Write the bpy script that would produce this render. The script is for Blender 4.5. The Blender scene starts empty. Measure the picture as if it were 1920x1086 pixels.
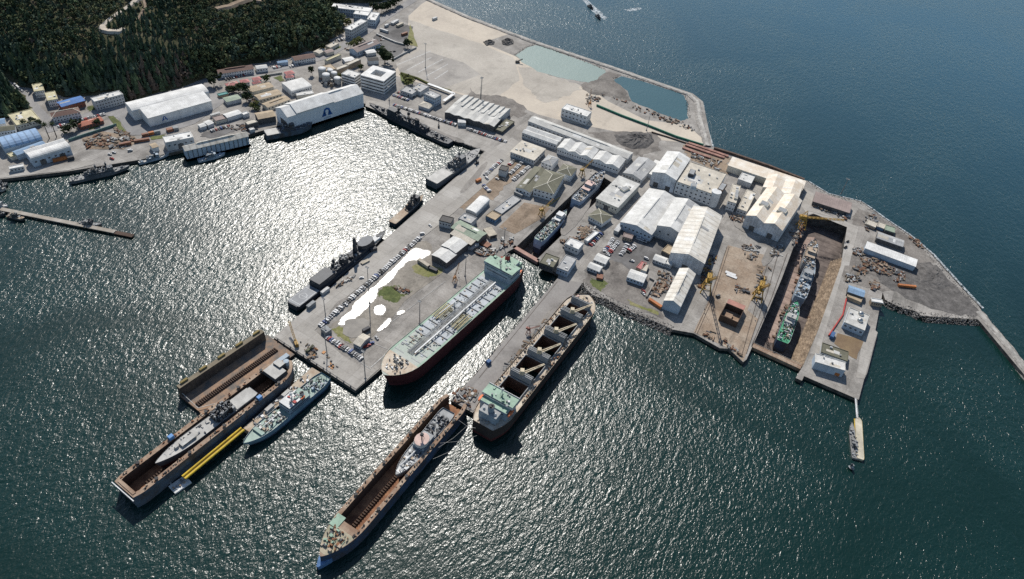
import bpy, math, random
import numpy as np
from mathutils import Vector, Matrix
from mathutils.geometry import tessellate_polygon
random.seed(7); rng = np.random.default_rng(7)
SC = bpy.context.scene; COL = SC.collection
R = math.radians; PI = math.pi
# ------------------------------------------------------------------ survey of the photograph (camera 440 m up)
H = 440.0; F = 1324.6; GZ = 3.5
def _rot(pitch, roll, head):
    ch, sh = math.cos(head), math.sin(head)
    fw = Vector((sh*math.cos(pitch), ch*math.cos(pitch), -math.sin(pitch)))
    rt = Vector((ch, -sh, 0)); dn = fw.cross(rt)
    return rt*math.cos(roll)+dn*math.sin(roll), dn*math.cos(roll)-rt*math.sin(roll), fw
CR, CD, CF = _rot(R(42.487), R(-7.003), R(-24.755))
def P(px, py, z=GZ):
    v = CR*(px-960)+CD*(py-543)+CF*F
    t = (z-H)/v.z
    return Vector((v.x*t, v.y*t, z))
def pix(p):
    v = Vector(p)-Vector((0, 0, H)); w = v.dot(CF)
    return 960+F*v.dot(CR)/w, 543+F*v.dot(CD)/w
TILE = {}
for k, x, y in (('a',0,0),('b',440,0),('c',880,0),('d',880,220),('e',1280,220),('g',0,180),('h',440,180),('i',500,440),('j',880,440),('k',1280,460),('l',1440,600)):
    TILE[k] = (x, y, 1862/480)
TILE['m'] = (190, 620, 1448/480); TILE['n'] = (560, 720, 1448/480)
for k, x, y in (('A',1500,520),('B',1200,270),('C',1340,290),('D',1140,380),('E',960,290),('F',500,140),('G',220,140),('H',880,680),('J',0,120),('K',380,80),('L',600,0),('N',680,130),('O',800,270),('Q',780,390),('R',1560,380),('S',500,560)):
    TILE[k] = (x, y, 1448/240)
TILE['p'] = (0, 0, 1.0)
def T(t, x, y, z=GZ):
    a = TILE[t]
    return P(a[0]+x/a[2], a[1]+y/a[2], z)
def TS(t, pts, z=GZ): return [T(t, x, y, z) for x, y in pts]
# ------------------------------------------------------------------ materials
MATS = {}
def mat(name, col, rough=.8, var=.25, scale=.15, metal=0, col2=None, amt=.5, stripe=None, bump=0, fine=1.5, spec=.3, joints=0, stain=0):
    """base colour broken up by two sizes of noise; col2 shows in weathered patches; stripe=(pitch, axis, depth)"""
    if name in MATS: return MATS[name]
    m = bpy.data.materials.new(name); m.use_nodes = True
    nt = m.node_tree; N = nt.nodes; Lk = nt.links
    b = N['Principled BSDF']; b.inputs['Roughness'].default_value = rough; b.inputs['Metallic'].default_value = metal
    b.inputs['Specular IOR Level'].default_value = spec
    tc = N.new('ShaderNodeTexCoord')
    n1 = N.new('ShaderNodeTexNoise'); n1.inputs['Scale'].default_value = scale; n1.inputs['Detail'].default_value = 6; n1.inputs['Roughness'].default_value = .65
    n2 = N.new('ShaderNodeTexNoise'); n2.inputs['Scale'].default_value = fine; n2.inputs['Detail'].default_value = 3
    Lk.new(tc.outputs['Object'], n1.inputs['Vector']); Lk.new(tc.outputs['Object'], n2.inputs['Vector'])
    c2 = col2 if col2 else tuple(c*.55 for c in col)
    r = N.new('ShaderNodeValToRGB'); r.color_ramp.elements[0].position = .5-amt*.2; r.color_ramp.elements[1].position = .5+(1-amt)*.35
    r.color_ramp.elements[0].color = (*c2, 1); r.color_ramp.elements[1].color = (*col, 1)
    Lk.new(n1.outputs['Fac'], r.inputs['Fac'])
    mx = N.new('ShaderNodeMix'); mx.data_type = 'RGBA'; mx.blend_type = 'MULTIPLY'; mx.inputs[0].default_value = 1
    r2 = N.new('ShaderNodeMapRange'); r2.inputs['From Min'].default_value = .25; r2.inputs['From Max'].default_value = .75
    r2.inputs['To Min'].default_value = 1-var; r2.inputs['To Max'].default_value = 1+var*.6
    Lk.new(n2.outputs['Fac'], r2.inputs['Value']); Lk.new(r.outputs['Color'], mx.inputs[6]); Lk.new(r2.outputs['Result'], mx.inputs[7])
    out = mx.outputs[2]
    if stripe:
        pitch, ax, dep = stripe
        sp = N.new('ShaderNodeSeparateXYZ'); Lk.new(tc.outputs['Object'], sp.inputs[0])
        md = N.new('ShaderNodeMath'); md.operation = 'PINGPONG'; md.inputs[1].default_value = pitch/2; Lk.new(sp.outputs[ax], md.inputs[0])
        mr = N.new('ShaderNodeMapRange'); mr.inputs['From Min'].default_value = 0; mr.inputs['From Max'].default_value = pitch*.16
        mr.inputs['To Min'].default_value = 1-dep; mr.inputs['To Max'].default_value = 1; Lk.new(md.outputs[0], mr.inputs['Value'])
        m2 = N.new('ShaderNodeMix'); m2.data_type = 'RGBA'; m2.blend_type = 'MULTIPLY'; m2.inputs[0].default_value = 1
        Lk.new(out, m2.inputs[6]); Lk.new(mr.outputs['Result'], m2.inputs[7]); out = m2.outputs[2]
    def mul(o, fac):
        m2 = N.new('ShaderNodeMix'); m2.data_type = 'RGBA'; m2.blend_type = 'MULTIPLY'; m2.inputs[0].default_value = 1
        Lk.new(o, m2.inputs[6]); Lk.new(fac, m2.inputs[7]); return m2.outputs[2]
    if joints:
        bk = N.new('ShaderNodeTexBrick'); bk.inputs['Scale'].default_value = 1; bk.inputs['Brick Width'].default_value = joints*1.6; bk.inputs['Row Height'].default_value = joints; bk.inputs['Mortar Size'].default_value = .22; bk.inputs['Mortar Smooth'].default_value = .5; bk.offset = .0
        bk.inputs['Color1'].default_value = (1,1,1,1); bk.inputs['Color2'].default_value = (.90,.895,.885,1); bk.inputs['Mortar'].default_value = (.72,.71,.7,1)
        mp = N.new('ShaderNodeMapping'); mp.inputs['Rotation'].default_value = (0, 0, R(2)); Lk.new(tc.outputs['Object'], mp.inputs[0]); Lk.new(mp.outputs[0], bk.inputs['Vector']); out = mul(out, bk.outputs['Color'])
    if stain:
        for sc_, lo, hi, rot, sx in ((.035, .52, .66, 0, 1), (.05, .56, .66, 20, .12), (.25, .63, .72, 0, 1)):
            n3 = N.new('ShaderNodeTexNoise'); n3.inputs['Scale'].default_value = sc_; n3.inputs['Detail'].default_value = 5; n3.inputs['Roughness'].default_value = .7
            mp = N.new('ShaderNodeMapping'); mp.inputs['Rotation'].default_value = (0, 0, R(rot)); mp.inputs['Scale'].default_value = (1, sx, 1); Lk.new(tc.outputs['Object'], mp.inputs[0]); Lk.new(mp.outputs[0], n3.inputs['Vector'])
            q = N.new('ShaderNodeMapRange'); q.inputs['From Min'].default_value = lo; q.inputs['From Max'].default_value = hi; q.inputs['To Min'].default_value = 1; q.inputs['To Max'].default_value = 1-stain; Lk.new(n3.outputs['Fac'], q.inputs['Value']); out = mul(out, q.outputs[0])
    Lk.new(out, b.inputs['Base Color'])
    if bump:
        bp = N.new('ShaderNodeBump'); bp.inputs['Strength'].default_value = 1; bp.inputs['Distance'].default_value = bump
        Lk.new(n2.outputs['Fac'], bp.inputs['Height']); Lk.new(bp.outputs['Normal'], b.inputs['Normal'])
    MATS[name] = m
    return m
# ------------------------------------------------------------------ mesh builder
class MB:
    def __init__(s): s.v = []; s.f = []; s.m = []
    def add(s, vs, fs, m=0):
        o = len(s.v); s.v += [tuple(v) for v in vs]; s.f += [tuple(i+o for i in f) for f in fs]; s.m += [m]*len(fs); return s
    def box(s, x, y, z, sx, sy, sz, rz=0, m=0, top=1.0, top_m=None):
        """x,y centre, z bottom"""
        c, n = math.cos(rz), math.sin(rz); vs = []
        for k, (zz, q) in enumerate(((z, 1), (z+sz, top))):
            for dx, dy in ((-1,-1),(1,-1),(1,1),(-1,1)):
                a, b = dx*sx/2*q, dy*sy/2*q
                vs.append((x+a*c-b*n, y+a*n+b*c, zz))
        s.add(vs, [(3,2,1,0),(0,1,5,4),(1,2,6,5),(2,3,7,6),(3,0,4,7)], m)
        return s.add(vs[4:], [(0,1,2,3)], m if top_m is None else top_m)
    def prism(s, poly, z0, z1, m=0, top_m=None, bottom=True):
        n = len(poly); A = sum(poly[i][0]*poly[(i+1)%n][1]-poly[(i+1)%n][0]*poly[i][1] for i in range(n))
        if A < 0: poly = poly[::-1]
        lo = [(p[0], p[1], z0) for p in poly]; hi = [(p[0], p[1], z1) for p in poly]
        s.add(lo+hi, [(i, (i+1) % n, n+(i+1) % n, n+i) for i in range(n)], m)
        tri = tessellate_polygon([[Vector((p[0], p[1], 0)) for p in poly]])
        tm = m if top_m is None else top_m
        fs = []
        for a, b, c in tri:
            cr = (poly[b][0]-poly[a][0])*(poly[c][1]-poly[a][1])-(poly[b][1]-poly[a][1])*(poly[c][0]-poly[a][0])
            fs.append((a, b, c) if cr > 0 else (c, b, a))
        s.add(hi, fs, tm)
        if bottom: s.add(lo, [f[::-1] for f in fs], m)
        return s
    def tube(s, p0, p1, r0, r1=None, n=8, m=0, caps=True):
        r1 = r0 if r1 is None else r1
        a, b = Vector(p0), Vector(p1); d = (b-a)
        if d.length < 1e-6: return s
        d.normalize(); u = d.orthogonal().normalized(); w = d.cross(u); vs = []
        for c, r in ((a, r0), (b, r1)):
            for k in range(n):
                t = 2*PI*k/n; vs.append(c+u*(r*math.cos(t))+w*(r*math.sin(t)))
        fs = [(k, (k+1) % n, n+(k+1) % n, n+k) for k in range(n)]
        if caps: fs += [tuple(range(n))[::-1], tuple(range(n, 2*n))]
        return s.add(vs, fs, m)
    def beam(s, p0, p1, w, h=None, m=0):
        h = w if h is None else h
        a, b = Vector(p0), Vector(p1); d = (b-a)
        if d.length < 1e-6: return s
        d.normalize(); up = Vector((0,0,1)) if abs(d.z) < .95 else Vector((1,0,0))
        u = d.cross(up).normalized(); w2 = u.cross(d)
        vs = [c+u*(i*w/2)+w2*(j*h/2) for c in (a, b) for i, j in ((-1,-1),(1,-1),(1,1),(-1,1))]
        return s.add(vs, [(0,1,5,4),(1,2,6,5),(2,3,7,6),(3,0,4,7),(3,2,1,0),(4,5,6,7)], m)
    def dome(s, x, y, z, r, hz=None, m=0, n=10, k=4):
        hz = r if hz is None else hz; vs = []; fs = []
        for j in range(k+1):
            a = PI/2*j/k
            for i in range(n):
                t = 2*PI*i/n; vs.append((x+r*math.cos(a)*math.cos(t), y+r*math.cos(a)*math.sin(t), z+hz*math.sin(a)))
        for j in range(k):
            for i in range(n): fs.append((j*n+i, j*n+(i+1) % n, (j+1)*n+(i+1) % n, (j+1)*n+i))
        return s.add(vs, fs, m)
    def loft(s, secs, m=0, closed=False, mfun=None):
        n = len(secs[0]); vs = [p for q in secs for p in q]; o = len(s.v); s.v += [tuple(v) for v in vs]
        for i in range(len(secs)-1):
            for j in range(n if closed else n-1):
                k = (j+1) % n
                s.f.append((o+i*n+j, o+(i+1)*n+j, o+(i+1)*n+k, o+i*n+k)); s.m.append(mfun(i, j) if mfun else m)
        return s
    def build(s, name, mats, parent=None, loc=None, rz=0, smooth=False):
        me = bpy.data.meshes.new(name); me.from_pydata(s.v, [], s.f)
        for q in (mats if isinstance(mats, (list, tuple)) else [mats]): me.materials.append(q)
        if len(me.materials) > 1: me.polygons.foreach_set('material_index', s.m)
        if smooth: me.polygons.foreach_set('use_smooth', [True]*len(s.f))
        me.update()
        return link(name, me, parent, loc, rz)
def link(name, me, parent=None, loc=None, rz=0):
    o = bpy.data.objects.new(name, me); COL.objects.link(o)
    if parent: o.parent = parent
    if loc is not None: o.location = loc
    if rz: o.rotation_euler = (0, 0, rz)
    return o
def tag(o, label=None, cat=None, group=None, kind=None):
    if label: o['label'] = label
    if cat: o['category'] = cat
    if group: o['group'] = group
    if kind: o['kind'] = kind
    return o
def thing(name, label, cat, loc, rz=0, group=None):
    o = bpy.data.objects.new(name, None); COL.objects.link(o); o.empty_display_size = .5
    o.location = loc; o.rotation_euler = (0, 0, rz)
    return tag(o, label, cat, group)
def kids(o): return [c for c in bpy.data.objects if c.parent == o]
def dup(o, loc, rz, label, group=None, sc=None):
    """copy of a thing with copies of its parts and their sub-parts"""
    r = o.copy(); COL.objects.link(r); r.location = loc; r.rotation_euler = (0, 0, rz); r['label'] = label
    if group: r['group'] = group
    if sc: r.scale = (sc, sc, sc) if not isinstance(sc, (tuple, list)) else sc
    for ch in o.children:
        c = ch.copy(); COL.objects.link(c); c.parent = r
        for g in ch.children:
            d = g.copy(); COL.objects.link(d); d.parent = c
    return r
def struct(name, mb, mats, kind='structure', **k):
    o = mb.build(name, mats, **k); o['kind'] = kind; return o
ORD = ['zeroth','first','second','third','fourth','fifth','sixth','seventh','eighth','ninth','tenth','eleventh','twelfth','thirteenth','fourteenth','fifteenth','sixteenth','seventeenth','eighteenth','nineteenth']
TENS = {20:'twent',30:'thirt',40:'fort',50:'fift',60:'sixt',70:'sevent'}
def ordinal(n):
    if n < 20: return ORD[n]
    t = TENS[n//10*10]
    return t+'ieth' if n % 10 == 0 else t+'y-'+ORD[n % 10]
WAVE = .95; SROUGH = .26; SSPEC = .62; SUN_E = 3.9; SKY_E = .08; EXPO = .52; HAZE = 0
# ------------------------------------------------------------------ palette
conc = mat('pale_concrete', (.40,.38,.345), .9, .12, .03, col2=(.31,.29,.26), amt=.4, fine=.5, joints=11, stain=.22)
concd = mat('worn_concrete', (.34,.32,.29), .9, .18, .05, col2=(.22,.205,.185), amt=.5, fine=.8, joints=14, stain=.3)
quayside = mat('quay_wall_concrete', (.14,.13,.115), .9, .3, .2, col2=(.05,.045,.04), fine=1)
asph = mat('asphalt', (.16,.155,.15), .9, .15, .04, col2=(.10,.095,.09), fine=1, stain=.35)
road_m = mat('grey_road_asphalt', (.27,.26,.25), .9, .1, .03, col2=(.2,.195,.19), fine=.6, stain=.2)
dirt = mat('grey_dirt', (.235,.215,.19), .95, .3, .05, col2=(.15,.135,.12), fine=.7, stain=.4)
brown = mat('brown_dirt', (.30,.235,.175), .95, .25, .06, col2=(.2,.15,.105), fine=.6, stain=.35)
sand = mat('pale_sand', (.50,.44,.355), .95, .08, .012, col2=(.41,.36,.295), amt=.5, fine=.3, stain=.12)
sandg = mat('grey_gravel', (.425,.39,.335), .95, .1, .012, col2=(.34,.31,.265), amt=.5, fine=.35, stain=.18)
rust_pad = mat('rusty_tan_pad', (.37,.305,.235), .9, .25, .06, col2=(.26,.195,.14), amt=.5, fine=.6, stain=.35, joints=16)
grass = mat('rough_grass', (.15,.16,.06), .95, .4, .12, col2=(.075,.095,.03), fine=.9, stain=.3)
moss = mat('mossy_ground', (.22,.2,.1), .95, .3, .08, col2=(.13,.14,.04), amt=.6, fine=.5)
rock = mat('grey_rock', (.22,.205,.185), .95, .45, .3, col2=(.09,.082,.073), fine=1.2)
rockl = mat('pale_rock_armour', (.36,.34,.31), .95, .4, .3, col2=(.2,.185,.165), fine=1.2)
coal = mat('dark_spoil', (.15,.14,.13), .95, .4, .2, col2=(.08,.075,.07), fine=1)
paint_w = mat('road_paint_white', (.52,.51,.48), .8, .2, .3)
# ------------------------------------------------------------------ sea
def water(name, deep, shallow=None, wave=1.0, rough=.2, north_col=None):
    m = bpy.data.materials.new(name); m.use_nodes = True; nt = m.node_tree; N = nt.nodes; Lk = nt.links
    b = N['Principled BSDF']; b.inputs['IOR'].default_value = 1.33; b.inputs['Specular IOR Level'].default_value = SSPEC
    tc = N.new('ShaderNodeTexCoord')
    big = N.new('ShaderNodeTexNoise'); big.inputs['Scale'].default_value = .006; big.inputs['Detail'].default_value = 5; big.inputs['Distortion'].default_value = 1.2
    Lk.new(tc.outputs['Object'], big.inputs['Vector'])
    cr = N.new('ShaderNodeValToRGB'); cr.color_ramp.elements[0].position = .35; cr.color_ramp.elements[1].position = .7
    cr.color_ramp.elements[0].color = (*deep, 1); cr.color_ramp.elements[1].color = (*(shallow or tuple(c*1.25 for c in deep)), 1)
    Lk.new(big.outputs['Fac'], cr.inputs['Fac'])
    # base colour shifts from green to bluer towards the north
    sx = N.new('ShaderNodeSeparateXYZ'); Lk.new(tc.outputs['Object'], sx.inputs[0]); yr = N.new('ShaderNodeMapRange'); yr.inputs['From Min'].default_value = 600; yr.inputs['From Max'].default_value = 1400
    Lk.new(sx.outputs[1], yr.inputs['Value']); mo = N.new('ShaderNodeMix'); mo.data_type = 'RGBA'; Lk.new(yr.outputs[0], mo.inputs[0]); Lk.new(cr.outputs['Color'], mo.inputs[6]); mo.inputs[7].default_value = (*(north_col or shallow or deep), 1); Lk.new(mo.outputs[2], b.inputs['Base Color'])
    mp = N.new('ShaderNodeMapping'); mp.inputs['Rotation'].default_value = (0, 0, R(35)); mp.inputs['Scale'].default_value = (1, .55, 1)
    Lk.new(tc.outputs['Object'], mp.inputs['Vector'])
    prev = None
    mr = N.new('ShaderNodeMapRange'); mr.inputs['From Min'].default_value = .35; mr.inputs['From Max'].default_value = .62; mr.inputs['To Min'].default_value = .55; mr.inputs['To Max'].default_value = 1.05
    Lk.new(big.outputs['Fac'], mr.inputs['Value'])
    for sc, dist, det in ((.20, .80, 2), (.50, .50, 2), (1.3, .20, 1)):
        n = N.new('ShaderNodeTexNoise'); n.inputs['Scale'].default_value = sc; n.inputs['Detail'].default_value = det; n.inputs['Distortion'].default_value = .6
        Lk.new(mp.outputs[0], n.inputs['Vector'])
        bp = N.new('ShaderNodeBump'); bp.inputs['Distance'].default_value = dist*wave
        Lk.new(mr.outputs[0], bp.inputs['Strength'])
        Lk.new(n.outputs['Fac'], bp.inputs['Height'])
        if prev: Lk.new(prev.outputs['Normal'], bp.inputs['Normal'])
        prev = bp
    Lk.new(prev.outputs['Normal'], b.inputs['Normal'])
    b.inputs['Roughness'].default_value = rough
    return m
sea_m = water('sea_water', (.002,.016,.0125), (.003,.022,.019), WAVE, SROUGH, (.008,.055,.085))
# ------------------------------------------------------------------ land (quays, piers, dry docks as notches)
def px(pts, z=GZ): return [P(x, y, z) for x, y in pts]
D1 = dict(l=[(952,471.5),(1071,366),(1117,323)], r=[(1047.6,514.8),(1100,398),(1150,343)])
dock1_l0, dock1_l1 = P(966.6,464), P(1117,323); dock1_r0, dock1_r1 = P(1006,487), P(1152,345)
dock2 = TS('k', [(515,718),(620,482),(725,232)])+TS('e', [(868,775),(905,716),(950,703),(1165,768),(1198,792),(1200,815)])+TS('k', [(1190,75),(1010,560),(880,868)])
outline = px([(-260,372),(0,336),(129,321),(263,299.5),(343,281),(374,266),(461,254),(497,243.5),(522,236),(600,210),(683,194),(707,206),(908.5,284.5),
              (513,633),(666.5,732.5),(715.5,691),(953,471.5)])
outline += [dock1_l0, dock1_l1, dock1_r1, dock1_r0]
outline += px([(1047.6,515),(1046,521),(885,708),(845.5,751),(886.5,774),(1000,652),(1094,529)])
outline += TS('j', [(840,385),(905,445),(1000,470),(1120,540),(1250,590),(1390,650),(1480,690)])+TS('k', [(80,640),(270,748),(335,752),(440,850),(465,830)])
outline += dock2
outline += TS('k', [(822,965),(868,985)])+TS('l', [(262,408),(660,580),(700,430)])+TS('A', [(760,1085),(880,622),(852,604),(935,170)])
outline += TS('A', [(965,255),(1110,330),(1300,380)])+px([(1728,592),(1790,596),(1834,599),(1920,702),(2100,930),(2110,915),(1925,688),(1845,590),(1835,574)])
outline += TS('R', [(1448,945),(1100,560),(850,350),(620,200),(400,40)])+TS('e', [(1300,615),(1060,558),(900,462),(360,258),(215,215)])
outline += TS('c', [(1700,740),(1625,680),(1000,470),(480,300),(0,120)])+px([(801,0),(740,-24),(560,-120),(-200,-260),(-900,-150),(-700,200)])
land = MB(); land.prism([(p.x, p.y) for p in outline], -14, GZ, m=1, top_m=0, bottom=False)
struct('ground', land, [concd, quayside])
# the sea is open where the dry docks are pumped out
D1P = [dock1_l0, dock1_l1, dock1_r1, dock1_r0]; gate2 = TS('k', [(515,716),(884,872)]); D2P = dock2
hole = lambda pts: [Vector((p.x, p.y, 0)) for p in pts]
FL = -11.0
rings = [[Vector((-6000,-3000,0)),Vector((6000,-3000,0)),Vector((6000,9000,0)),Vector((-6000,9000,0))], hole(D1P), hole(D2P)]
vs = [tuple(v) for q in rings for v in q]; g = MB(); fs = []
for a, b, c in tessellate_polygon(rings):
    cr = (vs[b][0]-vs[a][0])*(vs[c][1]-vs[a][1])-(vs[b][1]-vs[a][1])*(vs[c][0]-vs[a][0]); fs.append((a, b, c) if cr > 0 else (c, b, a))
g.add(vs, fs); struct('sea', g, sea_m)
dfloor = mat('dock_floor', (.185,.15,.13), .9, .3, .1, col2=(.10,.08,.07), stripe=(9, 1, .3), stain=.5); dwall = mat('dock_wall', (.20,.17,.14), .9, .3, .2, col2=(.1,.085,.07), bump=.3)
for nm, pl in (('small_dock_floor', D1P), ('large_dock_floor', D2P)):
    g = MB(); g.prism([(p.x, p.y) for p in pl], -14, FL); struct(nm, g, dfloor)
lit = mat('sunlit_dock_floor', (.37,.285,.235), .9, .25, .1, col2=(.25,.18,.15), stripe=(11, 1, .35), stain=.35)  # sunlight on the dock floor, painted as a paler strip
g = MB(); g.add([tuple(TS('k', [q], FL+.02)[0]) for q in ((612,706),(690,712),(772,480),(838,300),(935,40),(960,-60),(905,-60),(850,40),(755,290),(690,480))], [(0,1,2,9),(2,3,8,9),(3,4,7,8),(4,5,6,7)]); struct('sunlit_floor_strip', g, lit)
# stepped altars on the sunlit side of the large dock
ra = TS('k', [(884,872),(1010,560),(1190,75)])
alt = mat('dock_altar_earth', (.36,.275,.19), .95, .45, .25, col2=(.15,.11,.075), fine=1.1, stain=.4)
for k in range(6):
    w = 11-1.8*k; z1 = -9+2*k; L_ = []; R_ = []
    for i, p in enumerate(ra):
        dd = ra[min(i+1, 2)]-ra[max(i-1, 0)]; dd.normalize(); n = Vector((-dd.y, dd.x, 0)); L_.append(p+n*w); R_.append(p+n*.05)
    g = MB(); pl = L_+R_[::-1]; g.prism([(p.x, p.y) for p in pl], FL if k == 0 else z1-2, z1, bottom=False); struct('dock_altar', g, alt)
LAYER = [0]
def patch(name, pts, m, dz=None):
    """a flat sheet of another surface on the ground"""
    LAYER[0] += 1; z = GZ+(dz if dz else .02+.004*LAYER[0]); g = MB()
    pts = [(p.x, p.y) for p in pts]
    n = len(pts); A = sum(pts[i][0]*pts[(i+1)%n][1]-pts[(i+1)%n][0]*pts[i][1] for i in range(n))
    if A < 0: pts = pts[::-1]
    tri = tessellate_polygon([[Vector((x, y, 0)) for x, y in pts]])
    fs = []
    for a, b, c in tri:
        cr = (pts[b][0]-pts[a][0])*(pts[c][1]-pts[a][1])-(pts[b][1]-pts[a][1])*(pts[c][0]-pts[a][0])
        fs.append((a, b, c) if cr > 0 else (c, b, a))
    g.add([(x, y, z) for x, y in pts], fs)
    return struct(name, g, m)
def rag(pts, amp=1.5, sub=5):
    """roughen an outline so that its edge is natural"""
    out = []; n = len(pts)
    for i in range(n):
        a, b = pts[i], pts[(i+1) % n]
        for k in range(sub):
            p = a.lerp(b, k/sub)
            if k or True: p = p+Vector((random.uniform(-amp, amp), random.uniform(-amp, amp), 0))
            out.append(p)
    return out
def soft(pts, it=3, amp=.5):
    for k in range(it):
        out = []; n = len(pts)
        for i in range(n): a, b = pts[i], pts[(i+1) % n]; j = Vector((random.uniform(-amp, amp), random.uniform(-amp, amp), 0)); out += [a.lerp(b, .25)+j, a.lerp(b, .75)]
        pts = out; amp *= .6
    return pts
def puddle(pts):
    pts = soft(pts, 2, .9); pts = rag(pts, .45, 2); n = len(pts); c = sum(pts, Vector())/n
    A = sum(pts[i].x*pts[(i+1)%n].y-pts[(i+1)%n].x*pts[i].y for i in range(n)); sg = 1 if A > 0 else -1; out = []
    for i, p in enumerate(pts):
        d = pts[(i+2) % n]-pts[i-2]; d.normalize(); out.append(p+Vector((d.y, -d.x, 0))*sg*random.uniform(.7, 1.9))
    patch('damp_margin', out, damp_m); patch('puddle', pts, pud)
damp_m = mat('damp_dirt', (.15,.135,.115), .55, .3, .15, stain=.3)
def strip(name, pts, w, m, z=None):
    """a ribbon of width w along a line of points"""
    L = []; Rr = []
    for i, p in enumerate(pts):
        d = (pts[min(i+1, len(pts)-1)]-pts[max(i-1, 0)]); d.z = 0; d.normalize(); n = Vector((-d.y, d.x, 0))
        L.append(p+n*w/2); Rr.append(p-n*w/2)
    return patch(name, L+Rr[::-1], m, z)
# reclaimed land in the north
patch('sand_flat', px([(800,2),(884,34),(960,62),(905,80),(965,105),(1040,150),(1105,165),(1140,190),(1210,225),(1290,235),(1330,272),(1230,262),(1060,228),(1010,215),(955,192),(880,182),(800,160),(735,140),(765,100),(790,70),(765,60),(766,30),(790,8)]), sand)
patch('gravel_flat', rag(px([(768,36),(800,48),(900,82),(965,108),(975,150),(930,185),(880,178),(760,142),(742,118),(770,92),(780,70),(764,55)]), 2, 4), sandg)
patch('marshalling_yard', px([(742,118),(790,93),(870,118),(902,140),(830,166),(752,140)]), mat('worn_yard_asphalt', (.36,.335,.295), .9, .12, .03, col2=(.27,.25,.225), fine=.6, stain=.25))
patch('marshalling_lot', px([(700,70),(735,40),(775,50),(772,60),(765,85),(742,112),(700,98)]), asph)
for a, b in (((862,740),(1250,580)),((985,792),(1260,650)),((1110,820),(1390,668)),((1195,865),(1448,725)),((1300,895),(1448,800))):
    strip('lane_line', TS('L', [a, b]), 1.6, paint_w)
patch('dark_gravel', rag(TS('c', [(0,640),(60,690),(180,690),(330,720),(420,790),(400,850),(280,850),(120,790),(0,760)]), 3), dirt)
patch('stained_gravel', rag(TS('c', [(330,480),(460,500),(600,560),(760,600),(820,640),(700,700),(640,740),(520,740),(420,640)]), 4), sandg)
patch('bund_track', rag(TS('c', [(820,610),(1000,520),(1110,545),(1060,580),(1150,670),(1180,745),(1090,720),(870,680),(820,650)]), 2), dirt)
patch('spoil_ground', rag(TS('d', [(880,110),(1010,100),(1330,110),(1400,170),(1380,240),(1240,290),(1190,260),(1130,220),(1000,180),(900,140)]), 3), dirt)
pond_m = water('pond_water', (.17,.22,.19), (.24,.29,.25), .35, .28)
pond2_m = water('pond_water_dark', (.03,.075,.085), (.04,.09,.1), .3, .25)
pond_pts = TS('c', [(338,405),(420,345),(480,328),(560,345),(700,400),(860,455),(985,508),(990,530),(930,575),(870,600),(780,590),(640,560),(500,520),(380,450)])
patch('pond', rag(pond_pts, 1.2, 4), pond_m)
patch('lagoon', rag(TS('c', [(1045,580),(1110,553),(1300,603),(1480,663),(1565,693),(1588,760),(1590,860),(1540,880),(1400,830),(1260,770),(1180,740),(1150,660)]), 1.2, 4), pond2_m)
# yard surfaces
patch('scrap_ground', rag(TS('k', [(1230,0),(1440,90),(1640,180),(1730,250),(1760,330),(1700,350),(1440,330),(1180,260),(1150,210)]), 2), dirt)
patch('headland_ground', rag(TS('p', [(1650,475),(1722,470),(1790,536),(1832,578),(1834,592),(1780,590),(1700,560),(1650,530),(1640,500)]), 2), coal)
patch('headland_top', rag(TS('e', [(1270,660),(1400,710),(1560,800),(1740,960),(1860,1060),(1700,1060),(1420,830),(1240,780),(1240,720)]), 1.5), dirt)
patch('car_park', TS('d', [(1060,860),(1100,800),(1360,880),(1420,900),(1480,960),(1340,1030),(1300,1085)])+TS('j', [(1300,330),(1130,430),(940,350),(835,260)]), asph)
patch('stained_yard', rag(TS('j', [(860,270),(1040,180),(1190,260),(1320,330),(1290,440),(1400,520),(1400,620),(1150,510),(900,390),(830,350)]), 2), dirt)
patch('grass_verge', rag(TS('j', [(880,320),(1000,340),(1010,360),(960,410),(890,370)]), 1.5), grass)
patch('grass_verge', rag(TS('j', [(1150,470),(1240,520),(1380,560),(1370,590),(1180,510)]), 1.2), moss)
patch('building_pad', TS('k', [(330,0),(615,75),(620,120),(470,470),(550,540),(440,845),(335,750),(80,632),(190,400)]), rust_pad)
patch('quay_road', TS('k', [(1195,30),(1210,40),(990,790),(925,790),(1150,150)]), conc)
patch('quay_road', TS('l', [(780,75),(795,90),(700,430),(640,420),(690,120)])+TS('A', [(830,610)]), conc)
patch('concrete_road', TS('e', [(895,520),(960,560),(930,660),(1190,760),(1280,800),(1210,1080),(1150,1080),(1195,800),(950,700),(905,710),(860,640)]), conc)
patch('muddy_basin', rag(TS('l', [(505,95),(690,150),(640,290),(560,240),(480,175)]), .8, 3), mat('brown_mud', (.2,.14,.075), .5, .2, .1, col2=(.15,.1,.055)))
patch('rail_ground', rag(TS('e', [(0,200),(150,210),(350,300),(330,340),(420,400),(300,420),(60,310),(20,260)]), 2), brown)
patch('scrap_store_ground', TS('d', [(215,800),(400,620),(590,660),(520,740),(330,850)]), brown)
patch('lot_ground', rag(TS('O', [(560,500),(870,180),(1000,190),(1180,270),(880,480),(760,640),(640,580),(430,740),(300,700),(380,560)]), 1.5), brown)
patch('central_ground', soft(TS('i', [(1120,30),(1210,80),(1200,140),(1330,190),(1320,250),(1090,420),(880,620),(720,800),(620,820),(450,690),(520,610),(600,540),(830,330),(1010,150)]), 2, 2), mat('warm_grey_dirt', (.30,.27,.225), .95, .25, .05, col2=(.2,.18,.15), fine=.7, stain=.35))
patch('moss_patch', rag(soft(TS('i', [(830,400),(900,370),(980,380),(1050,410),(1000,460),(930,500),(850,480),(810,440)]), 2, 2.5), 1.2, 2), grass)
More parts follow.
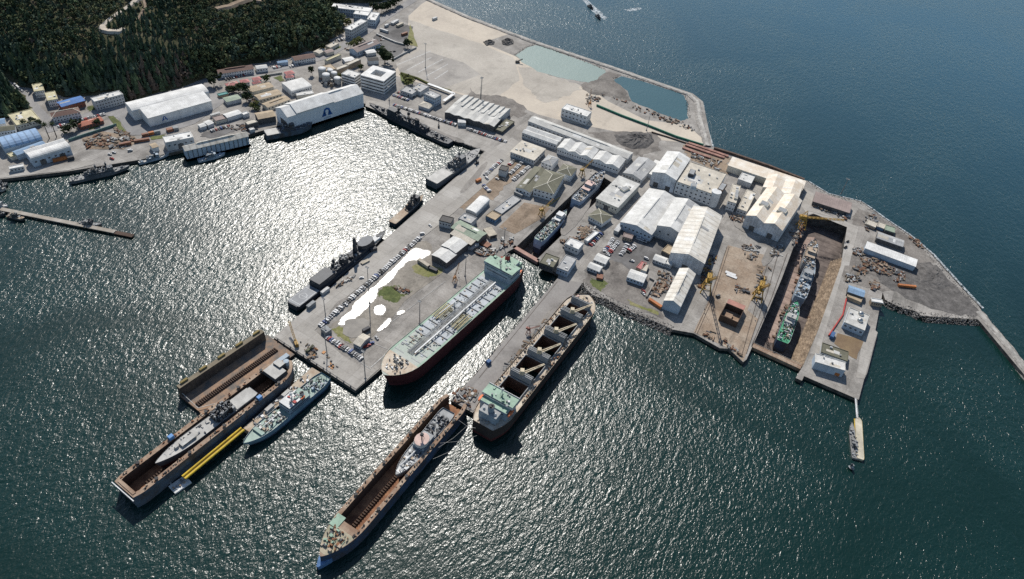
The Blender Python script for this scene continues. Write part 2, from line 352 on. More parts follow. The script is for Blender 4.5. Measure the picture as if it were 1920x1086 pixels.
patch('moss_patch', rag(soft(TS('i', [(1060,220),(1180,230),(1300,250),(1240,300),(1130,320),(1060,270)]), 2, 2.5), 1.2, 2), moss)
patch('moss_patch', rag(soft(TS('i', [(460,670),(560,660),(640,790),(600,790),(470,720)]), 2, 2.5), 1.2, 2), moss)
pud = bpy.data.materials.new('rain_puddle'); pud.use_nodes = True
_b = pud.node_tree.nodes['Principled BSDF']; _b.inputs['Base Color'].default_value = (.10,.09,.075,1); _b.inputs['Roughness'].default_value = .27; _b.inputs['IOR'].default_value = 1.33
puddle(TS('i', [(1070,92),(1120,105),(1195,118),(1190,150),(1110,185),(1050,185),(1000,215),(950,265),(920,320),(870,360),(820,385),(800,420),(800,460),(740,520),(690,570),(650,600),(655,650),(600,640),(560,660),(510,650),(560,590),(610,560),(630,500),(720,430),(820,350),(850,310),(940,240),(1000,170)]))
puddle(TS('i', [(800,695),(850,650),(880,615),(905,612),(890,650),(850,685),(815,705)]))
puddle(TS('i', [(788,535),(800,520),(826,512),(858,524),(866,548),(852,572),(822,590),(800,580),(782,560)]))  # sun's mirror glint on wet ground, its round shape built as a puddle
puddle(TS('i', [(940,570),(1000,545),(1005,560),(960,585)]))
puddle(TS('i', [(930,375),(985,400),(1045,410),(1030,430),(980,425)]))
strip('pier_line', TS('i', [(760,965),(975,770)]), .9, paint_w)
strip('pier_line', TS('i', [(905,640),(1300,340)]), .35, paint_w)
strip('pier_line', TS('i', [(225,670),(290,710)]), .6, paint_w)
strip('pier_line', TS('i', [(430,760),(765,985)]), .4, paint_w)
strip('pier_line', TS('i', [(700,760),(880,835)]), .4, paint_w)
# town
strip('town_road', TS('a', [(0,555),(60,590),(200,730),(260,790),(340,880),(380,960)]), 11, road_m)
strip('town_road', TS('a', [(380,925),(640,840),(900,790),(1100,720),(1380,640),(1500,575),(1700,540),(1862,530)])+TS('b', [(150,525),(420,480),(640,420),(800,330),(960,230),(1080,140),(1200,60),(1300,0)]), 13, road_m)
patch('warehouse_apron', TS('a', [(640,800),(900,780),(1500,590),(1640,740),(1420,900),(1180,980),(940,985),(860,860),(760,840)]), road_m)
patch('gravel_turning', rag(TS('g', [(1450,300),(1480,265),(1620,240),(1760,230),(1700,260),(1560,305)]), 1), asph)
patch('storage_ground', rag(TS('a', [(600,1010),(740,960),(960,990),(1020,1030),(900,1085),(640,1085)]), 1.5), brown)
patch('grass_strip', rag(TS('a', [(780,850),(830,840),(930,970),(880,965)]), 1), grass)
patch('grass_strip', rag(TS('g', [(1090,300),(1200,280),(1190,310),(1100,320)]), .8), grass)
patch('grass_strip', rag(TS('a', [(630,780),(690,765),(690,800),(650,810)]), .6), grass)
patch('grass_strip', rag(TS('a', [(640,920),(700,905),(730,920),(650,950)]), .6), grass)
patch('grass_strip', rag(TS('b', [(1195,540),(1300,570),(1300,610),(1230,620)]), 1), grass)
patch('grass_strip', rag(TS('b', [(1280,180),(1330,340),(1270,330),(1255,280)]), 1), moss)
patch('grass_strip', rag(TS('K', [(800,400),(880,370),(930,430),(880,440)]), 1), grass)
patch('grass_strip', rag(TS('L', [(160,550),(230,520),(240,535),(180,565)]), .6), grass)
patch('quay_apron', TS('g', [(0,580),(480,490),(670,470),(680,500),(500,542),(0,600)]), conc)
patch('north_quay_apron', TS('h', [(960,30),(1060,45),(1862,325),(1862,440),(1815,400),(950,75)]), conc)
patch('pier_apron', px([(908,287),(960,258),(985,275),(930,330),(850,400),(800,440),(640,565),(590,620),(640,665),(690,695),(713,690),(668,730),(516,632)]), conc)
patch('pier_surface', px([(1045,523),(1092,531),(998,651),(887,771),(847,750),(887,708)]), mat('pier_asphalt', (.28,.265,.245), .9, .12, .03, col2=(.22,.205,.19), fine=.6, stain=.25))

railm = mat('crane_rail_steel', (.10,.075,.06), .8)
for ln in ([(322,10),(200,390),(88,640)],[(338,14),(216,394),(104,646)],[(640,60),(560,330),(430,800)],[(700,40),(620,330),(462,790)],[(760,60),(640,400),(500,735)]): strip('crane_rail', TS('k', ln), .5, railm)
for ln in ([(600,335),(30,1035)],[(640,345),(70,1045)]): strip('pier_seam', TS('j', ln), .45, railm)
strip('yellow_line', TS('E', [(400,590),(540,485)]), .9, mat('yellow_road_paint', (.5,.36,.06), .8))
patch('worn_patch', soft(TS('i', [(540,640),(700,600),(760,640),(700,740),(600,760)]), 2, 2), damp_m)
for t, p in (('d', [(760,640),(840,560),(900,600),(800,760),(700,860),(650,850)]), ('d', [(880,770),(960,800),(940,860),(850,860),(790,830)]), ('C', [(190,650),(340,720),(420,860),(330,900),(200,790)]), ('e', [(640,700),(740,760),(700,960),(620,1080),(560,1080),(640,900)]), ('O', [(640,230),(700,190),(640,330),(420,560),(360,560)]), ('h', [(1240,150),(1500,260),(1700,330),(1640,350),(1350,230)]), ('j', [(560,560),(640,480),(600,560),(430,760),(380,800)]), ('i', [(480,520),(640,420),(620,470),(430,620)])):
    patch('oil_stain', soft(TS(t, p), 2, 1.5), mat('stained_concrete', (.265,.245,.22), .9, .25, .08, col2=(.2,.185,.165), fine=.8, stain=.4))
# ------------------------------------------------------------------ wooded hill
leaf_a = mat('forest_green', (.085,.12,.062), .95, .5, .05, col2=(.048,.072,.042), fine=.4, spec=.1)
leaf_b = mat('forest_olive', (.135,.15,.075), .95, .45, .05, col2=(.045,.06,.027), fine=.4, spec=.1)
leaf_c = mat('forest_grey_green', (.092,.122,.088), .95, .5, .05, col2=(.034,.054,.034), fine=.4, spec=.1)
leaf_d = mat('bare_twig_brown', (.15,.115,.09), .95, .4, .1, spec=.1)
soil = mat('hill_soil', (.13,.115,.07), .95, .5, .05, col2=(.045,.05,.025), fine=.5, spec=.1)
base_px = [(-300,178),(-60,128),(0,138),(28,148),(48,160),(100,172),(128,180),(165,178),(215,168),(236,190),(300,172),(345,160),(398,143),(440,126),(475,116),(500,118),(530,108),(560,100),(600,90),(624,72),(640,60),(643,44),(628,34),(622,27),(618,22)]
base = [P(x, y) for x, y in base_px]
hpoly = np.array([(p.x, p.y) for p in base+px([(600,4),(690,6),(745,-6),(640,-90),(-100,-260),(-900,-200)])])
hill2 = np.array([(p.x, p.y) for p in TS('a', [(-300,560),(0,585),(45,600),(110,670),(190,750),(205,800),(120,830),(50,860),(0,870),(-300,900)])])
def inside(poly, X, Y):
    c = np.zeros(X.shape, bool); n = len(poly)
    for i in range(n):
        x0, y0 = poly[i]; x1, y1 = poly[(i+1) % n]
        if y0 == y1: continue
        c ^= ((y0 > Y) != (y1 > Y)) & (X < (x1-x0)*(Y-y0)/(y1-y0)+x0)
    return c
def edge_d(poly, X, Y, closed=True):
    d = np.full(X.shape, 1e9); n = len(poly)
    for i in range(n if closed else n-1):
        ax, ay = poly[i]; bx, by = poly[(i+1) % n]; L2 = (bx-ax)**2+(by-ay)**2+1e-9
        t = np.clip(((X-ax)*(bx-ax)+(Y-ay)*(by-ay))/L2, 0, 1)
        d = np.minimum(d, np.hypot(X-ax-t*(bx-ax), Y-ay-t*(by-ay)))
    return d
bl = np.array([(p.x, p.y) for p in base]+[tuple(hpoly[len(base)]), tuple(hpoly[len(base)+1]), tuple(hpoly[len(base)+2])])
def hz(X, Y):
    X = np.asarray(X, float); Y = np.asarray(Y, float)
    d = edge_d(bl, X, Y, False); i1 = inside(hpoly, X, Y)
    h = np.where(i1, 45*(1-np.exp(-d/70.0))+.10*np.minimum(d, 400), -1.0)
    h = h+np.where(i1, np.minimum(d/60, 1)*(7*np.sin(X*.021+1)*np.cos(Y*.017)+4*np.sin(X*.047+Y*.039)), 0)
    d2 = edge_d(hill2, X, Y); i2 = inside(hill2, X, Y)
    return GZ+np.where(i2, 9*(1-np.exp(-d2/15)), h)
def hillP(x, y):
    z = 20.0
    for k in range(60):
        p = P(x, y, z); z = z*.6+.4*max(GZ, float(hz(p.x, p.y)))
    return P(x, y, z)
xs = np.arange(-1560, -330, 14.0); ys = np.arange(330, 1620, 14.0)
X, Y = np.meshgrid(xs, ys); Z = hz(X, Y)
nx, ny = len(xs), len(ys); ok = Z > GZ-.9
vs = np.stack([X, Y, Z], -1).reshape(-1, 3).tolist(); fs = []
for j in range(ny-1):
    for i in range(nx-1):
        if ok[j,i] or ok[j,i+1] or ok[j+1,i] or ok[j+1,i+1]: fs.append((j*nx+i, j*nx+i+1, (j+1)*nx+i+1, (j+1)*nx+i))
g = MB(); g.add(vs, fs); struct('hill_terrain', g, soil, smooth=True)
track = [hillP(x, y) for x, y in ((262,-4),(240,14),(222,26),(206,38),(193,50),(194,57),(206,60),(222,60),(233,54))]
track2 = [hillP(x, y) for x, y in ((270,2),(273,14),(264,28),(258,38))]
clear = [hillP(x, y) for x, y in ((405,18),(430,14),(450,6),(470,0),(490,4))]
fbreak = [hillP(x, y) for x, y in ((90,0),(118,28),(150,48),(190,62),(215,75),(260,68),(310,78),(350,80))]
def ribbon(name, pts, w, m):
    g = MB(); L = []; D = []
    for i in range(len(pts)-1):
        for k in range(6): D.append(pts[i].lerp(pts[i+1], k/6))
    D.append(pts[-1]); sec = []
    for i, p in enumerate(D):
        d = D[min(i+1, len(D)-1)]-D[max(i-1, 0)]; d.z = 0; d.normalize(); n = Vector((-d.y, d.x, 0)); row = []
        zt = max(float(hz(p.x+n.x*q*w, p.y+n.y*q*w)) for q in (-.7, -.35, 0, .35, .7))+1.0
        for q in (-.9, -.5, 0, .5, .9):
            a = p+n*(q*w); row.append((a.x, a.y, zt-(0 if abs(q) < .6 else 3)))
        sec.append(row)
    g.loft(sec); return struct(name, g, m)
ribbon('hill_track', track, 6, sand); ribbon('hill_track', track2, 3, brown); ribbon('hill_clearing', clear, 7, brown)
# one joined mass of trees: conifers in tiers, broadleaves in leaf clumps
def conifer(seed):
    r = random.Random(seed); v = []; f = []
    for k in range(4):
        z0 = .12+.2*k; rr = (.27-.055*k)*r.uniform(.85,1.15); o = len(v); n = 7
        ox, oy = r.uniform(-.03,.03), r.uniform(-.03,.03)
        v.append((ox, oy, z0+.36-.02*k))
        for i in range(n):
            t = 2*PI*(i+r.uniform(-.3,.3))/n; q = rr*r.uniform(.6,1.15); v.append((ox+q*math.cos(t), oy+q*math.sin(t), z0-r.uniform(0,.07)))
        f += [(o, o+1+i, o+1+(i+1) % n) for i in range(n)]
    return v, f
def clump(seed, n=46, flat=1.0, size=.17):
    r = random.Random(seed); v = []; f = []
    lob = [(r.uniform(-.26,.26), r.uniform(-.26,.26), r.uniform(.42,.78)*flat, r.uniform(.15,.3)) for k in range(6)]
    for i in range(n):
        lx, ly, lz, lr = lob[i % 6]
        a, b = r.uniform(0, 2*PI), math.asin(r.uniform(-.5, 1)); q = lr*r.uniform(.6, 1.05)
        c = Vector((lx+q*math.cos(a)*math.cos(b), ly+q*math.sin(a)*math.cos(b), lz+q*math.sin(b)))
        nr = Vector((math.cos(a)*math.cos(b)+r.uniform(-.6,.6), math.sin(a)*math.cos(b)+r.uniform(-.6,.6), math.sin(b)+r.uniform(-.2,.7))).normalized()
        u = nr.orthogonal().normalized(); w = nr.cross(u); s = size*r.uniform(.5,1.1); o = len(v)
        t = r.uniform(0, PI)
        uu = u*math.cos(t)+w*math.sin(t); ww = w*math.cos(t)-u*math.sin(t)
        v += [tuple(c+uu*s*.8+ww*s*.2), tuple(c+ww*s*.7-uu*s*.1), tuple(c-uu*s*.75), tuple(c-ww*s*.65+uu*s*.15)]
        f.append((o, o+1, o+2, o+3))
    return v, f
def scatter(name, temps, pts, mats_):
    Vv = []; Ff = []; Mi = []; o = 0
    for x, y, z, h, wd, k, mi, a in pts:
        v, f = temps[k]; v = np.array(v); c, s = math.cos(a), math.sin(a)
        q = np.stack([(v[:,0]*c-v[:,1]*s)*wd+x, (v[:,0]*s+v[:,1]*c)*wd+y, v[:,2]*h+z], 1)
        Vv.append(q); Ff += [tuple(i+o for i in t) for t in f]; Mi += [mi]*len(f); o += len(v)
    me = bpy.data.meshes.new(name); me.from_pydata(np.concatenate(Vv).tolist(), [], Ff)
    for q in mats_: me.materials.append(q)
    me.polygons.foreach_set('material_index', Mi); me.update()
    return link(name, me)
temps = [conifer(i) for i in range(5)]+[clump(i) for i in range(10, 16)]
def near(poly, X, Y): return edge_d(np.array([(p.x, p.y) for p in poly]), X, Y, False)
sp = 5.0; gx, gy = np.meshgrid(np.arange(-1540, -330, sp), np.arange(330, 1600, sp))
gx = (gx+rng.uniform(-2.1, 2.1, gx.shape)).ravel(); gy = (gy+rng.uniform(-2.1, 2.1, gy.shape)).ravel(); gz = hz(gx, gy)
keep = (gz > GZ-.5) & (near(track, gx, gy) > 7) & (near(track2, gx, gy) > 4) & (near(clear, gx, gy) > 9)
fb = near(fbreak, gx, gy); dens = np.sin(gx*.013+2)*np.sin(gy*.011)+.5*np.sin(gx*.03+gy*.023)
pts = []
for i in np.nonzero(keep)[0]:
    qx, qy = pix((gx[i], gy[i], gz[i]+8))
    if not (-30 < qx < 790 and -45 < qy < 260): continue
    low = float(np.min(np.hypot(bl[:,0]-gx[i], bl[:,1]-gy[i]))) if False else 0
    dd = dens[i]+random.uniform(-.5, .5)
    if fb[i] < 5 and random.random() < .8: continue
    gap = math.sin(gx[i]*.06+1.3*math.sin(gy[i]*.041))*math.sin(gy[i]*.07+gx[i]*.023)
    if gap > .55 and random.random() < .5 and gz[i] > 20: continue
    if dd > .15: k = random.randrange(5); h = random.uniform(9, 15); wd = h*1.05; mi = random.choice((0, 0, 2, 2))
    else: k = 5+random.randrange(6); h = random.uniform(9, 14); wd = random.uniform(9, 13); mi = random.choice((0, 1, 1, 2))
    big = 1.25 if gz[i] < 22 else .8
    h *= big*random.choice((.65, .9, 1, 1.1, 1.3)); wd *= big*random.uniform(.75, 1.2)
    if random.random() < .015: mi = 3
    if 238 < qx < 352 and gz[i] < 22: mi = 3 if random.random() < .5 else mi
    pts.append((gx[i], gy[i], gz[i]-.5, h, wd, k, mi, random.uniform(0, 6.3)))
fo = scatter('forest', temps, pts, [leaf_a, leaf_b, leaf_c, leaf_d]); fo['kind'] = 'stuff'
tag(fo, 'dark green wood of pines and broadleaf trees covering the hillside', 'forest')
# ------------------------------------------------------------------ building kit
glass = mat('dark_window_glass', (.05,.06,.075), .15, .2, .5, spec=.5)
frame_m = mat('grey_frame_paint', (.3,.3,.29), .6)
def wallm(n, c, **k): return mat(n, c, .85, .1, .12, col2=tuple(q*.75 for q in c), amt=.45, fine=.6, **k)
WALL = dict(white=wallm('white_wall', (.74,.74,.72)), cream=wallm('cream_wall', (.66,.62,.52)), grey=wallm('grey_wall', (.52,.53,.53)), blue=wallm('blue_grey_wall', (.44,.52,.60)),
            dark=wallm('dark_wall', (.12,.115,.11)), tan=wallm('tan_wall', (.4,.31,.22)), red=wallm('red_brick_wall', (.26,.1,.07)), hangar=mat('white_hangar_sheet', (.74,.76,.78), .7, .06, .1, col2=(.66,.68,.7), fine=.5), metal=mat('ribbed_wall', (.72,.74,.76), .7, .08, .1, stripe=(3.2,0,.25), fine=.5),
            bluem=mat('blue_wall_sheet', (.16,.27,.4), .7, .1, .1, stripe=(1.6,0,.2)))
def roofm(n, c, pitch=2.2, ax=0, dep=.14, **k):
    k.setdefault('col2', tuple(q*.7 for q in c)); k.setdefault('amt', .45)
    return mat(n, c, .75, .14, .09, stripe=(pitch, ax, dep) if pitch else None, fine=.7, **k)
ROOF = {}
for nm, c in (('white',(.74,.73,.69)),('cream',(.56,.51,.42)),('grey',(.40,.40,.39)),('moss',(.15,.145,.1)),('brown',(.19,.11,.085)),('red',(.42,.14,.085)),('pink',(.50,.2,.18)),('blue',(.08,.2,.47)),('bluelt',(.24,.36,.5)),('green',(.30,.36,.27)),('tan',(.42,.33,.22)),('dark',(.085,.08,.075)),('yellow',(.55,.5,.32)),('plum',(.30,.235,.21)),('teal',(.1,.3,.28)),('asbestos',(.54,.53,.49)),('pale',(.66,.65,.61))):
    ROOF[nm+'0'] = roofm(nm+'_roof_sheet_x', c, 2.2, 0); ROOF[nm+'1'] = roofm(nm+'_roof_sheet_y', c, 2.2, 1); ROOF[nm] = roofm(nm+'_flat_roof', c, 0)
ROOF['ribbed1'] = roofm('bold_ribbed_roof', (.70,.68,.62), 7, 1, .3, col2=(.52,.48,.41)); ROOF['ribbed0'] = roofm('bold_ribbed_roof_x', (.62,.6,.54), 7, 0, .3, col2=(.4,.37,.31))
ROOF['stripeblue0'] = roofm('striped_blue_roof', (.28,.40,.54), 6, 0, .45, col2=(.2,.3,.44))
ROOF['tanwhite1'] = roofm('stained_cream_roof', (.72,.68,.6), 2.2, 1, .1, col2=(.58,.49,.38))
ROOF['tanwhite0'] = ROOF['tanwhite1']
UNIT = {}
def unit(name, m):
    if (name, m.name) not in UNIT:
        g = MB(); g.box(0,0,-.5,1,1,1); o = g.build(name, m); UNIT[(name, m.name)] = o.data; bpy.data.objects.remove(o)
    return UNIT[(name, m.name)]
def ubox(name, m, parent, loc, size, rz=0, label=None):
    o = link(name, unit(name, m), parent, loc, rz); o.scale = size
    if label: o['label'] = label
    return o
def frame(t, p0, p1, p2, z):
    a, b, c = T(t, *p0, z), T(t, *p1, z), T(t, *p2, z); u = b-a; L = u.length; u = u/L; v = Vector((-u.y, u.x, 0)); W = (c-b).dot(v)
    if W < 0: v = -v; W = -W
    return a+u*L/2+v*W/2, math.atan2(u.y, u.x), L, W
def gable_prof(W, h, rise, kind, n=1, asym=.5):
    """profile across the roof from -W/2 to W/2: list of (y, z)"""
    out = []
    w = W/n
    for i in range(n):
        y0 = -W/2+i*w
        if kind == 'gable': q = [(y0, h), (y0+w*asym, h+rise), (y0+w, h)]
        elif kind == 'arc': q = [(y0+w*(.5-.5*math.cos(PI*k/8)), h+rise*math.sin(PI*k/8)) for k in range(9)]
        elif kind == 'mansard': q = [(y0, h), (y0+w*.16, h+rise*.62), (y0+w*.5, h+rise), (y0+w*.84, h+rise*.62), (y0+w, h)]
        elif kind == 'saw': q = [(y0, h), (y0+w*.12, h+rise), (y0+w, h)]
        elif kind == 'lean': q = [(y0, h), (y0+w, h+rise)]
        out += q if not out else q[1:]
    return out
def roof_parts(root, off, rz, L, W, h, roof, wm, rm, rise, ridge, n, over, zb, asym=.5):
    """walls (with gable ends) and roof, each one mesh; ridge 'x' or 'y'"""
    wl = MB(); rf = MB()
    if roof in ('flat', 'hip', 'court'):
        if roof == 'court':
            a, b = L*.27, W*.27
            for (cx, cy, sx, sy) in ((0,-W/2+b/2,L,b),(0,W/2-b/2,L,b),(-L/2+a/2,0,a,W-2*b),(L/2-a/2,0,a,W-2*b)):
                wl.box(cx, cy, zb, sx, sy, h); rf.box(cx, cy, zb+h+.003, sx, sy, .5)
        else:
            wl.box(0, 0, zb, L, W, h)
        if roof == 'flat':
            e = .35
            rf.box(0, 0, zb+h+.003, L+2*over, W+2*over, .25)
            if over < .35:
                for (cx, cy, sx, sy) in ((0,-W/2+e/2,L+.04,e),(0,W/2-e/2,L+.04,e),(-L/2+e/2,0,e,W-2*e),(L/2-e/2,0,e,W-2*e)): rf.box(cx, cy, zb+h+.253, sx, sy, .5)
        elif roof == 'hip':
            l, w_ = L/2+over, W/2+over; k = min(l, w_)*.95
            rx, ry = (l-k, 0) if L >= W else (0, w_-k)
            z = zb+h+.003; v = [(-l,-w_,z),(l,-w_,z),(l,w_,z),(-l,w_,z),(-rx,-ry,z+rise),(rx,ry,z+rise)]
            f = [(0,1,5,4),(1,2,5),(2,3,4,5),(3,0,4)] if L >= W else [(0,1,4),(1,2,5,4),(2,3,5),(3,0,4,5)]
            rf.add(v, f+[(3,2,1,0)], 0)
            if rise > 1.6 and L > 12:
                for a in range(4): rf.beam(v[a], v[4 if (a in (0, 3)) == (L >= W) or (L < W and a < 2) else 5], .5, .25, m=1)
                rf.beam(v[4], v[5], .6, .3, m=1)
    else:
        A, Bq = (L, W) if ridge == 'x' else (W, L)
        pr = gable_prof(Bq, h, rise, roof, n, asym)
        poly = [(-Bq/2, 0)]+pr+[(Bq/2, 0)]
        s0 = [((-A/2), y, zb+z) for y, z in poly]; s1 = [((A/2), y, zb+z) for y, z in poly]
        k = len(poly)
        tri = tessellate_polygon([[Vector((y, z, 0)) for y, z in poly]])
        wl.add(s0+s1, [(0, k, k+1, 1), (k-2, 2*k-2, 2*k-1, k-1)]+[t for t in tri]+[tuple(i+k for i in t)[::-1] for t in tri])
        t = .22; pr2 = [(y*(1+2*over/Bq), z) for y, z in pr]
        secs = [[(xx, y, zb+z+.02) for y, z in pr2]+[(xx, y, zb+z+.02+t) for y, z in pr2[::-1]] for xx in (-A/2-over, A/2+over)]
        rf.loft(secs, closed=True); m_ = len(pr2)*2
        for o_, sc_ in ((0, secs[0]), (1, secs[1])):
            for q in range(len(pr2)-1):
                rf.add([sc_[q], sc_[q+1], sc_[m_-2-q], sc_[m_-1-q]], [(0,1,2,3)])
        pt = []; rv = None; rr = random.Random(int(L*97+W*31))
        if roof == 'gable' and A > 22 and Bq/n > 7:
            for q in range(rr.randint(2, 4)+int(A > 45)*2):
                i = rr.randrange(n*2); (y0, z0), (y1, z1) = pr[i], pr[i+1]; a0 = rr.uniform(-A/2, A/2-6); a1 = min(A/2, a0+rr.choice((2.2, 4.4, 6.6, 11))); e0, e1 = rr.choice(((0, 1), (0, 1), (.1, .6), (.4, 1)))
                ya, yb, za, zb_ = y0+(y1-y0)*e0, y0+(y1-y0)*e1, z0+(z1-z0)*e0, z0+(z1-z0)*e1
                g = MB(); h_ = zb+.29
                g.add([(a0,ya,za+h_),(a1,ya,za+h_),(a1,yb,zb_+h_),(a0,yb,zb_+h_),(a0,ya,za+h_-.06),(a1,ya,za+h_-.06),(a1,yb,zb_+h_-.06),(a0,yb,zb_+h_-.06)], [(0,1,2,3),(7,6,5,4),(0,4,5,1),(1,5,6,2),(2,6,7,3),(3,7,4,0)]); pt.append(g)
            if n == 1 and A > 30: rv = MB(); rv.box(0, 0, zb+h+rise+.05, A*.62, 1.6, .8, 0, 0, .85)
        if ridge == 'y':
            for g in [wl, rf]+pt+([rv] if rv else []): g.v = [(-y, x, z) for x, y, z in g.v]
        for g in pt: g.build('roof_patch', ROOF[rr.choice(('pale','grey','asbestos','cream','white'))], root, off, rz)
        if rv: rv.build('ridge_vent', rm, root, off, rz)
    if roof == 'flat' and L*W > 150:
        rr = random.Random(int(L*91+W*37)); k = min(9, int(L*W/110))
        for q in range(k):
            g = MB(); sx, sy = rr.uniform(.8, 3), rr.uniform(.8, 2.4); x, y = rr.uniform(-.38, .38)*L, rr.uniform(-.38, .38)*W
            g.box(x, y, zb+h+.26, sx, sy, rr.uniform(.5, 1.6)); g.build('roof_vent', rr.choice((WALL['grey'], frame_m, ROOF['pale'])), root, off, rz)
        for q in range(k//2+1):
            g = MB(); sx, sy = rr.uniform(3, L*.4), rr.uniform(2, W*.35); x, y = rr.uniform(-.28, .28)*L, rr.uniform(-.28, .28)*W; g.box(x, y, zb+h+.262+.01*q, sx, sy, .02); g.build('roof_patch', ROOF[rr.choice(('pale','asbestos','cream','grey'))], root, off, rz)
    w = wl.build('walls', wm, root, off, rz)
    r = rf.build('roof', [rm, WALL['cream']] if roof == 'hip' else rm, root, off, rz)
    return w, r
def windows(root, spec, L, W, zb, h, off=Vector((0,0,0)), rz=0, wmat=None):
    """'S8x2' = eight columns, two rows on the south face; 'SD' adds a door; 'SB3' three ribbon windows"""
    wmat = wmat or glass; c, s = math.cos(rz), math.sin(rz)
    for sp in spec.split():
        side = sp[0]; A, d = (L, W) if side in 'SN' else (W, L); q = sp[1:]
        def put(nm, m, u, z, w, hh, th=.16):
            if side in 'SN': x, y, sz = u, (-d/2-.02 if side == 'S' else d/2+.02), (w, th, hh)
            else: x, y, sz = (-d/2-.02 if side == 'W' else d/2+.02), u, (th, w, hh)
            ubox(nm, m, root, (off.x+x*c-y*s, off.y+x*s+y*c, z), sz, rz)
        if q[0] == 'D':
            k = int(q[1:] or 1); w = min(A/(k*2), 5.5 if h > 6 else 2.2); hh = min(h*.62, 6)
            for i in range(k): put('door', WALL['dark'], -A/2+A*(i+.5)/k, zb+hh/2+.02, w, hh)
        elif q[0] == 'B':
            k = int(q[1:])
            for j in range(k): put('ribbon_window', wmat, 0, zb+h*(j+.62)/k, A*.97, h/k*.36)
        else:
            n, r = map(int, q.split('x')); w = min(A/n*.42, 2.0); fh = h/r; hh = min(fh*.36, 1.5)
            for j in range(r):
                for i in range(n): put('window', wmat, -A/2+A*(i+.5)/n, zb+fh*(j+.58), w, hh)
CATS = dict(house='house', workshop='workshop', warehouse='warehouse', shed='shed', office_block='office building', cabin='cabin', hangar='hangar', barracks='barracks', pavilion='pavilion')
def bld(name, label, t, p0, p1, p2, h, roof='flat', wall='white', rm='white', rise=2, ridge='x', n=1, over=.3, win='', zb=GZ, into=None, group=None, cat=None, asym=.5):
    c, a, L, W = frame(t, p0, p1, p2, zb+h)
    key = rm if roof in ('flat', 'hip', 'court') else rm+('0' if ridge == 'x' else '1')
    # stripes run down the slope
    wm = WALL[wall]; rmat = ROOF[key]
    if into is None:
        root = thing(name, label, cat or CATS.get(name, name.replace('_', ' ')), (c.x, c.y, zb), a, group); root['dim'] = (L, W, h)
        roof_parts(root, None, 0, L, W, h, roof, wm, rmat, rise, ridge, n, over, 0, asym)
        if win: windows(root, win, L, W, 0, h)
        return root
    mi = Matrix.Translation(into.location) @ Matrix.Rotation(into.rotation_euler.z, 4, 'Z'); q = mi.inverted() @ Vector((c.x, c.y, zb))
    rz = a-into.rotation_euler.z
    roof_parts(into, q, rz, L, W, h, roof, wm, rmat, rise, ridge, n, over, 0, asym)
    if win: windows(into, win, L, W, zb-into.location.z, h, q, rz)
    return into
# ------------------------------------------------------------------ the town below the hill (left)
bld('office_block','pale yellow flat-roofed building highest up the side road','J',(388,318),(500,300),(420,226),8,'flat','white','yellow',win='S5x2 W4x2')
bld('office_block','pale yellow flat-roofed building just below its twin on the side road','J',(540,420),(655,400),(570,318),8,'flat','white','yellow',win='S5x2 W4x2')
bld('house','long building with bright blue roof below the wood','J',(700,485),(955,415),(900,368),7,'gable','red','blue',rise=1.5,over=.8,win='S7x2 E2x2')
bld('office_block','grey three-storey block with red wall panels beside the wood','J',(1070,432),(1392,345),(1340,305),11,'flat','grey','pale',win='S10x3 E3x3')
bld('house','white two-storey house with brown roof at the road corner','J',(592,605),(905,545),(865,495),7,'hip','white','brown',rise=3,over=.6,win='S9x2 E3x2')
bld('office_block','pale yellow flat building with trees along its front','J',(190,700),(455,630),(340,515),6,'flat','cream','yellow',win='S8x1')
bld('house','grey-roofed white house at the left edge of the photo','J',(-30,770),(170,745),(90,700),6,'gable','white','moss',rise=2,win='S6x1')
bld('shed','blue-roofed house above the grey-roofed white house','J',(-60,690),(60,672),(20,620),6,'gable','white','bluelt',rise=2)
bld('warehouse','long barrel shed with pale stripes on blue roof','J',(50,965),(478,850),(400,745),7,'arc','blue','stripeblue',rise=5)
bld('shed','lower blue shed between the striped shed and the white sheds','J',(195,1035),(525,915),(490,868),6,'gable','blue','bluelt',rise=1.5)
bld('warehouse','narrow white shed behind the larger white quayside shed','g',(190,420),(475,330),(450,312),8,'gable','blue','white',rise=1.6)
bld('warehouse','white gabled shed nearest the quay at the left','g',(228,464),(512,376),(490,334),9,'arc','blue','white',rise=3,win='S6x1 SD2')
bld('shed','small square shed with olive-yellow roof beside blue sheds','g',(80,447),(128,430),(105,405),4,'flat','cream','yellow')
bld('cabin','small white flat cabin on the left quay','g',(70,535),(172,515),(168,495),4,'flat','grey','white',win='S4x1')
bld('shed','long low shed with orange-red tiled roof beside the road','J',(910,715),(1170,640),(1150,590),4,'gable','red','red',rise=1.5,win='S8x1')
wh = bld('warehouse','huge white warehouse with stepped plan and blue emblem','G',(172,425),(1036,206),(932,122),11,'arc','white','white',rise=3.5,over=.4,win='E1x1')
bld('warehouse','','G',(347,495),(1062,297),(1000,212),11,'lean','white','white',rise=3.2,over=.4,into=wh,win='ED1')
bld('barracks','long white barracks with dark brown roof below the wood','K',(182,356),(575,298),(550,256),6,'gable','white','brown',rise=2.5,over=.6,win='S14x2')
bld('cabin','small white house right of the long brown-roofed barracks','K',(610,300),(735,285),(712,250),5,'gable','white','pale',rise=1.5,win='S4x1')
bld('barracks','shorter white barracks with red-brown roof further along the road','K',(1040,205),(1275,165),(1235,125),6,'gable','white','brown',rise=2.5,over=.6,win='S9x2')
bld('cabin','small blue-roofed cabin under the trees by the road','K',(850,235),(965,220),(950,200),4,'gable','blue','bluelt',rise=1)
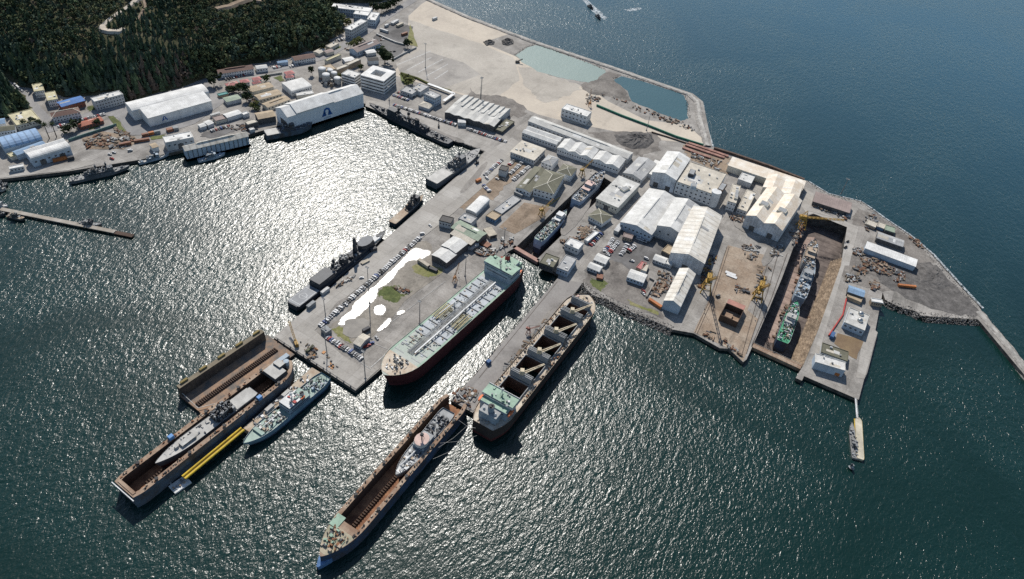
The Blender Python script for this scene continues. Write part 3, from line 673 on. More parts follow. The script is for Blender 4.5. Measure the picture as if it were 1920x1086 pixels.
PH = [((285,500),(412,472),(372,436),'largest pink-roofed house, nearest the white warehouse'),((440,460),(530,445),(500,412),'small pink-roofed house between two others'),((580,432),(665,416),(640,384),'pink-roofed house beside a green garden tree'),((578,472),(662,452),(640,432),'low pink-roofed annexe in front of a pink-roofed house'),((948,365),(1040,346),(1012,314),'pink-roofed house right of the lawn'),((948,402),(1032,392),(1010,368),'low red-roofed house in front of a pink-roofed house')]
for a,b,c,l in PH: bld('house',l,'K',a,b,c,5,'hip','white','pink',rise=2,over=.5,group='pink roofed houses',win='S3x1')
bld('warehouse','broad pale shed with shallow roof behind the floating hangar','K',(1005,552),(1232,490),(1135,395),7,'arc','white','pale',rise=1.2,win='S9x1')
bld('shed','low cream shed tucked behind the floating hangar','K',(1068,605),(1258,578),(1226,545),4,'flat','cream','pale')
bld('warehouse','tan-roofed shed with a white patch, furthest from the water','K',(552,560),(800,500),(745,450),5,'gable','cream','tan',rise=1.2,over=.5)
bld('warehouse','tan-roofed shed, middle of three behind the floating hangar','K',(640,648),(895,580),(842,530),5,'gable','cream','tan',rise=1.2,over=.5,win='S7x1')
bld('warehouse','tan-roofed shed nearest the floating hangar','K',(735,735),(988,642),(930,600),5,'gable','cream','tan',rise=1.2,over=.5,win='S7x1')
bld('shed','low grey-green hipped shed right of the white warehouse','K',(275,670),(435,630),(375,590),5,'hip','grey','green',rise=1,over=.6)
bld('shed','small teal-roofed court shed beside the dark trees','K',(185,605),(290,580),(280,555),3,'flat','tan','teal')
bld('shed','pink-grey flat shed in the storage yard by the water','K',(150,892),(272,860),(212,820),4,'flat','cream','plum')
bld('shed','bright white shed in the storage yard by the water','K',(278,852),(442,800),(380,765),5,'gable','white','white',rise=1)
bld('cabin','grey-white cabin at the left end of the storage yard','K',(62,937),(126,910),(86,868),4,'gable','grey','pale',rise=1)
bld('cabin','low pale cabin left of the storage yard cabins','K',(-25,962),(42,942),(20,908),4,'gable','grey','pale',rise=1)
bld('cabin','small white cube cabin beside the storage yard road','K',(465,822),(527,800),(505,775),4,'flat','white','white')
bld('shed','brown-roofed boat shed left of the floating hangar','K',(630,868),(825,832),(758,770),7,'gable','dark','tan',rise=2,over=.5)
bld('cabin','square beige cabin on the quay left of the boat shed','K',(512,932),(622,900),(590,865),6,'flat','dark','cream')
bld('cabin','tiny white cabin at the quay edge by the boat shed','K',(540,995),(590,983),(575,962),3,'flat','grey','white')
bld('shed','narrow white open store beside the warehouse road','K',(95,826),(196,797),(188,784),3,'gable','grey','pale',rise=.6)
bld('warehouse','tall white flat-roofed quay shed with open front','G',(547,775),(860,712),(830,645),10,'flat','grey','white',win='S5x1 SD1')
bld('cabin','small quay cabin with rust-patched roof','G',(400,835),(466,815),(440,768),5,'gable','white','tan',rise=1)
# ------------------------------------------------------------------ north end of town
nb = bld('office_block','long white-roofed building at the top of the photo','L',(120,86),(566,140),(578,92),9,'flat','blue','white',win='S16x2')
bld('office_block','','L',(376,160),(540,182),(566,138),9,'flat','blue','white',into=nb,win='S6x2 E4x2')
bld('office_block','cream-roofed block beside the long white-roofed building','L',(530,222),(625,234),(668,150),9,'flat','blue','white',win='S4x2 E5x2')
bld('office_block','four-storey slab block with white roof at the wood edge','L',(355,345),(535,240),(455,222),13,'flat','grey','white',win='S10x3 W3x3')
bld('cabin','low cream cottage beside a green lawn','L',(120,545),(216,495),(166,470),4,'flat','cream','cream')
bld('cabin','low cream cottage further left of the lawn','L',(-10,610),(68,570),(20,538),4,'gable','cream','cream',rise=1)
bld('shed','cottage with grey roof right of the cream cottages','L',(75,605),(160,580),(130,552),4,'gable','cream','plum',rise=1)
bld('shed','long pale yellow shed on the road bend','L',(80,692),(240,622),(222,605),5,'flat','cream','yellow')
bld('barracks','long building with dark brown ridge roof amid parked cars','L',(420,595),(680,490),(640,432),6,'gable','blue','plum',rise=3,win='S10x1')
bld('shed','white-roofed shed in front of the dark ridge-roofed building','L',(530,608),(636,592),(612,558),4,'gable','grey','white',rise=1)
bld('house','white gabled cottage beside the big dark tree','L',(548,692),(664,684),(648,648),5,'gable','white','dark',rise=2)
bld('office_block','cream stepped block, left of two in a line','L',(175,802),(322,748),(286,728),7,'flat','tan','cream')
bld('office_block','cream stepped block, right of two in a line','L',(322,740),(462,678),(432,658),7,'flat','tan','cream')
bld('warehouse','brown-roofed building left of the stepped cream blocks','L',(70,812),(190,782),(140,722),8,'flat','grey','tan')
bld('shed','small shed of three white roof bays by the stepped blocks','L',(285,700),(395,680),(370,640),4,'gable','grey','white',rise=1,n=1)
ob = bld('office_block','square white office with banded windows and open courtyard','L',(457,852),(722,925),(905,826),17,'court','white','white',win='SB4 EB4')
bld('office_block','lower banded annexe beside the courtyard office','L',(242,838),(392,884),(452,830),11,'flat','white','pale',win='SB3 EB3')
bld('shed','grey flat-roofed shed nearer the courtyard office','N',(425,242),(560,287),(618,235),5,'flat','grey','grey',win='S5x1')
bld('shed','grey flat-roofed shed touching the white covered walkway','N',(545,222),(652,262),(737,192),5,'flat','grey','grey')
bld('office_block','grey-blue three-storey block beside the octagonal pavilion','N',(690,280),(815,335),(898,298),11,'flat','blue','grey',win='S6x3 E4x3')
bld('pavilion','low hipped pavilion with cream mossy roof by the car rows','N',(630,408),(747,446),(777,388),4,'hip','grey','cream',rise=2.5)
hw = bld('workshop','broad old workshop with wavy gabled grey roof','p',(834,211),(926,238),(951,219),7,'gable','dark','asbestos',rise=1.5,ridge='y',n=5,win='S8x1')
bld('workshop','','p',(850,195),(938,224),(958,207),7,'saw','grey','asbestos',rise=1.8,ridge='y',n=9,into=hw)
bld('shed','low roofless concrete shed beside the wavy-roofed workshop','c',(180,940),(240,962),(322,885),3,'flat','dark','moss')
bld('office_block','isolated white two-storey block on pale gravel','c',(672,792),(856,852),(892,816),11,'flat','white','white',win='S7x2 E3x2')
# ------------------------------------------------------------------ workshops behind the dry docks
bld('workshop','very long narrow ridge-roofed workshop beside the spoil heap','d',(428,28),(1152,302),(1186,258),8,'gable','grey','asbestos',rise=2,win='S24x1 E3x1')
bld('workshop','twin-ridged long hall in front of the very long workshop','d',(385,112),(634,200),(694,156),7,'gable','grey','pale',rise=2,n=2,win='S12x1')
bld('workshop','three-gabled hall at the middle of the long workshops','d',(640,222),(890,304),(965,245),8,'gable','white','pale',rise=2.6,ridge='y',n=3,win='S14x1')
bld('workshop','two-gabled hall with white roof nearest the dry docks','d',(896,306),(1086,372),(1145,312),8,'gable','white','pale',rise=2.6,ridge='y',n=2,win='S9x1 E4x1')
bld('office_block','cream flat-roofed block with verandah by the car lot','d',(300,250),(470,312),(577,240),7,'flat','grey','cream',over=.8,win='S9x1 E6x1')
bld('house','small grey hipped house behind the long mossy roof','d',(525,325),(600,352),(670,305),8,'hip','white','grey',rise=2.5,win='S3x2')
bld('house','hipped house with pale ridges behind the white hipped store','d',(640,395),(740,428),(792,372),8,'hip','white','moss',rise=3,win='E5x2')
bld('shed','long low shed with dark mossy roof','d',(338,512),(440,548),(582,395),6,'gable','white','moss',rise=2,ridge='y',win='S4x1')
bld('warehouse','white hipped-roof store house beside the small dry dock','d',(468,515),(612,556),(737,432),10,'hip','white','moss',rise=3.5,over=.6,win='S5x2 E10x2')
bld('workshop','tall grey cube with white roof slats among parked cars','O',(815,290),(900,312),(932,262),8,'flat','grey','dark')
bld('office_block','grey flat-roofed block with rooftop hatch by the small dock','d',(925,590),(1080,656),(1234,486),9,'flat','cream','asbestos',over=.6,win='S7x1 SD1 W8x1')
bld('house','square house with mossy hipped roof by the small dock','d',(868,715),(965,770),(1036,718),6,'hip','white','moss',rise=3,over=.8,win='S6x1 W3x1')
bld('workshop','old gabled workshop with half dark half pale roof','d',(1118,405),(1250,458),(1342,332),6,'gable','grey','grey',rise=3,ridge='y',win='S6x1')
bld('shed','narrow white lean-to beside the tall white gabled shed','d',(1282,402),(1326,418),(1405,335),5,'lean','grey','pale',rise=1)
bld('workshop','tall white gabled shed beside the white flat-roofed block','B',(140,318),(410,412),(602,180),17,'gable','metal','white',rise=4,ridge='y',win='SD2')
fb_ = bld('office_block','large white flat-roofed block with three rows of windows','B',(415,428),(838,578),(1060,372),15,'flat','white','cream',win='S8x3')
lc = bld('workshop','long cream-roofed workshop along the seaward wall','C',(150,122),(990,405),(1030,310),8,'lean','cream','tanwhite',rise=1)
bld('workshop','','C',(545,368),(945,500),(1005,345),9,'gable','cream','tanwhite',rise=3,ridge='y',n=2,into=lc)
bld('workshop','twin-gabled workshop with cream roof and two roof vents','C',(355,690),(765,862),(940,505),15,'gable','metal','tanwhite',rise=4.5,ridge='y',n=2,win='SD2')
bld('shed','small grey flat shed behind the narrow cream hall','C',(265,280),(412,332),(458,238),6,'flat','grey','pale')
bld('workshop','narrow cream hall between the white block and twin gables','C',(150,530),(242,556),(362,376),11,'flat','white','cream',win='S3x2')
bld('shed','flat cream annexe left of the twin-gabled workshop','C',(255,612),(362,650),(500,442),6,'flat','grey','cream',win='S3x1')
bld('workshop','wide shed with blue-stained white roof, leftmost of three','d',(1100,762),(1326,856),(1500,592),9,'gable','blue','pale',rise=4,ridge='y',win='S8x1')
bld('workshop','grey-white shed with three dark windows, middle of three','D',(555,258),(842,366),(1056,50),14,'gable','grey','pale',rise=4,ridge='y',win='S3x1')
bld('workshop','largest boldly ribbed shed, rightmost of three','D',(708,565),(1092,692),(1410,190),15,'gable','metal','ribbed',rise=5,ridge='y',win='SD1')
bld('workshop','shorter pale shed in front of the boldly ribbed shed','j',(1415,480),(1536,526),(1666,296),10,'gable','blue','ribbed',rise=4,ridge='y')
SM = [('D',(165,388),(270,418),(287,372),4,'flat','tan','plum','brown flat-topped hut beside the blue-stained shed'),('D',(608,545),(700,592),(745,512),4,'flat','dark','tan','tan flat hut at the foot of the grey-white shed'),('D',(508,642),(640,692),(680,636),4,'gable','grey','pale','low white-roofed hut left of the boldly ribbed shed'),('D',(645,692),(716,718),(742,664),4,'flat','grey','pale','square pale hut at the corner of the ribbed shed'),('D',(320,735),(378,762),(416,680),3,'flat','tan','pink','small pink-roofed hut in the dark yard'),('D',(372,765),(432,784),(470,710),3,'flat','grey','cream','small cream hut beside the pink-roofed hut'),('D',(215,842),(400,908),(456,822),5,'gable','blue','pale','pale-roofed cabin in the middle of the dark yard'),
      ('j',(858,236),(945,272),(966,234),4,'gable','grey','pale','twin-ridged white cabin at the pier root'),('j',(905,182),(990,216),(1022,170),4,'gable','grey','pale','white cabin between the pier-root cabin and parked cars'),('d',(836,892),(862,906),(922,830),3,'flat','grey','white','long white site trailer beside a scrap heap'),
      ('j',(510,206),(610,242),(652,170),7,'flat','dark','moss','dark pump house with mossy flat roof at the dock gate'),('j',(638,242),(716,272),(766,172),7,'flat','blue','grey','grey pump house right of the mossy-roofed one'),('E',(598,1012),(750,1078),(816,1010),7,'flat','grey','white','white-roofed pump house behind the two dock-gate pump houses'),
      ('O',(140,868),(272,902),(332,846),7,'flat','grey','dark','grey cube with white roof slats beside the green-roofed shed'),('Q',(395,225),(700,376),(796,286),7,'gable','dark','green','long pale green gabled shed on the pier root'),('Q',(478,122),(622,182),(712,126),6,'flat','grey','grey','grey flat-roofed shed behind the green-roofed shed'),('Q',(385,292),(622,420),(668,380),7,'lean','dark','cream','narrow cream-roofed shed in front of the green-roofed shed'),('Q',(288,425),(450,512),(572,400),8,'gable','dark','pale','taller pale ribbed shed beside the puddle'),('Q',(178,532),(345,622),(440,522),7,'gable','dark','pale','lower pale ribbed shed nearest the puddle'),
      ('O',(445,745),(560,790),(726,642),5,'arc','grey','white','white rounded tent shed beside the pier road'),('O',(668,815),(775,866),(832,800),4,'flat','bluem','tan','row of blue containers roofed in tan planks'),('O',(755,748),(850,796),(1062,625),1,'flat','dark','grey','low grey concrete slab beside the dry dock road'),
      ('i',(630,790),(680,815),(750,745),4,'gable','grey','cream','small cream gabled hut by the parked cars on the pier'),
      ('e',(948,612),(1214,697),(1252,636),5,'lean','dark','plum','brown-roofed open store at the head of the large dry dock'),('R',(505,400),(800,502),(828,436),5,'gable','dark','grey','grey-roofed store on the headland'),('R',(375,516),(945,726),(972,660),6,'lean','blue','white','long white-roofed store with blue wall on the headland'),('R',(380,242),(490,286),(505,230),3,'flat','tan','cream','cream plate stack hut near the seaward edge'),('R',(510,272),(588,302),(602,246),3,'flat','bluem','cream','cream hut with blue wall near the seaward edge'),('R',(600,312),(706,346),(718,290),4,'flat','dark','green','pale green flat hut near the seaward edge'),
      ('A',(540,165),(720,226),(750,158),5,'gable','dark','bluelt','blue-grey gabled shed on the dock-side quay'),('A',(530,222),(690,288),(702,230),3,'flat','tan','tan','tan flat store in front of the blue-grey shed'),('A',(500,512),(730,608),(770,430),7,'flat','blue','asbestos','flat-roofed plant house with silver roof domes'),('A',(815,277),(940,298),(946,260),5,'flat','tan','white','small white canopy hut at the quay corner'),('A',(172,962),(510,1062),(542,972),8,'flat','blue','pale','white-roofed pump station at the tip of the quay'),('A',(238,850),(535,955),(560,850),5,'flat','grey','moss','roofless walled yard behind the white-roofed pump station')]
for t,a,b,c,h,rf,wl,rm,l in SM:
    rdg = 'y' if l.startswith(('taller pale','lower pale')) else 'x'
    if rf == 'arc': rdg = 'y'
    bld('shed' if h > 4 else 'cabin', l, t, a, b, c, h, rf, wl, rm, rise=1.6 if rf != 'lean' else 1, ridge=rdg, win={4:'S4x1',5:'S5x1',7:'S4x1'}.get(h, ''))
# ------------------------------------------------------------------ ship kit (x runs from stern to bow, z = 0 at the water)
def sm(n, c, rough=.6, **k):
    k.setdefault('col2', tuple(q*.7 for q in c)); return mat(n, c, rough, .14, .12, fine=.8, **k)
grey_h = sm('warship_grey', (.12,.13,.14)); dark_h = sm('dark_warship_grey', (.055,.06,.068)); pale_h = sm('pale_deck_grey', (.42,.41,.38)); deckg = sm('grey_deck', (.25,.25,.24))
red_h = sm('maroon_antifouling', (.10,.028,.028)); green_d = sm('green_deck_paint', (.27,.40,.30)); worn_green = sm('worn_green_deck', (.42,.415,.385), .8, col2=(.34,.375,.325), amt=.3); white_p = sm('white_ship_paint', (.68,.68,.66)); blue_h = sm('blue_hull_paint', (.035,.075,.15), .7, col2=(.05,.05,.06))
black_p = sm('black_paint', (.02,.02,.022)); rust = sm('rusty_steel', (.31,.155,.08), .9, col2=(.13,.06,.035), amt=.6); rustl = sm('rusty_tan_deck', (.34,.26,.19), .9, col2=(.21,.135,.09), amt=.6); rustd = sm('dark_rusty_wall', (.085,.055,.04), .9)
orange_p = sm('orange_paint', (.75,.2,.07)); steel = sm('grey_steel', (.3,.31,.31)); tan_d = sm('tan_rusty_deck', (.43,.37,.29), .9, col2=(.32,.24,.17)); yellow_p = sm('yellow_paint', (.62,.42,.03)); blue_s = sm('slate_blue_hull', (.085,.12,.16), .8, col2=(.07,.06,.055), amt=.6); teal_h = sm('pale_blue_hull', (.2,.31,.38)); seag = sm('sea_green_deck', (.27,.36,.31)); pink_d = sm('pale_pink_deck', (.6,.42,.36)); greyblue = sm('blue_grey_paint', (.33,.4,.46)); beige_p = sm('beige_crane_paint', (.58,.49,.34)); sand_d = sm('pale_sand_deck', (.56,.51,.42), .9, col2=(.4,.32,.24)); paleblue = sm('pale_blue_hull_top', (.36,.45,.58)); redp = sm('red_paint', (.42,.05,.04)); tankdeck = sm('tanker_grey_deck', (.40,.43,.45)); wood = sm('timber_grey', (.24,.2,.15), .9)
def ship_at(name, label, t, bow, stern, z, side=0, t2=None, z0=0, cat='ship', group=None, dL=0, shift=0):
    b = T(t, *bow, z); s = T(t2 or t, *stern, z); d = b-s; L = d.length+dL; d.normalize(); c = (b+s)/2+Vector((-d.y, d.x, 0))*side+d*(shift+dL/2)
    r = thing(name, label, cat, (c.x, c.y, z0), math.atan2(d.y, d.x), group); return r, L
class Hull:
    def __init__(s, L, B, D, bow=.22, stern=.12, tr=.75, rake=.05, sheer=.8, full=2.0):
        s.__dict__.update(locals()); s.s = None
    def hb(s, u):
        if u < s.stern: return s.B/2*(s.tr+(1-s.tr)*math.sin(PI/2*u/s.stern))
        if u > 1-s.bow: t = (u-1+s.bow)/s.bow; return s.B/2*max(0, (1-t**s.full))**.8
        return s.B/2
    def zd(s, u): return s.D+s.sheer*(max(0, (u-.6)/.4)**2+.25*max(0, (.2-u)/.2)**2)
    def st(s, n=30): return [.5-.5*math.cos(PI*k/n)*(1-0*k) for k in range(n+1)]
    def build(s, root, mh, mb, md, bul=1.0, boot=1.6, draft=2.0, deck=True, flare=.82, rail=None, mr=None):
        g = MB(); secs = []
        for u in s.st():
            x = (u-.5)*s.L; b = s.hb(u); z = s.zd(u); t = max(0, (u-1+s.bow)/s.bow); xr = x-s.rake*s.L*t
            bw = b*(flare if t > 0 else 1)+(b*(1-flare))*(1-t) if t > 0 else b
            xm = x-s.rake*s.L*t*.75
            row = [(xr, -bw*.9, -draft), (xr, -bw, 0), (xm, -bw*.97-.03*b, boot), (x, -b, z), (x, -b, z+bul), (x, -b*.985+.02, z+bul), (x, -b*.985+.02, z)]
            secs.append(row+[(a, -c, d) for a, c, d in row[::-1]])
        for lo, hi in ((0, 7), (7, 14)): g.loft([q[lo:hi] for q in secs], mfun=lambda i, j: (1 if j < 2 else (2 if j == 4 else 0)) if lo == 0 else (1 if j > 3 else (2 if j == 1 else 0)))
        q = secs[0]; g.add([q[k] for k in (0,1,2,3,10,11,12,13)], [(7,6,1,0)], 1); g.add([q[k] for k in (1,2,3,4,9,10,11,12)], [(7,6,1,0),(6,5,2,1),(5,4,3,2)], 0)
        g.build('hull', [mh, mb, mr or mh], root)
        if deck:
            g = MB(); g.loft([[((u-.5)*s.L, y*s.hb(u)*.985, s.zd(u)) for y in (1, .33, -.33, -1)] for u in s.st()]); g.build('deck', md, root)
        return s
def house(root, name, x, y, z, sx, sy, sz, m, mt=None, win=True, top=1.0):
    g = MB(); g.box(x, y, z, sx, sy, sz, 0, 0, top, 1); o = g.build(name, [m, mt or m], root)
    if win and sz > 1.8:
        for dx, dy, wx, wy in ((1,0,.1,sy*.8),(-1,0,.1,sy*.8),(0,1,sx*.8,.1),(0,-1,sx*.8,.1)):
            ubox('window_band', glass, o, (x+dx*(sx/2*(1+top)/2+.02), y+dy*(sy/2*(1+top)/2+.02), z+sz*.66), (max(wx, .12), max(wy, .12), min(.8, sz*.3)))
    return o
def mast(root, x, y, z, h, r=.35, arms=2, m=None, name='mast'):
    g = MB(); g.tube((x,y,z), (x,y,z+h), r, r*.5, 6)
    for k in range(arms):
        zz = z+h*(.55+.3*k/max(1, arms)); w = h*.22*(1-.25*k); g.beam((x,y-w,zz), (x,y+w,zz), .25); g.box(x, y, zz, r*4, r*4, .7)
    for q in (-1, 1): g.beam((x-h*.22, q*h*.1+y, z), (x, y, z+h*.62), .22)
    return g.build(name, m or dark_h, root)
def gear(root, x0, x1, w, z, n, mats_, seed, hmax=1.6, name='deck_gear', smax=2.4, hf=None):
    """the small fittings of a deck: winches, vents, pipes, lockers"""
    r = random.Random(seed); g = MB(); k = len(mats_)
    for i in range(n):
        x = r.uniform(x0, x1); ww = min(w, hf(x)) if hf else w
        y = r.uniform(-ww, ww); t = r.random(); m = r.randrange(k)
        if t < .5: g.box(x, y, z, r.uniform(.5, smax), r.uniform(.5, smax), r.uniform(.4, hmax), r.choice((0, PI/2, r.uniform(0, 3))), m)
        elif t < .7: g.tube((x, y, z), (x, y, z+r.uniform(.6, hmax*1.3)), r.uniform(.25, .7), n=7, m=m)
        elif t < .9:
            l = r.uniform(2, 6); q = r.choice((0, 1)); x2, y2 = (x+l, y) if q else (x, max(-ww, min(ww, y+l-3))); g.beam((x, y, z+.5), (min(x2, x1), y2, z+.5), .25, m=m)
        else: g.tube((x, y-.8, z+.6), (x, y+.8, z+.6), .6, n=8, m=m)
    o = g.build(name, mats_, root); o['kind'] = 'stuff'; return o
def gun(root, x, z, m, s=1, d=1):
    g = MB(); g.tube((x,0,z), (x,0,z+.6), 1.7*s, n=10); g.box(x, 0, z+.6, 3.4*s, 2.6*s, 1.7*s, 0, 0, .75); g.tube((x+1.4*d*s,0,z+1.5*s), (x+5.5*d*s,0,z+2.2*s), .16*s, .11*s, 6)
    return g.build('gun_turret', m, root)
def funnel(root, x, y, z, sx, sy, sz, m, mt):
    g = MB(); k = 12; ring = [(x+sx/2*math.cos(2*PI*i/k), y+sy/2*math.sin(2*PI*i/k)) for i in range(k)]
    g.prism(ring, z, z+sz, 0, 1); o = g.build('funnel', [m, mt], root)
    h = MB()
    for q in (-.2, .2): h.tube((x+q*sx, y, z+sz), (x+q*sx, y, z+sz+.8), min(sx,sy)*.16, n=8)
    h.build('exhaust_pipe', black_p, o); return o
def boat(root, x, y, z, L, m, name='lifeboat'):
    g = MB(); secs = []
    for k in range(9):
        u = k/8; b = L*.17*math.sin(PI*(u*.9+.05))**.6; xx = x+(u-.5)*L
        secs.append([(xx,y-b,z+.9),(xx,y-b*.6,z),(xx,y+b*.6,z),(xx,y+b,z+.9),(xx,y+b*.6,z+1.5),(xx,y-b*.6,z+1.5)])
    g.loft(secs, closed=True); g.add(secs[0], [(0,1,2,3,4,5)]); g.add(secs[-1], [(5,4,3,2,1,0)]); return g.build(name, m, root)
def lattice(g, p0, p1, w, n, t=.16, m=0):
    a, b = Vector(p0), Vector(p1); d = (b-a).normalized(); up = Vector((0,0,1)) if abs(d.z) < .9 else Vector((1,0,0)); u = d.cross(up).normalized()*w/2; v = u.cross(d).normalized()*w/2
    cs = [(u+v), (u-v), (-u-v), (-u+v)]
    for c in cs: g.beam(a+c, b+c, t*1.4, m=m)
    for k in range(n):
        q0, q1 = a.lerp(b, k/n), a.lerp(b, (k+1)/n)
        for i in range(4): g.beam(q0+cs[i], q1+cs[(i+1) % 4], t, m=m)
s_pipe = sm('brown_pipework', (.27,.235,.19), .8)
# ------------------------------------------------------------------ tanker alongside the pier
r, L = ship_at('tanker_ship','long tanker with maroon hull and green-edged deck moored along the pier','i',(850,1035),(1812,196),15.5,side=0,cat='tanker'); r.location.z = 3.5
h = Hull(L, 31, 12, bow=.17, stern=.13, tr=.62, rake=.035, sheer=2.2, full=2.5); h.build(r, red_h, red_h, worn_green, bul=.5, boot=2, mr=worn_green, draft=6)
for sy in (-1, 1):
    g = MB(); us_ = [q for q in h.st(40) if .09 < q < .965]; g.loft([[((q-.5)*L, sy*(h.hb(q)*.985-.1), h.zd(q)+.05), ((q-.5)*L, sy*max(h.hb(q)*.985-2.0, 0), h.zd(q)+.05)][::sy] for q in us_]); g.build('deck_edge', green_d, r)
x = lambda u: (u-.5)*L
g = MB(); g.box(x(.535), 0, 12.03, L*.66, 26.3, .12); g.build('cargo_deck', tankdeck, r)
for k in range(14):
    u = .235+k*.047
    if .47 < u < .6: continue
    for sy in (-1, 1):
        g = MB(); g.box(x(u), sy*8.6, 12.15, .75, 9.4, .8); g.build('deck_frame', steel, r)
for y, rr, zz in ((-2.4,.3,1.6),(-1.5,.25,1.6),(-.6,.35,1.6),(.5,.25,1.6),(1.4,.3,1.6),(2.4,.25,1.6)):
    g = MB(); g.tube((x(.21), y, 12+zz), (x(.83), y, 12+zz), rr, n=6)
    g.build('cargo_pipe', [steel, tan_d, pale_h][int(abs(y)*10) % 3], r)
g = MB(); g.box(x(.515), 3.8, 14.6, L*.61, 1.1, .15)
for k in range(24): g.box(x(.22+.0255*k), 3.8, 12.1, .25, .9, 2.5)
g.build('catwalk', white_p, r)
for sy in (-1, 1):
    g = MB()
    for k in range(11): g.tube((x(.49+.0085*k), sy*3, 13.3), (x(.49+.0085*k), sy*14, 13.3), .28, n=6)
    for k in range(3): g.beam((x(.475), sy*(8+2.6*k), 13.6), (x(.59), sy*(8+2.6*k), 13.6), .7, .35)
    g.build('cargo_manifold', sm('olive_pipe', (.36,.31,.15)), r)
    g = MB(); g.tube((x(.47), sy*6, 12), (x(.47), sy*6, 18), .6, n=8); g.beam((x(.47), sy*6, 18), (x(.575), sy*7.5, 17.2), .55, .7); g.build('hose_crane', steel if sy > 0 else white_p, r)
gear(r, x(.22), x(.82), 12, 12.15, 170, [steel, tankdeck, s_pipe, tan_d, worn_green, pale_h], 3, 1.1)
for k in range(16):
    g = MB(); u = .23+k*.039; y = random.uniform(2, 11); g.tube((x(u), -y, 13.1), (x(u), y*.8, 13.1), .22, n=6); g.build('cross_pipe', [steel, s_pipe, tan_d][k % 3], r)
# stern accommodation
house(r, 'accommodation', x(.125), 0, 12, 17, 28, 9, greyblue, green_d); house(r, 'wheelhouse', x(.14), 0, 21, 10, 31, 3, greyblue, green_d); house(r, 'funnel_casing', x(.055), 0, 12, 9, 15, 8, greyblue, green_d, win=False)
funnel(r, x(.058), -3, 20, 5.5, 4.5, 5, redp, black_p); mast(r, x(.15), 0, 24, 8, .3, 2, pale_h)
house(r, 'poop_house', x(.03), 5.5, 12, 6, 6, 5, green_d, win=False)
for sy in (-1, 1): boat(r, x(.075), sy*13, 14, 8, orange_p)
gear(r, x(.09), x(.16), 11, 24.03, 14, [green_d, pale_h, steel], 4); gear(r, x(.01), x(.045), 8, 12.4, 16, [tan_d, steel, rust], 5)
# forecastle
g = MB(); g.loft([[((u-.5)*L, y*h.hb(u)*.96, h.zd(u)+.12) for y in (1, 0, -1)] for u in (.87,.89,.91,.93,.95,.97,.985)]); g.build('forecastle_deck', sand_d, r)
mast(r, x(.92), 0, 13.6, 9, .35, 1, pale_h, 'foremast'); gear(r, x(.875), x(.965), 8, 13.7, 34, [pale_h, tan_d, dark_h, white_p], 6, hf=lambda xx: h.hb(xx/L+.5)*.8)
for sy in (-1, 1):
    g = MB(); g.tube((x(.905), sy*3-1.6, 15), (x(.905), sy*3+1.6, 15), 1.1, n=10); g.build('windlass', dark_h, r)
# ------------------------------------------------------------------ bulk carrier on the long finger pier
r, L = ship_at('bulk_carrier','large bulk carrier with open holds, beige deck cranes and green bridge roof','j',(868,446),(150,720),12.5,t2='H',cat='cargo ship'); r.location.z = 2.5
x = lambda u: (u-.5)*L
h = Hull(L, 29, 10, bow=.13, stern=.1, tr=.6, rake=.03, sheer=1.6, full=2.4); h.build(r, sm('brown_black_hull', (.06,.045,.04)), red_h, tan_d, bul=.9, boot=1, draft=5, deck=False, mr=tan_d)
HOLD = [(.185,.297),(.338,.452),(.496,.612),(.66,.779),(.826,.892)]
g = MB(); us = h.st(60); cut = [0]+[q for p in HOLD for q in p]+[1]
uu = sorted(set([u for u in us]+cut))
for a, b in zip(uu[:-1], uu[1:]):
    mid = (a+b)/2; inh = any(p <= mid <= q for p, q in HOLD)
    for lo, hi in (((-1, -.68), (.68, 1)) if inh else ((-1, 1),)):
        g.add([(x(a), lo*(14 if abs(lo) < 1 else h.hb(a)*.985), h.zd(a)), (x(b), lo*(14 if abs(lo) < 1 else h.hb(b)*.985), h.zd(b)), (x(b), hi*(14 if abs(hi) < 1 else h.hb(b)*.985), h.zd(b)), (x(a), hi*(14 if abs(hi) < 1 else h.hb(a)*.985), h.zd(a))], [(0,1,2,3)])
g.build('deck', sand_d, r)
for i, (a, b) in enumerate(HOLD):
    yb = 9.6; g = MB(); X0, X1 = x(a), x(b)
    for p, q in (((X0,-yb),(X1,-yb)),((X1,-yb),(X1,yb)),((X1,yb),(X0,yb)),((X0,yb),(X0,-yb))):
        g.add([(*p,-5),(*q,-5),(*q,11.6),(*p,11.6)], [(0,1,2,3)]); g.beam((*p,11.2), (*q,11.2), .5, 1.2, m=1)
    g.add([(X0,-yb,-5),(X1,-yb,-5),(X1,yb,-5),(X0,yb,-5)], [(0,1,2,3)], 2)
    g.build('cargo_hold', [sm('hold_wall_brown', (.13,.075,.055)), steel, sm('hold_floor_brown', (.12,.075,.055))], r)
    for xx, tl in ((X1+1.2, .1), (X0-1.2, -.1)):
        if i == 0 and tl < 0: continue
        for q in (0, 1.3):
            c = MB(); c.add([(xx+q*(1 if tl > 0 else -1), -yb, 11), (xx+q*(1 if tl > 0 else -1), yb, 11), (xx+q*(1 if tl > 0 else -1)+tl*8, yb, 17), (xx+q*(1 if tl > 0 else -1)+tl*8, -yb, 17)], [(0,1,2,3)])
            v = c.v; c.add([(p[0]+.45, p[1], p[2]) for p in v], [(3,2,1,0)]); c.f += [(0,4,5,1),(1,5,6,2),(2,6,7,3),(3,7,4,0)]; c.m += [0]*4
            c.build('hatch_cover', sm('hatch_cover_grey', (.30,.31,.31)), r)
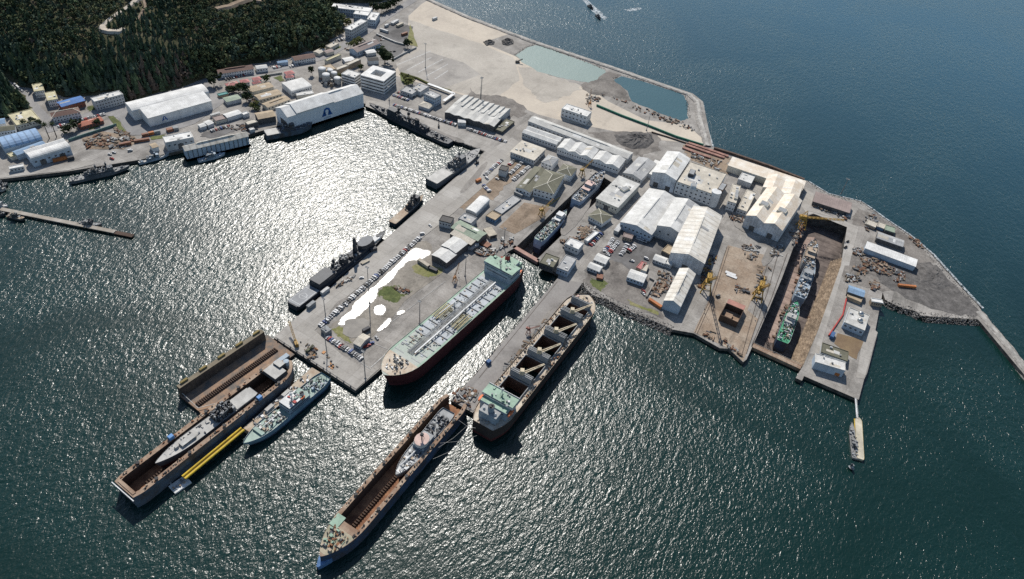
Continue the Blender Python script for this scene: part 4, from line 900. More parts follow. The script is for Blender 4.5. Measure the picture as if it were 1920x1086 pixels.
for i, u in enumerate((.318,.474,.636,.803)):
    g = MB(); X0 = x(u); g.box(X0, 0, 10, 4.6, 7, 2.5); g.tube((X0,0,12), (X0,0,17), 1.8, 1.6, 10); g.box(X0, 0, 17, 4.4, 3.8, 4, .5, 0, .8); g.build('crane_post', beige_p, r)
    b = MB(); ang = R(-28); d = Vector((math.cos(ang), math.sin(ang), .02))
    for q in (-.9, .9):
        n = Vector((-d.y, d.x, 0))*q; b.beam(Vector((X0,0,16.5))+d*2+n, Vector((X0,0,16.5))+d*21+n*.5, .6, .9)
    for k in range(5): b.beam(Vector((X0,0,16.5))+d*(4+4*k)-Vector((-d.y,d.x,0))*.8, Vector((X0,0,16.5))+d*(4+4*k)+Vector((-d.y,d.x,0))*.8, .3)
    b.build('crane_jib', beige_p, r)
    w = MB(); w.beam(Vector((X0,0,21)), Vector((X0,0,16.5))+d*20, .12); w.build('crane_cable', black_p, r)
for sy in (-1, 1):
    gear(r, x(.2), x(.88), 1.4, 10.1, 60, [tan_d, wood, rust, steel], 8+sy, name='deck_gear').location = (0, sy*11.9, 0)
    g = MB(); g.beam((0,0,0), (0,0,3.2), .25); o0 = g.build('stanchion', wood, r, (x(.2), sy*13.6, 10))
    for k in range(1, 40): link('stanchion', o0.data, r, (x(.2+.017*k), sy*13.6, 10))
house(r, 'accommodation', x(.12), 0, 10, 15, 23, 9, greyblue, green_d); house(r, 'wheelhouse', x(.135), 0, 19, 10, 27, 3, white_p, green_d); house(r, 'engine_casing', x(.055), 0, 10, 8, 15, 8, greyblue, steel, win=False)
g = MB(); g.box(x(.165), 0, 21.4, .35, 27.4, 1.4); g.build('bridge_screen', white_p, r)
funnel(r, x(.06), 0, 18, 5, 5, 5, greyblue, black_p); mast(r, x(.145), 0, 22, 8, .35, 2, white_p)
for sy in (-1, 1): boat(r, x(.1), sy*13, 16, 8, orange_p)
for q in (-5, 5):
    g = MB(); g.dome(x(.05), q, 18, 1.1, 1.8); g.build('vent_cowl', white_p, r)
gear(r, x(.01), x(.04), 8, 10.3, 14, [tan_d, pale_h, steel], 9); gear(r, x(.1), x(.155), 9, 22.05, 12, [green_d, steel, white_p], 10)
gear(r, x(.9), x(.975), 9, 11.4, 26, [tan_d, white_p, dark_h, pink_d], 11, hf=lambda xx: h.hb(xx/L+.5)*.8); mast(r, x(.93), 0, 11.5, 8, .35, 1, beige_p, 'foremast')
# ------------------------------------------------------------------ floating docks
def floating_dock(name, label, t, bow, stern, B, D, side, t2, wall, inner, bowf, gate, wt=3.4, mh=None, mt=None, dL=0, blocks=40, b0=.1, b1=.9, t3=.3):
    r, L = ship_at(name, label, t, bow, stern, D, side=side, t2=t2, cat='floating dock', dL=dL)
    h = Hull(L, B, D, bow=bowf, stern=.06, tr=.85, rake=.01, sheer=.0, full=2.2); N = h.st(40)
    g = MB(); secs = []
    for u in N:
        b = max(h.hb(u), .05); secs.append([((u-.5)*L, -b, -2), ((u-.5)*L, -b, D), ((u-.5)*L, b, D), ((u-.5)*L, b, -2)])
    g.loft([q[:2] for q in secs]); g.loft([q[2:] for q in secs]); q = secs[0]; g.add(q, [(3,2,1,0)] if gate else [], 0)
    g.build('hull', mh, r)
    us = [u for u in N if u < 1-bowf*t3]; i0 = 0 if not gate else 2
    g = MB()
    sec = []
    for u in us[i0:]:
        b = max(h.hb(u)-wt, .1); sec.append([((u-.5)*L, -b, D+.02), ((u-.5)*L, -b, 1.2), ((u-.5)*L, b, 1.2), ((u-.5)*L, b, D+.02)])
    g.loft(sec, mfun=lambda i, j: 1 if j == 1 else 0); e = sec[-1]; g.add(e, [(0,1,2,3)], 0); e = sec[0]
    if gate: g.add(e, [(3,2,1,0)], 0)
    g.build('well', [inner, rust], r)
    g = MB(); top = []
    for u in us[i0:]:
        b = max(h.hb(u), .1); top.append(u); 
    for sy in (-1, 1): g.loft([[((u-.5)*L, sy*h.hb(u), D+.03), ((u-.5)*L, sy*max(h.hb(u)-wt, .1), D+.03)][::sy] for u in us[i0:]])
    ue = us[-1]; bb = [u for u in N if u >= ue]; g.loft([[((u-.5)*L, h.hb(u), D+.03), ((u-.5)*L, -h.hb(u), D+.03)][::-1] for u in bb])
    if gate: g.loft([[((u-.5)*L, h.hb(u), D+.03), ((u-.5)*L, -h.hb(u), D+.03)][::-1] for u in N[:i0+1]])
    g.build('walkway', mt, r)
    bm = MB(); bm.box(0,0,0,1.2,3.2,1.5,0,0,.8); o0 = None
    for k in range(blocks):
        u = b0+(b1-b0)*k/blocks
        if o0 is None: o0 = bm.build('keel_block', rustd, r, ((u-.5)*L, 0, 1.2))
        else: link('keel_block', o0.data, r, ((u-.5)*L, 0, 1.2))
    for k, u in enumerate((.12,.3,.5,.7,.85)):
        for sy in (-1, 1):
            if u > 1-bowf: continue
            g = MB(); g.tube((0,0,0),(0,0,1.2),.9,n=8); g.tube((0,0,1.2),(0,0,1.5),1.3,n=8); g.build('capstan', black_p, r, ((u-.5)*L, sy*(B/2-wt/2), D+.03))
    rr = random.Random(len(label)); g = MB()
    for k in range(110):
        u = rr.uniform(.03, 1-bowf*.6); sy = rr.choice((-1, 1)); g.box((u-.5)*L, sy*(h.hb(u)-wt*rr.uniform(.2,.8)), D+.03, rr.uniform(.4,1.6), rr.uniform(.4,1.1), rr.uniform(.3,1.2), 0, rr.randrange(3))
    g.build('dock_fittings', [rust, black_p, tan_d], r)['kind'] = 'stuff'
    return r, L, h
r, L, h = floating_dock('floating_dock','long blue-sided floating dock cradling a grey warship','m',(1076,170),(127,899),23,12,0,'m',None,rustd,.14,True,mh=blue_s,mt=rustl,blocks=60)
FA = r
x = lambda u: (u-.5)*L
g = MB(); g.box(x(.015), 0, 12.05, 2.2, 16, .5); g.build('end_gate', rustl, r); g = MB(); g.beam((x(-.008), -11.5, 11), (x(-.008), 11.5, 11), .6); g.build('gate_rail', white_p, r)
g = MB(); g.box(x(.885), 0, 12.05, 12, 15, 3, 0, 0, .9, 1); g.box(x(.93), 2, 12.05, 6, 8, 4.5, 0, 0, .9, 1); g.build('control_house', [dark_h, pale_h], r)
g = MB(); g.tube((x(.965),0,12),(x(.965),0,16),2.2,n=12); g.build('bow_tank', greyblue, r)
for u, sy in ((.3,1),(.72,-1)):
    g = MB(); g.box(x(u), sy*10, 12.05, 3.6, 3, 2.8, 0, 0, .95); g.build('blue_crane_cab', sm('bright_blue_paint', (.1,.25,.5)), r)
r, L = ship_at('warship','grey stripped warship high in the blue-sided floating dock','m',(305,755),(862,335),11,cat='warship')
r.location.z = 3.6; h = Hull(L, 11.5, 7, bow=.35, stern=.08, tr=.8, rake=.04, sheer=1.2); h.build(r, grey_h, red_h, pale_h, bul=.3, draft=1.3)
x = lambda u: (u-.5)*L
house(r, 'superstructure', x(.33), 0, 7, 15, 9, 4, dark_h, dark_h); mast(r, x(.36), 0, 11, 9, .5, 3); house(r, 'flight_deck', x(.13), 0, 7, 17, 10.6, .6, steel, pale_h, win=False)
house(r, 'forward_house', x(.7), .8, 7, 11, 4.5, 2, pale_h, pale_h); gear(r, x(.24), x(.43), 4.6, 8, 150, [dark_h, grey_h, steel, black_p], 21, 5.5); gear(r, x(.45), x(.92), 4.4, 7.1, 22, [pale_h, steel, dark_h], 22, .8, hf=lambda xx: h.hb(xx/L+.5)*.8)
gun(r, x(.8), 7.2, pale_h, .8)
# small U-dock beside it
r, L = ship_at('floating_dock','short rusty floating dock with one tall side wall and empty floor','m',(1000,65),(500,412),3,cat='floating dock',side=-3,dL=0)
g = MB(); g.box(0, 0, -2, L, 33, 4.4, 0, 0, 1, 1); g.build('pontoon', [rustd, sm('patchy_pontoon_deck', (.30,.19,.12), .9, col2=(.13,.115,.10), amt=.6)], r)
g = MB(); g.box(-2, 14.3, 2.41, L-5, 4, 10, 0, 0, 1, 1); g.build('side_wall', [mat('grimy_dock_wall', (.14,.105,.075), .9, .35, .2, stripe=(4,0,.25), col2=(.07,.055,.045)), sm('mossy_top', (.22,.185,.13), .9)], r)
g = MB(); g.box(0, -13.5, 2.41, L-8, 4, 1.5); g.build('side_beam', greyblue, r)
bm = MB(); bm.box(0,0,0,1,5,1.4,0,0,.8); o0 = None
for k in range(44):
    if o0 is None: o0 = bm.build('keel_block', rustd, r, (-L*.46, -2, 2.41))
    else: link('keel_block', o0.data, r, (-L*.46+k*L*.9/44, -2, 2.41))
for k in range(5):
    g = MB(); g.box(-L*.42+k*L*.2, 15.6, 12.42, 6, 1.8, 1.5); g.build('wall_cabin', sm('ochre_moss', (.26,.2,.08), .9), r)
g = MB()
for p, q in (((-L/2+1,16),(-L/2+1,-6)),((-L/2+1,-6),(-L/2+12,-12))): g.beam((*p,7 if p[1] > 0 else 4),(*q,4),.35)
g.build('end_rail', pale_h, r)
r, L, h = floating_dock('floating_dock','narrow rusty floating dock with blue bow holding a pale patrol ship','n',(135,985),(905,95),22.5,11,-2,'n',None,rustd,.22,False,mh=blue_h,mt=rustl,blocks=60,t3=.75,wt=3)
x = lambda u: (u-.5)*L
g = MB(); g.loft([[(x(u), y*h.hb(u)*.97, 11.1) for y in (1, 0, -1)] for u in (.86,.9,.93,.96,.985)]); g.build('forecastle_deck', sm('stained_fore_deck', (.40,.34,.25), .9, col2=(.25,.24,.17)), r)
g = MB(); g.loft([[(x(u), -w_, -1), (x(u), -w_, zt), (x(u), w_, zt), (x(u), w_, -1)] for u, w_, zt in ((.93, 6, 5), (.97, 4.2, 5), (1.0, 2.6, 4.5), (1.025, .6, 3.5))]); g.build('bow_foot', sm('bow_blue', (.10,.2,.38)), r)
g = MB(); g.box(x(.84), -7, 11.06, 9, 6.5, .5); g.build('green_platform', green_d, r); gear(r, x(.86), x(.96), 8, 11.2, 60, [rust, tan_d, dark_h, green_d], 31, 1.8, hf=lambda xx: h.hb(xx/L+.5)*.85)
r, L = ship_at('patrol_ship','pale patrol ship with pinkish bridge roof inside the narrow floating dock','n',(548,518),(850,150),11,cat='patrol ship')
r.location.z = 3.4; h = Hull(L, 12, 6.5, bow=.36, stern=.08, tr=.85, rake=.05, sheer=1.4); h.build(r, pale_h, red_h, steel, bul=1, draft=1.3, mr=white_p)
x = lambda u: (u-.5)*L
house(r, 'superstructure', x(.5), 0, 6.5, 14, 9, 3.4, greyblue, steel)
g = MB(); g.prism([(x(.53)+6*math.cos(2*PI*k/14), 5.2*math.sin(2*PI*k/14)) for k in range(14)], 9.9, 13, 0, 1); g.build('bridge', [white_p, pink_d], r); mast(r, x(.53), 0, 13, 8, .5, 2)
gear(r, x(.08), x(.42), 5, 6.6, 90, [dark_h, grey_h, steel, black_p], 33, 3); gear(r, x(.62), x(.94), 4.6, 6.6, 60, [white_p, steel, dark_h, tan_d], 34, 1.5, hf=lambda xx: h.hb(xx/L+.5)*.8)
g = MB(); g.tube((x(.64), 0, 8), (x(.88), -1.5, 8.4), .6, n=8); g.build('deck_boom', white_p, r); gun(r, x(.87), 7, pale_h, .7); house(r, 'fore_deck_cover', x(.91), 0, 7.3, 6, 4, .5, white_p, white_p, win=False)
# supply ship beside the blue dock
r, L = ship_at('supply_ship','pale blue supply ship with sea-green foredeck moored outside the blue-sided dock','m',(797,640),(1262,248),6,cat='supply ship',side=1.5)
h = Hull(L, 13.5, 5, bow=.3, stern=.12, tr=.7, rake=.06, sheer=2.2); h.build(r, teal_h, blue_h, seag, bul=1.1, mr=white_p)
x = lambda u: (u-.5)*L
house(r, 'superstructure', x(.4), 0, 5, 20, 11.5, 3.5, greyblue, seag); house(r, 'bridge', x(.45), 0, 8.5, 12, 11.5, 3, greyblue, white_p, top=.95); mast(r, x(.43), 0, 11.5, 9, .4, 2, white_p); funnel(r, x(.33), 2, 8.5, 3.5, 3, 4, white_p, black_p)
boat(r, x(.36), 4.5, 9, 6, orange_p); boat(r, x(.36), -4.5, 9, 6, white_p); gear(r, x(.57), x(.82), 5, 5.1, 80, [white_p, steel, tan_d, dark_h], 41, 1.8); g = MB(); g.box(x(.83), 0, 5.2, 2.5, 9.5, 2.2); g.build('breakwater_plate', seag, r)
g = MB(); g.tube((x(.77),2,5),(x(.77),2,11),.4,n=8); g.beam((x(.77),2,11),(x(.62),1,9.5),.5); g.build('deck_crane', white_p, r); gear(r, x(.04), x(.26), 5, 5.2, 60, [dark_h, steel, seag, greyblue], 42, 1.8); gear(r, x(.36), x(.48), 4.5, 11.5, 20, [white_p, redp, seag, steel], 43, 1); mast(r, x(.16), 1, 5, 8, .3, 1, white_p, 'aft_mast')
r = thing('pontoon_walkway','concrete pontoon with sheds between the blue dock and supply ship','pontoon',(0,0,0),0)
a, b = T('m',826,566,5), T('m',1215,222,5); d = b-a; r.location = ((a.x+b.x)/2, (a.y+b.y)/2, 0); r.rotation_euler.z = math.atan2(d.y, d.x)
g = MB(); g.box(0, 0, -1, d.length, 8.5, 6); g.build('deck', tan_d, r)
for q in (-.18, .06): house(r, 'pontoon_shed', d.length*q, 1, 5, 7, 3, 2.6, white_p, pale_h)
gear(r, -d.length*.45, d.length*.4, 3.8, 5.02, 40, [steel, tan_d, dark_h, white_p], 44, 1.4)
r = thing('yellow_gangway','long yellow twin-pipe gangway between the white raft and concrete pontoon','gangway',(0,0,0)); a, b = T('m',466,832,6), T('m',800,556,6); d = b-a; r.location = ((a+b)/2).to_tuple(); r.location.z = 0; r.rotation_euler.z = math.atan2(d.y, d.x)
for q in (-1.5, 1.5):
    g = MB(); g.tube((-d.length/2, q, 6), (d.length/2, q, 6), .8, n=10); g.build('side_pipe', yellow_p, r)
g = MB(); g.box(0, 0, 5.4, d.length, 2, .2); g.build('walkway', sm('ochre_grating', (.36,.25,.03)), r)
g = MB(); g.tube((0,0,-3),(0,0,5.4),.35,n=6); o0 = None
for k in range(10):
    if o0 is None: o0 = g.build('support_pile', rustd, r, (-d.length/2+d.length*(k+.5)/10, 0, 0))
    else: link('support_pile', o0.data, r, (-d.length/2+d.length*(k+.5)/10, 0, 0))
r = thing('work_raft','small white square raft at the end of the yellow boom','raft',(0,0,0)); p = T('m',445,870,1); r.location = (p.x, p.y, 0); r.rotation_euler.z = R(80)
g = MB(); g.box(0,0,-.5,12,8,1.8); g.build('deck', white_p, r); gear(r, -5, 5, 3.4, 1.3, 14, [white_p, steel, tan_d], 45, .8)
g = MB(); g.beam((-4,4,1.3),(-2,11,3.5),1,.2); g.build('gangplank', steel, r)

for i, (a, b, za, zb_) in enumerate((((800,335),(1008,292),11,11),((760,425),(990,300),11,11),((905,205),(1000,250),11,11),((790,360),(960,230),11,12))):
    A, B = T('n',*a,za), T('n',*b,zb_); g = MB(); m = A.lerp(B,.5)-Vector((0,0,2.5)); g.tube((0,0,0), m-A, .12, n=5); g.tube(m-A, B-A, .12, n=5)
    o = g.build('mooring_line', pale_h, None, A); tag(o, ['second','lowest','topmost','third'][i]+' mooring line between the narrow floating dock and bulk carrier stern', 'mooring line', 'mooring lines at the bulk carrier stern')
# ------------------------------------------------------------------ naval ships at the quays
def warship(name, label, t, bow, stern, B, D, m, md, z=None, t2=None, seed=1, heli=0, mastu=(.6,), funu=(.42,), sup=(.3,.7), guns=(.85,), sh=4, hs=1.0, hw=.72, tr=.75, bowf=.36, mh=10, cat='warship', side=0, md2=None, gn=60):
    r, L = ship_at(name, label, t, bow, stern, z or D, side=side, t2=t2, cat=cat); x = lambda u: (u-.5)*L
    h = Hull(L, B, D, bow=bowf, stern=.08, tr=tr, rake=.06, sheer=1.6); h.build(r, m, black_p, md, bul=.3, boot=.6)
    s0, s1 = sup; house(r, 'superstructure', x((s0+s1)/2), 0, D, (s1-s0)*L, B*hw, sh*.7, m, m)
    house(r, 'bridge', x(s1-.05), 0, D+sh*.7, .1*L, B*hw*.95, sh*.7, m, m, top=.9)
    for u in mastu: mast(r, x(u), 0, D+sh*.7, mh, .55*hs, 3, m)
    for u in funu: funnel(r, x(u), 0, D+sh*.7, 5*hs, B*.36, 4.5*hs, m, black_p)
    for k, u in enumerate(guns): gun(r, x(u), D+.6, m, .9*hs, 1 if u > .5 else -1)
    if heli: house(r, 'flight_deck', x(heli/2+.01), 0, D, heli*L, B*.95, .5, m, md2 or pale_h, win=False)
    gear(r, x(s0), x(s1), B*.3, D+sh*.7, gn, [m, dark_h, steel, md], seed, 3); gear(r, x(.04+heli), x(.93), B*.4, D+.1, gn, [m, md, steel], seed+1, 1.4, hf=lambda xx: h.hb(xx/L+.5)*.8)
    return r, L, h
r, L, h = warship('frigate','dark frigate with square grey flight deck moored along the pier','i',(868,-22),(185,512),14,5,dark_h,dark_h,seed=50,heli=.2,mastu=(.66,.42),funu=(.5,),sup=(.35,.82),guns=(.9,),sh=5,mh=14,side=0,md2=sm('flight_deck_grey',(.22,.23,.24)),gn=110)
x = lambda u: (u-.5)*L
house(r, 'aircraft_hangar', x(.3), 0, 5, .16*L, 12, 6.5, dark_h, sm('hangar_top_dark',(.09,.095,.1)))
g = MB(); g.tube((x(.52),0,5),(x(.52),0,14),4.5,4.2,n=14); g.build('exhaust_casing', dark_h, r)
for k in range(5):
    g = MB(); g.tube((0,0,0),(0,0,1.2),.8,n=8); g.build('exhaust_pipe', steel, r, (x(.52)+2.6*math.cos(k*1.256), 2.6*math.sin(k*1.256), 14))
g = MB(); g.box(x(.645), 0, 8, 3.4, 3.4, 18, 0, 0, .5); g.build('mast_tower', dark_h, r)
g = MB(); g.prism([(x(.76)+9*math.cos(2*PI*k/12), 5.8*math.sin(2*PI*k/12)) for k in range(12)], 8.5, 13, 0, 1); g.build('bridge_block', [dark_h, grey_h], r)
g = MB(); g.box(x(.87), 0, 5.6, 9, 7, 1.6, 0, 0, .85); g.build('white_awning', white_p, r)
for k, u in enumerate((.09,)):
    g = MB(); 
    for sy in (-1, 1): g.box(x(.105), sy*5.6, 5.55, .17*L, .3, .02)
    for q in (.03,.105,.18): g.box(x(q), 0, 5.55, .3, 11.2, .02)
    for a in range(20): g.beam((x(.105)+3.4*math.cos(a*PI/10), 3.4*math.sin(a*PI/10), 5.56),(x(.105)+3.4*math.cos((a+1)*PI/10), 3.4*math.sin((a+1)*PI/10), 5.56),.3,.02)
    g.build('deck_marking', white_p, r)
warship('naval_transport','broad-sterned grey naval transport in the corner of the basin','h',(1795,392),(1440,628),16,7,grey_h,deckg,seed=60,heli=.3,mastu=(.55,),funu=(.48,),sup=(.4,.62),guns=(),sh=6,mh=12,tr=.95,side=2,gn=90,cat='naval ship')
warship('patrol_vessel','small dark patrol vessel with clear tan afterdeck by the pier','h',(1378,728),(1150,928),9,3.5,dark_h,tan_d,seed=62,heli=.38,mastu=(.7,.62),funu=(.55,),sup=(.5,.82),guns=(),sh=5,mh=10,side=1,md2=tan_d,gn=50,cat='patrol ship')
warship('cruiser','old dark grey cruiser with two gun turrets moored along the north quay','N',(60,400),(985,838),13,4,dark_h,dark_h,seed=64,mastu=(.62,.5),funu=(.4,),sup=(.28,.74),guns=(.1,.17,.82,.9),sh=6,hs=1.3,mh=12,gn=130,side=-2,cat='warship')
warship('frigate','light grey frigate moored alone at the left town quay','g',(948,512),(506,612),9,3.2,grey_h,deckg,seed=66,mastu=(.62,.45),funu=(.4,),sup=(.25,.72),guns=(.86,),sh=4,hs=.8,mh=9,gn=90)
warship('patrol_boat','white-topped patrol boat on the left town quay','g',(1232,422),(1008,484),6,2.2,greyblue,pale_h,seed=68,mastu=(.55,),funu=(),sup=(.28,.66),guns=(),sh=3,hs=.6,mh=5,gn=30,cat='patrol boat')
warship('patrol_boat','patrol boat moored against the small floating shed','g',(1640,420),(1440,470),6,2.2,greyblue,greyblue,seed=69,mastu=(.55,),funu=(),sup=(.3,.66),guns=(),sh=3,hs=.6,mh=5,gn=30,cat='patrol boat')
warship('patrol_boat','grey patrol boat beside the end of the wooden jetty','g',(745,938),(570,925),6,2,grey_h,deckg,seed=70,mastu=(.5,),funu=(),sup=(.2,.6),guns=(),sh=2.6,hs=.6,mh=5,gn=30,cat='patrol boat')
warship('work_boat','dark work boat under the inner end of the wooden jetty','g',(185,895),(55,868),5,2,dark_h,tan_d,seed=71,mastu=(),funu=(),sup=(.3,.55),guns=(),sh=3,hs=.5,gn=30,cat='boat')
warship('work_boat','white work boat above the inner end of the wooden jetty','g',(60,800),(-40,800),5,2,white_p,white_p,seed=72,mastu=(),funu=(),sup=(.3,.6),guns=(),sh=3,hs=.5,gn=20,cat='boat')
warship('work_boat','dark work boat at the left edge of the photo by the jetty','g',(40,862),(-60,845),5,2,dark_h,deckg,seed=73,mastu=(),funu=(),sup=(.3,.6),guns=(),sh=2.5,hs=.5,gn=20,cat='boat')
warship('tug_boat','grey tug at the left edge below the town quay','g',(60,640),(-40,655),6,2,grey_h,deckg,seed=74,mastu=(.5,),funu=(),sup=(.3,.6),guns=(),sh=3,hs=.5,mh=5,gn=20,cat='tug')
warship('tug_boat','pale tug at the left edge, nearest the jetty','g',(45,675),(-40,690),5,1.6,pale_h,deckg,seed=75,mastu=(),funu=(),sup=(.3,.6),guns=(),sh=3,hs=.5,gn=20,cat='tug')
warship('naval_transport','blue-grey ship stern poking out left of the floating hangar','h',(560,195),(215,262),14,6,blue_s,blue_s,seed=76,heli=.25,mastu=(),funu=(),sup=(.35,.6),guns=(),sh=5,tr=.95,gn=40,side=-3,cat='naval ship')
# ------------------------------------------------------------------ ships in the dry docks
def docked(name, label, t, bow, stern, B, D, zdeck, mh_, md, sup, supm, seed, extra=None, t2=None, cat='ship', bot=blue_h, mu=.5, gn=70, roofm_=None, tr=.8, full=2.0):
    r, L = ship_at(name, label, t, bow, stern, zdeck, t2=t2, cat=cat); r.location.z = zdeck-D; x = lambda u: (u-.5)*L
    h = Hull(L, B, D, bow=.36, stern=.1, tr=tr, rake=.06, sheer=1.8, full=full); h.build(r, mh_, bot, md, bul=.9, boot=D*.4, draft=max(0.1, zdeck-D-FL-1.2), mr=white_p)
    s0, s1 = sup; house(r, 'superstructure', x((s0+s1)/2), 0, D, (s1-s0)*L, B*.75, 3.2, supm, roofm_ or supm); house(r, 'wheelhouse', x(s0+(s1-s0)*.6), 0, D+3.2, (s1-s0)*L*.5, B*.66, 2.8, supm, roofm_ or supm)
    mast(r, x(mu), 0, D+3, 8, .35, 2, white_p); gear(r, x(.05), x(.93), B*.4, D+.1, gn, [md, steel, white_p, dark_h, tan_d, s_pipe, greyblue], seed, 2.4, hf=lambda xx: h.hb(xx/L+.5)*.8)
    return r, L, h
docked('fishing_vessel','blue-hulled vessel with pale foredeck at the head of the small dry dock','E',(1045,195),(718,525),12.5,10,8,paleblue,steel,(.3,.55),greyblue,81,roofm_=pink_d,cat='fishing vessel',gn=230)
docked('fishing_vessel','blue-and-white trawler nearest the gate of the small dry dock','E',(615,645),(290,975),10.5,9,6.5,paleblue,seag,(.62,.86),white_p,82,cat='fishing vessel',gn=230)
docked('fishing_vessel','grey vessel deepest in the large dry dock under a yellow crane','k',(960,-30),(905,150),12,11,1,steel,tan_d,(.25,.6),steel,83,bot=rustd,cat='fishing vessel',gn=230,roofm_=tan_d)
docked('fishing_vessel','grey-green vessel in the middle of the large dry dock','k',(945,120),(848,385),12,11,1,greyblue,greyblue,(.45,.7),greyblue,84,bot=rustd,cat='fishing vessel',gn=230,roofm_=steel)
docked('fishing_vessel','bright green-decked vessel nearest the gate of the large dry dock','k',(828,415),(722,708),12,11,1,blue_h,sm('bright_green_deck',(.06,.30,.16)),(.42,.62),white_p,85,bot=rustd,cat='fishing vessel',gn=230,roofm_=pale_h)
# ------------------------------------------------------------------ floating sheds
def floating_base(root, L, W, z, over=3):
    g = MB(); g.box(0, 0, -2-root.location.z, L+2*over, W+2*over, 2+z); g.build('pontoon_base', mat('dark_pontoon', (.06,.075,.085), .8), root)
r = bld('hangar','huge white floating hangar over the water with blue emblem','F',(235,485),(1092,213),(967,112),18,'gable','hangar','white',rise=6,over=.5,zb=2.5); floating_base(r, r['dim'][0], r['dim'][1], 0, 1.5)
L, W = r['dim'][0], r['dim'][1]
g = MB()
pr = gable_prof(W+.8, 18, 6, 'gable')
secs = [[(xx, y, z+.3) for y, z in pr]+[(xx, y, z+1.5) for y, z in pr[::-1]] for xx in (-L/2+L*.115, -L/2+L*.6)]
g.loft(secs, closed=True); n = len(pr)
for sc_ in secs:
    for q in range(n-1): g.add([sc_[q], sc_[q+1], sc_[2*n-2-q], sc_[2*n-1-q]], [(0,1,2,3)])
g.build('raised_roof', ROOF['white0'], r)
sky_b = sm('emblem_blue', (.03,.12,.36))
g = MB(); y0 = -W/2-.25; cx, cz, s = -L*.005, 9.2, 1.0
def arc_band(g, r0, r1, a0, a1, n=18):
    vs = []
    for k in range(n+1):
        a = a0+(a1-a0)*k/n
        for q in (r0, r1): vs.append((cx+q*math.cos(a), y0, cz+1+q*math.sin(a)))
    g.add(vs, [(2*k, 2*k+1, 2*k+3, 2*k+2) for k in range(n)])
arc_band(g, 2.2, 4.6, R(-50), R(230))
for sg in (-1, 1): g.add([(cx+sg*2.6, y0, cz-.6), (cx+sg*4.4, y0, cz+1.2), (cx+sg*7.2, y0, cz-4.6), (cx+sg*1.6, y0, cz-4.6), (cx+sg*1.2, y0, cz-2.4)], [(0,1,2,3,4)])
g.build('emblem', sky_b, r)
def lettering(text, root, size, loc, rz, m, tilt=PI/2):
    cu = bpy.data.curves.new('lettering', 'FONT'); cu.body = text; cu.size = size; cu.align_x = 'CENTER'; cu.extrude = .03
    t = bpy.data.objects.new('lettering', cu); COL.objects.link(t); dg = bpy.context.evaluated_depsgraph_get(); me = bpy.data.meshes.new_from_object(t.evaluated_get(dg)); bpy.data.objects.remove(t)
    me.materials.clear(); me.materials.append(m); o = link('lettering', me, root, loc); o.rotation_euler = (tilt, 0, rz); return o
lettering('ASMAR', r, 3.0, (cx, y0, 1.2), 0, sm('faded_letter_blue', (.3,.42,.6)))
g = MB(); g.box(0,0,0,1.1,.45,18); o0 = None
for k in range(26):
    xx = -L/2+L*(k+.5)/26
    if abs(xx-cx) < 7.5: continue
    if o0 is None: o0 = g.build('wall_rib', WALL['hangar'], r, (xx, -W/2-.1, 0))
    else: link('wall_rib', o0.data, r, (xx, -W/2-.1, 0))
g = MB(); g.box(-L/2-.1, -W*.1, .5, .3, W*.5, 10); g.build('hangar_mouth', WALL['dark'], r)
r = bld('hangar','smaller pale ribbed floating shed moored to the town quay','g',(1347,402),(1805,295),(1783,264),10,'gable','blue','ribbed',rise=3,over=.6,zb=2); floating_base(r, r['dim'][0], r['dim'][1], 0, 1.5)
L, W = r['dim'][0], r['dim'][1]; g = MB(); g.box(0,0,0,.6,.4,10); o0 = None
for k in range(14):
    xx = -L/2+L*(k+.5)/14
    if o0 is None: o0 = g.build('wall_rib', WALL['dark'], r, (xx, -W/2-.15, 0))
    else: link('wall_rib', o0.data, r, (xx, -W/2-.15, 0))
# emblem on the big warehouse
A, B = T('G',347,495,GZ+11), T('G',1062,297,GZ+11); u = (B-A).normalized(); nrm = Vector((u.y, -u.x, 0)); o = A+u*((B-A).length*.235)+nrm*.25; o.z = GZ+5.8
def wp(a, b): return o+u*a+Vector((0,0,b))
g = MB(); mw = (Matrix.Translation(wh.location) @ Matrix.Rotation(wh.rotation_euler.z, 4, 'Z')).inverted()
for q in ([(-3.4,-2.6),(-2,-2.6),(.2,2.8),(-.6,2.8)],[(2,-2.6),(3.4,-2.6),(.6,2.8),(-.2,2.8)],[(-1.6,-1.3),(1.6,-1.3),(1.3,-.5),(-1.3,-.5)]): g.add([mw @ wp(*c) for c in q], [(0,1,2,3)])
g.build('emblem', sky_b, wh)
# mooring float and gangway in the south-east
r, L = ship_at('mooring_float','long cream float with yellow edge moored off the quay tip','l',(657,706),(674,1012),2,cat='float'); x = lambda u: (u-.5)*L
h = Hull(L, 5.5, 2, bow=.1, stern=.06, tr=.8, rake=.01, sheer=0); h.build(r, sm('cream_float', (.5,.45,.33)), black_p, sm('cream_float_deck', (.52,.47,.36)), bul=.15, boot=.4, mr=yellow_p)
g = MB(); g.box(0, 2.8, .6, L*.9, .5, .6); g.build('fender_rail', yellow_p, r)
warship('barge','low grey barge tied along the cream float','l',(605,750),(635,1010),5,1.2,deckg,deckg,seed=90,mastu=(),funu=(),sup=(.3,.5),guns=(),sh=1.5,gn=40,cat='barge',tr=.9)
r = thing('gangway','long white footbridge from the quay tip to the cream float','gangway',(0,0,0)); a, b = T('l',637,572,3.6), T('l',648,712,2.2); d = b-a; r.location = a; r.rotation_euler.z = math.atan2(d.y, d.x)
ln = math.hypot(d.x, d.y); g = MB(); g.beam((0,0,0), (ln,0,d.z), 1.3, .2); g.build('deck', white_p, r)
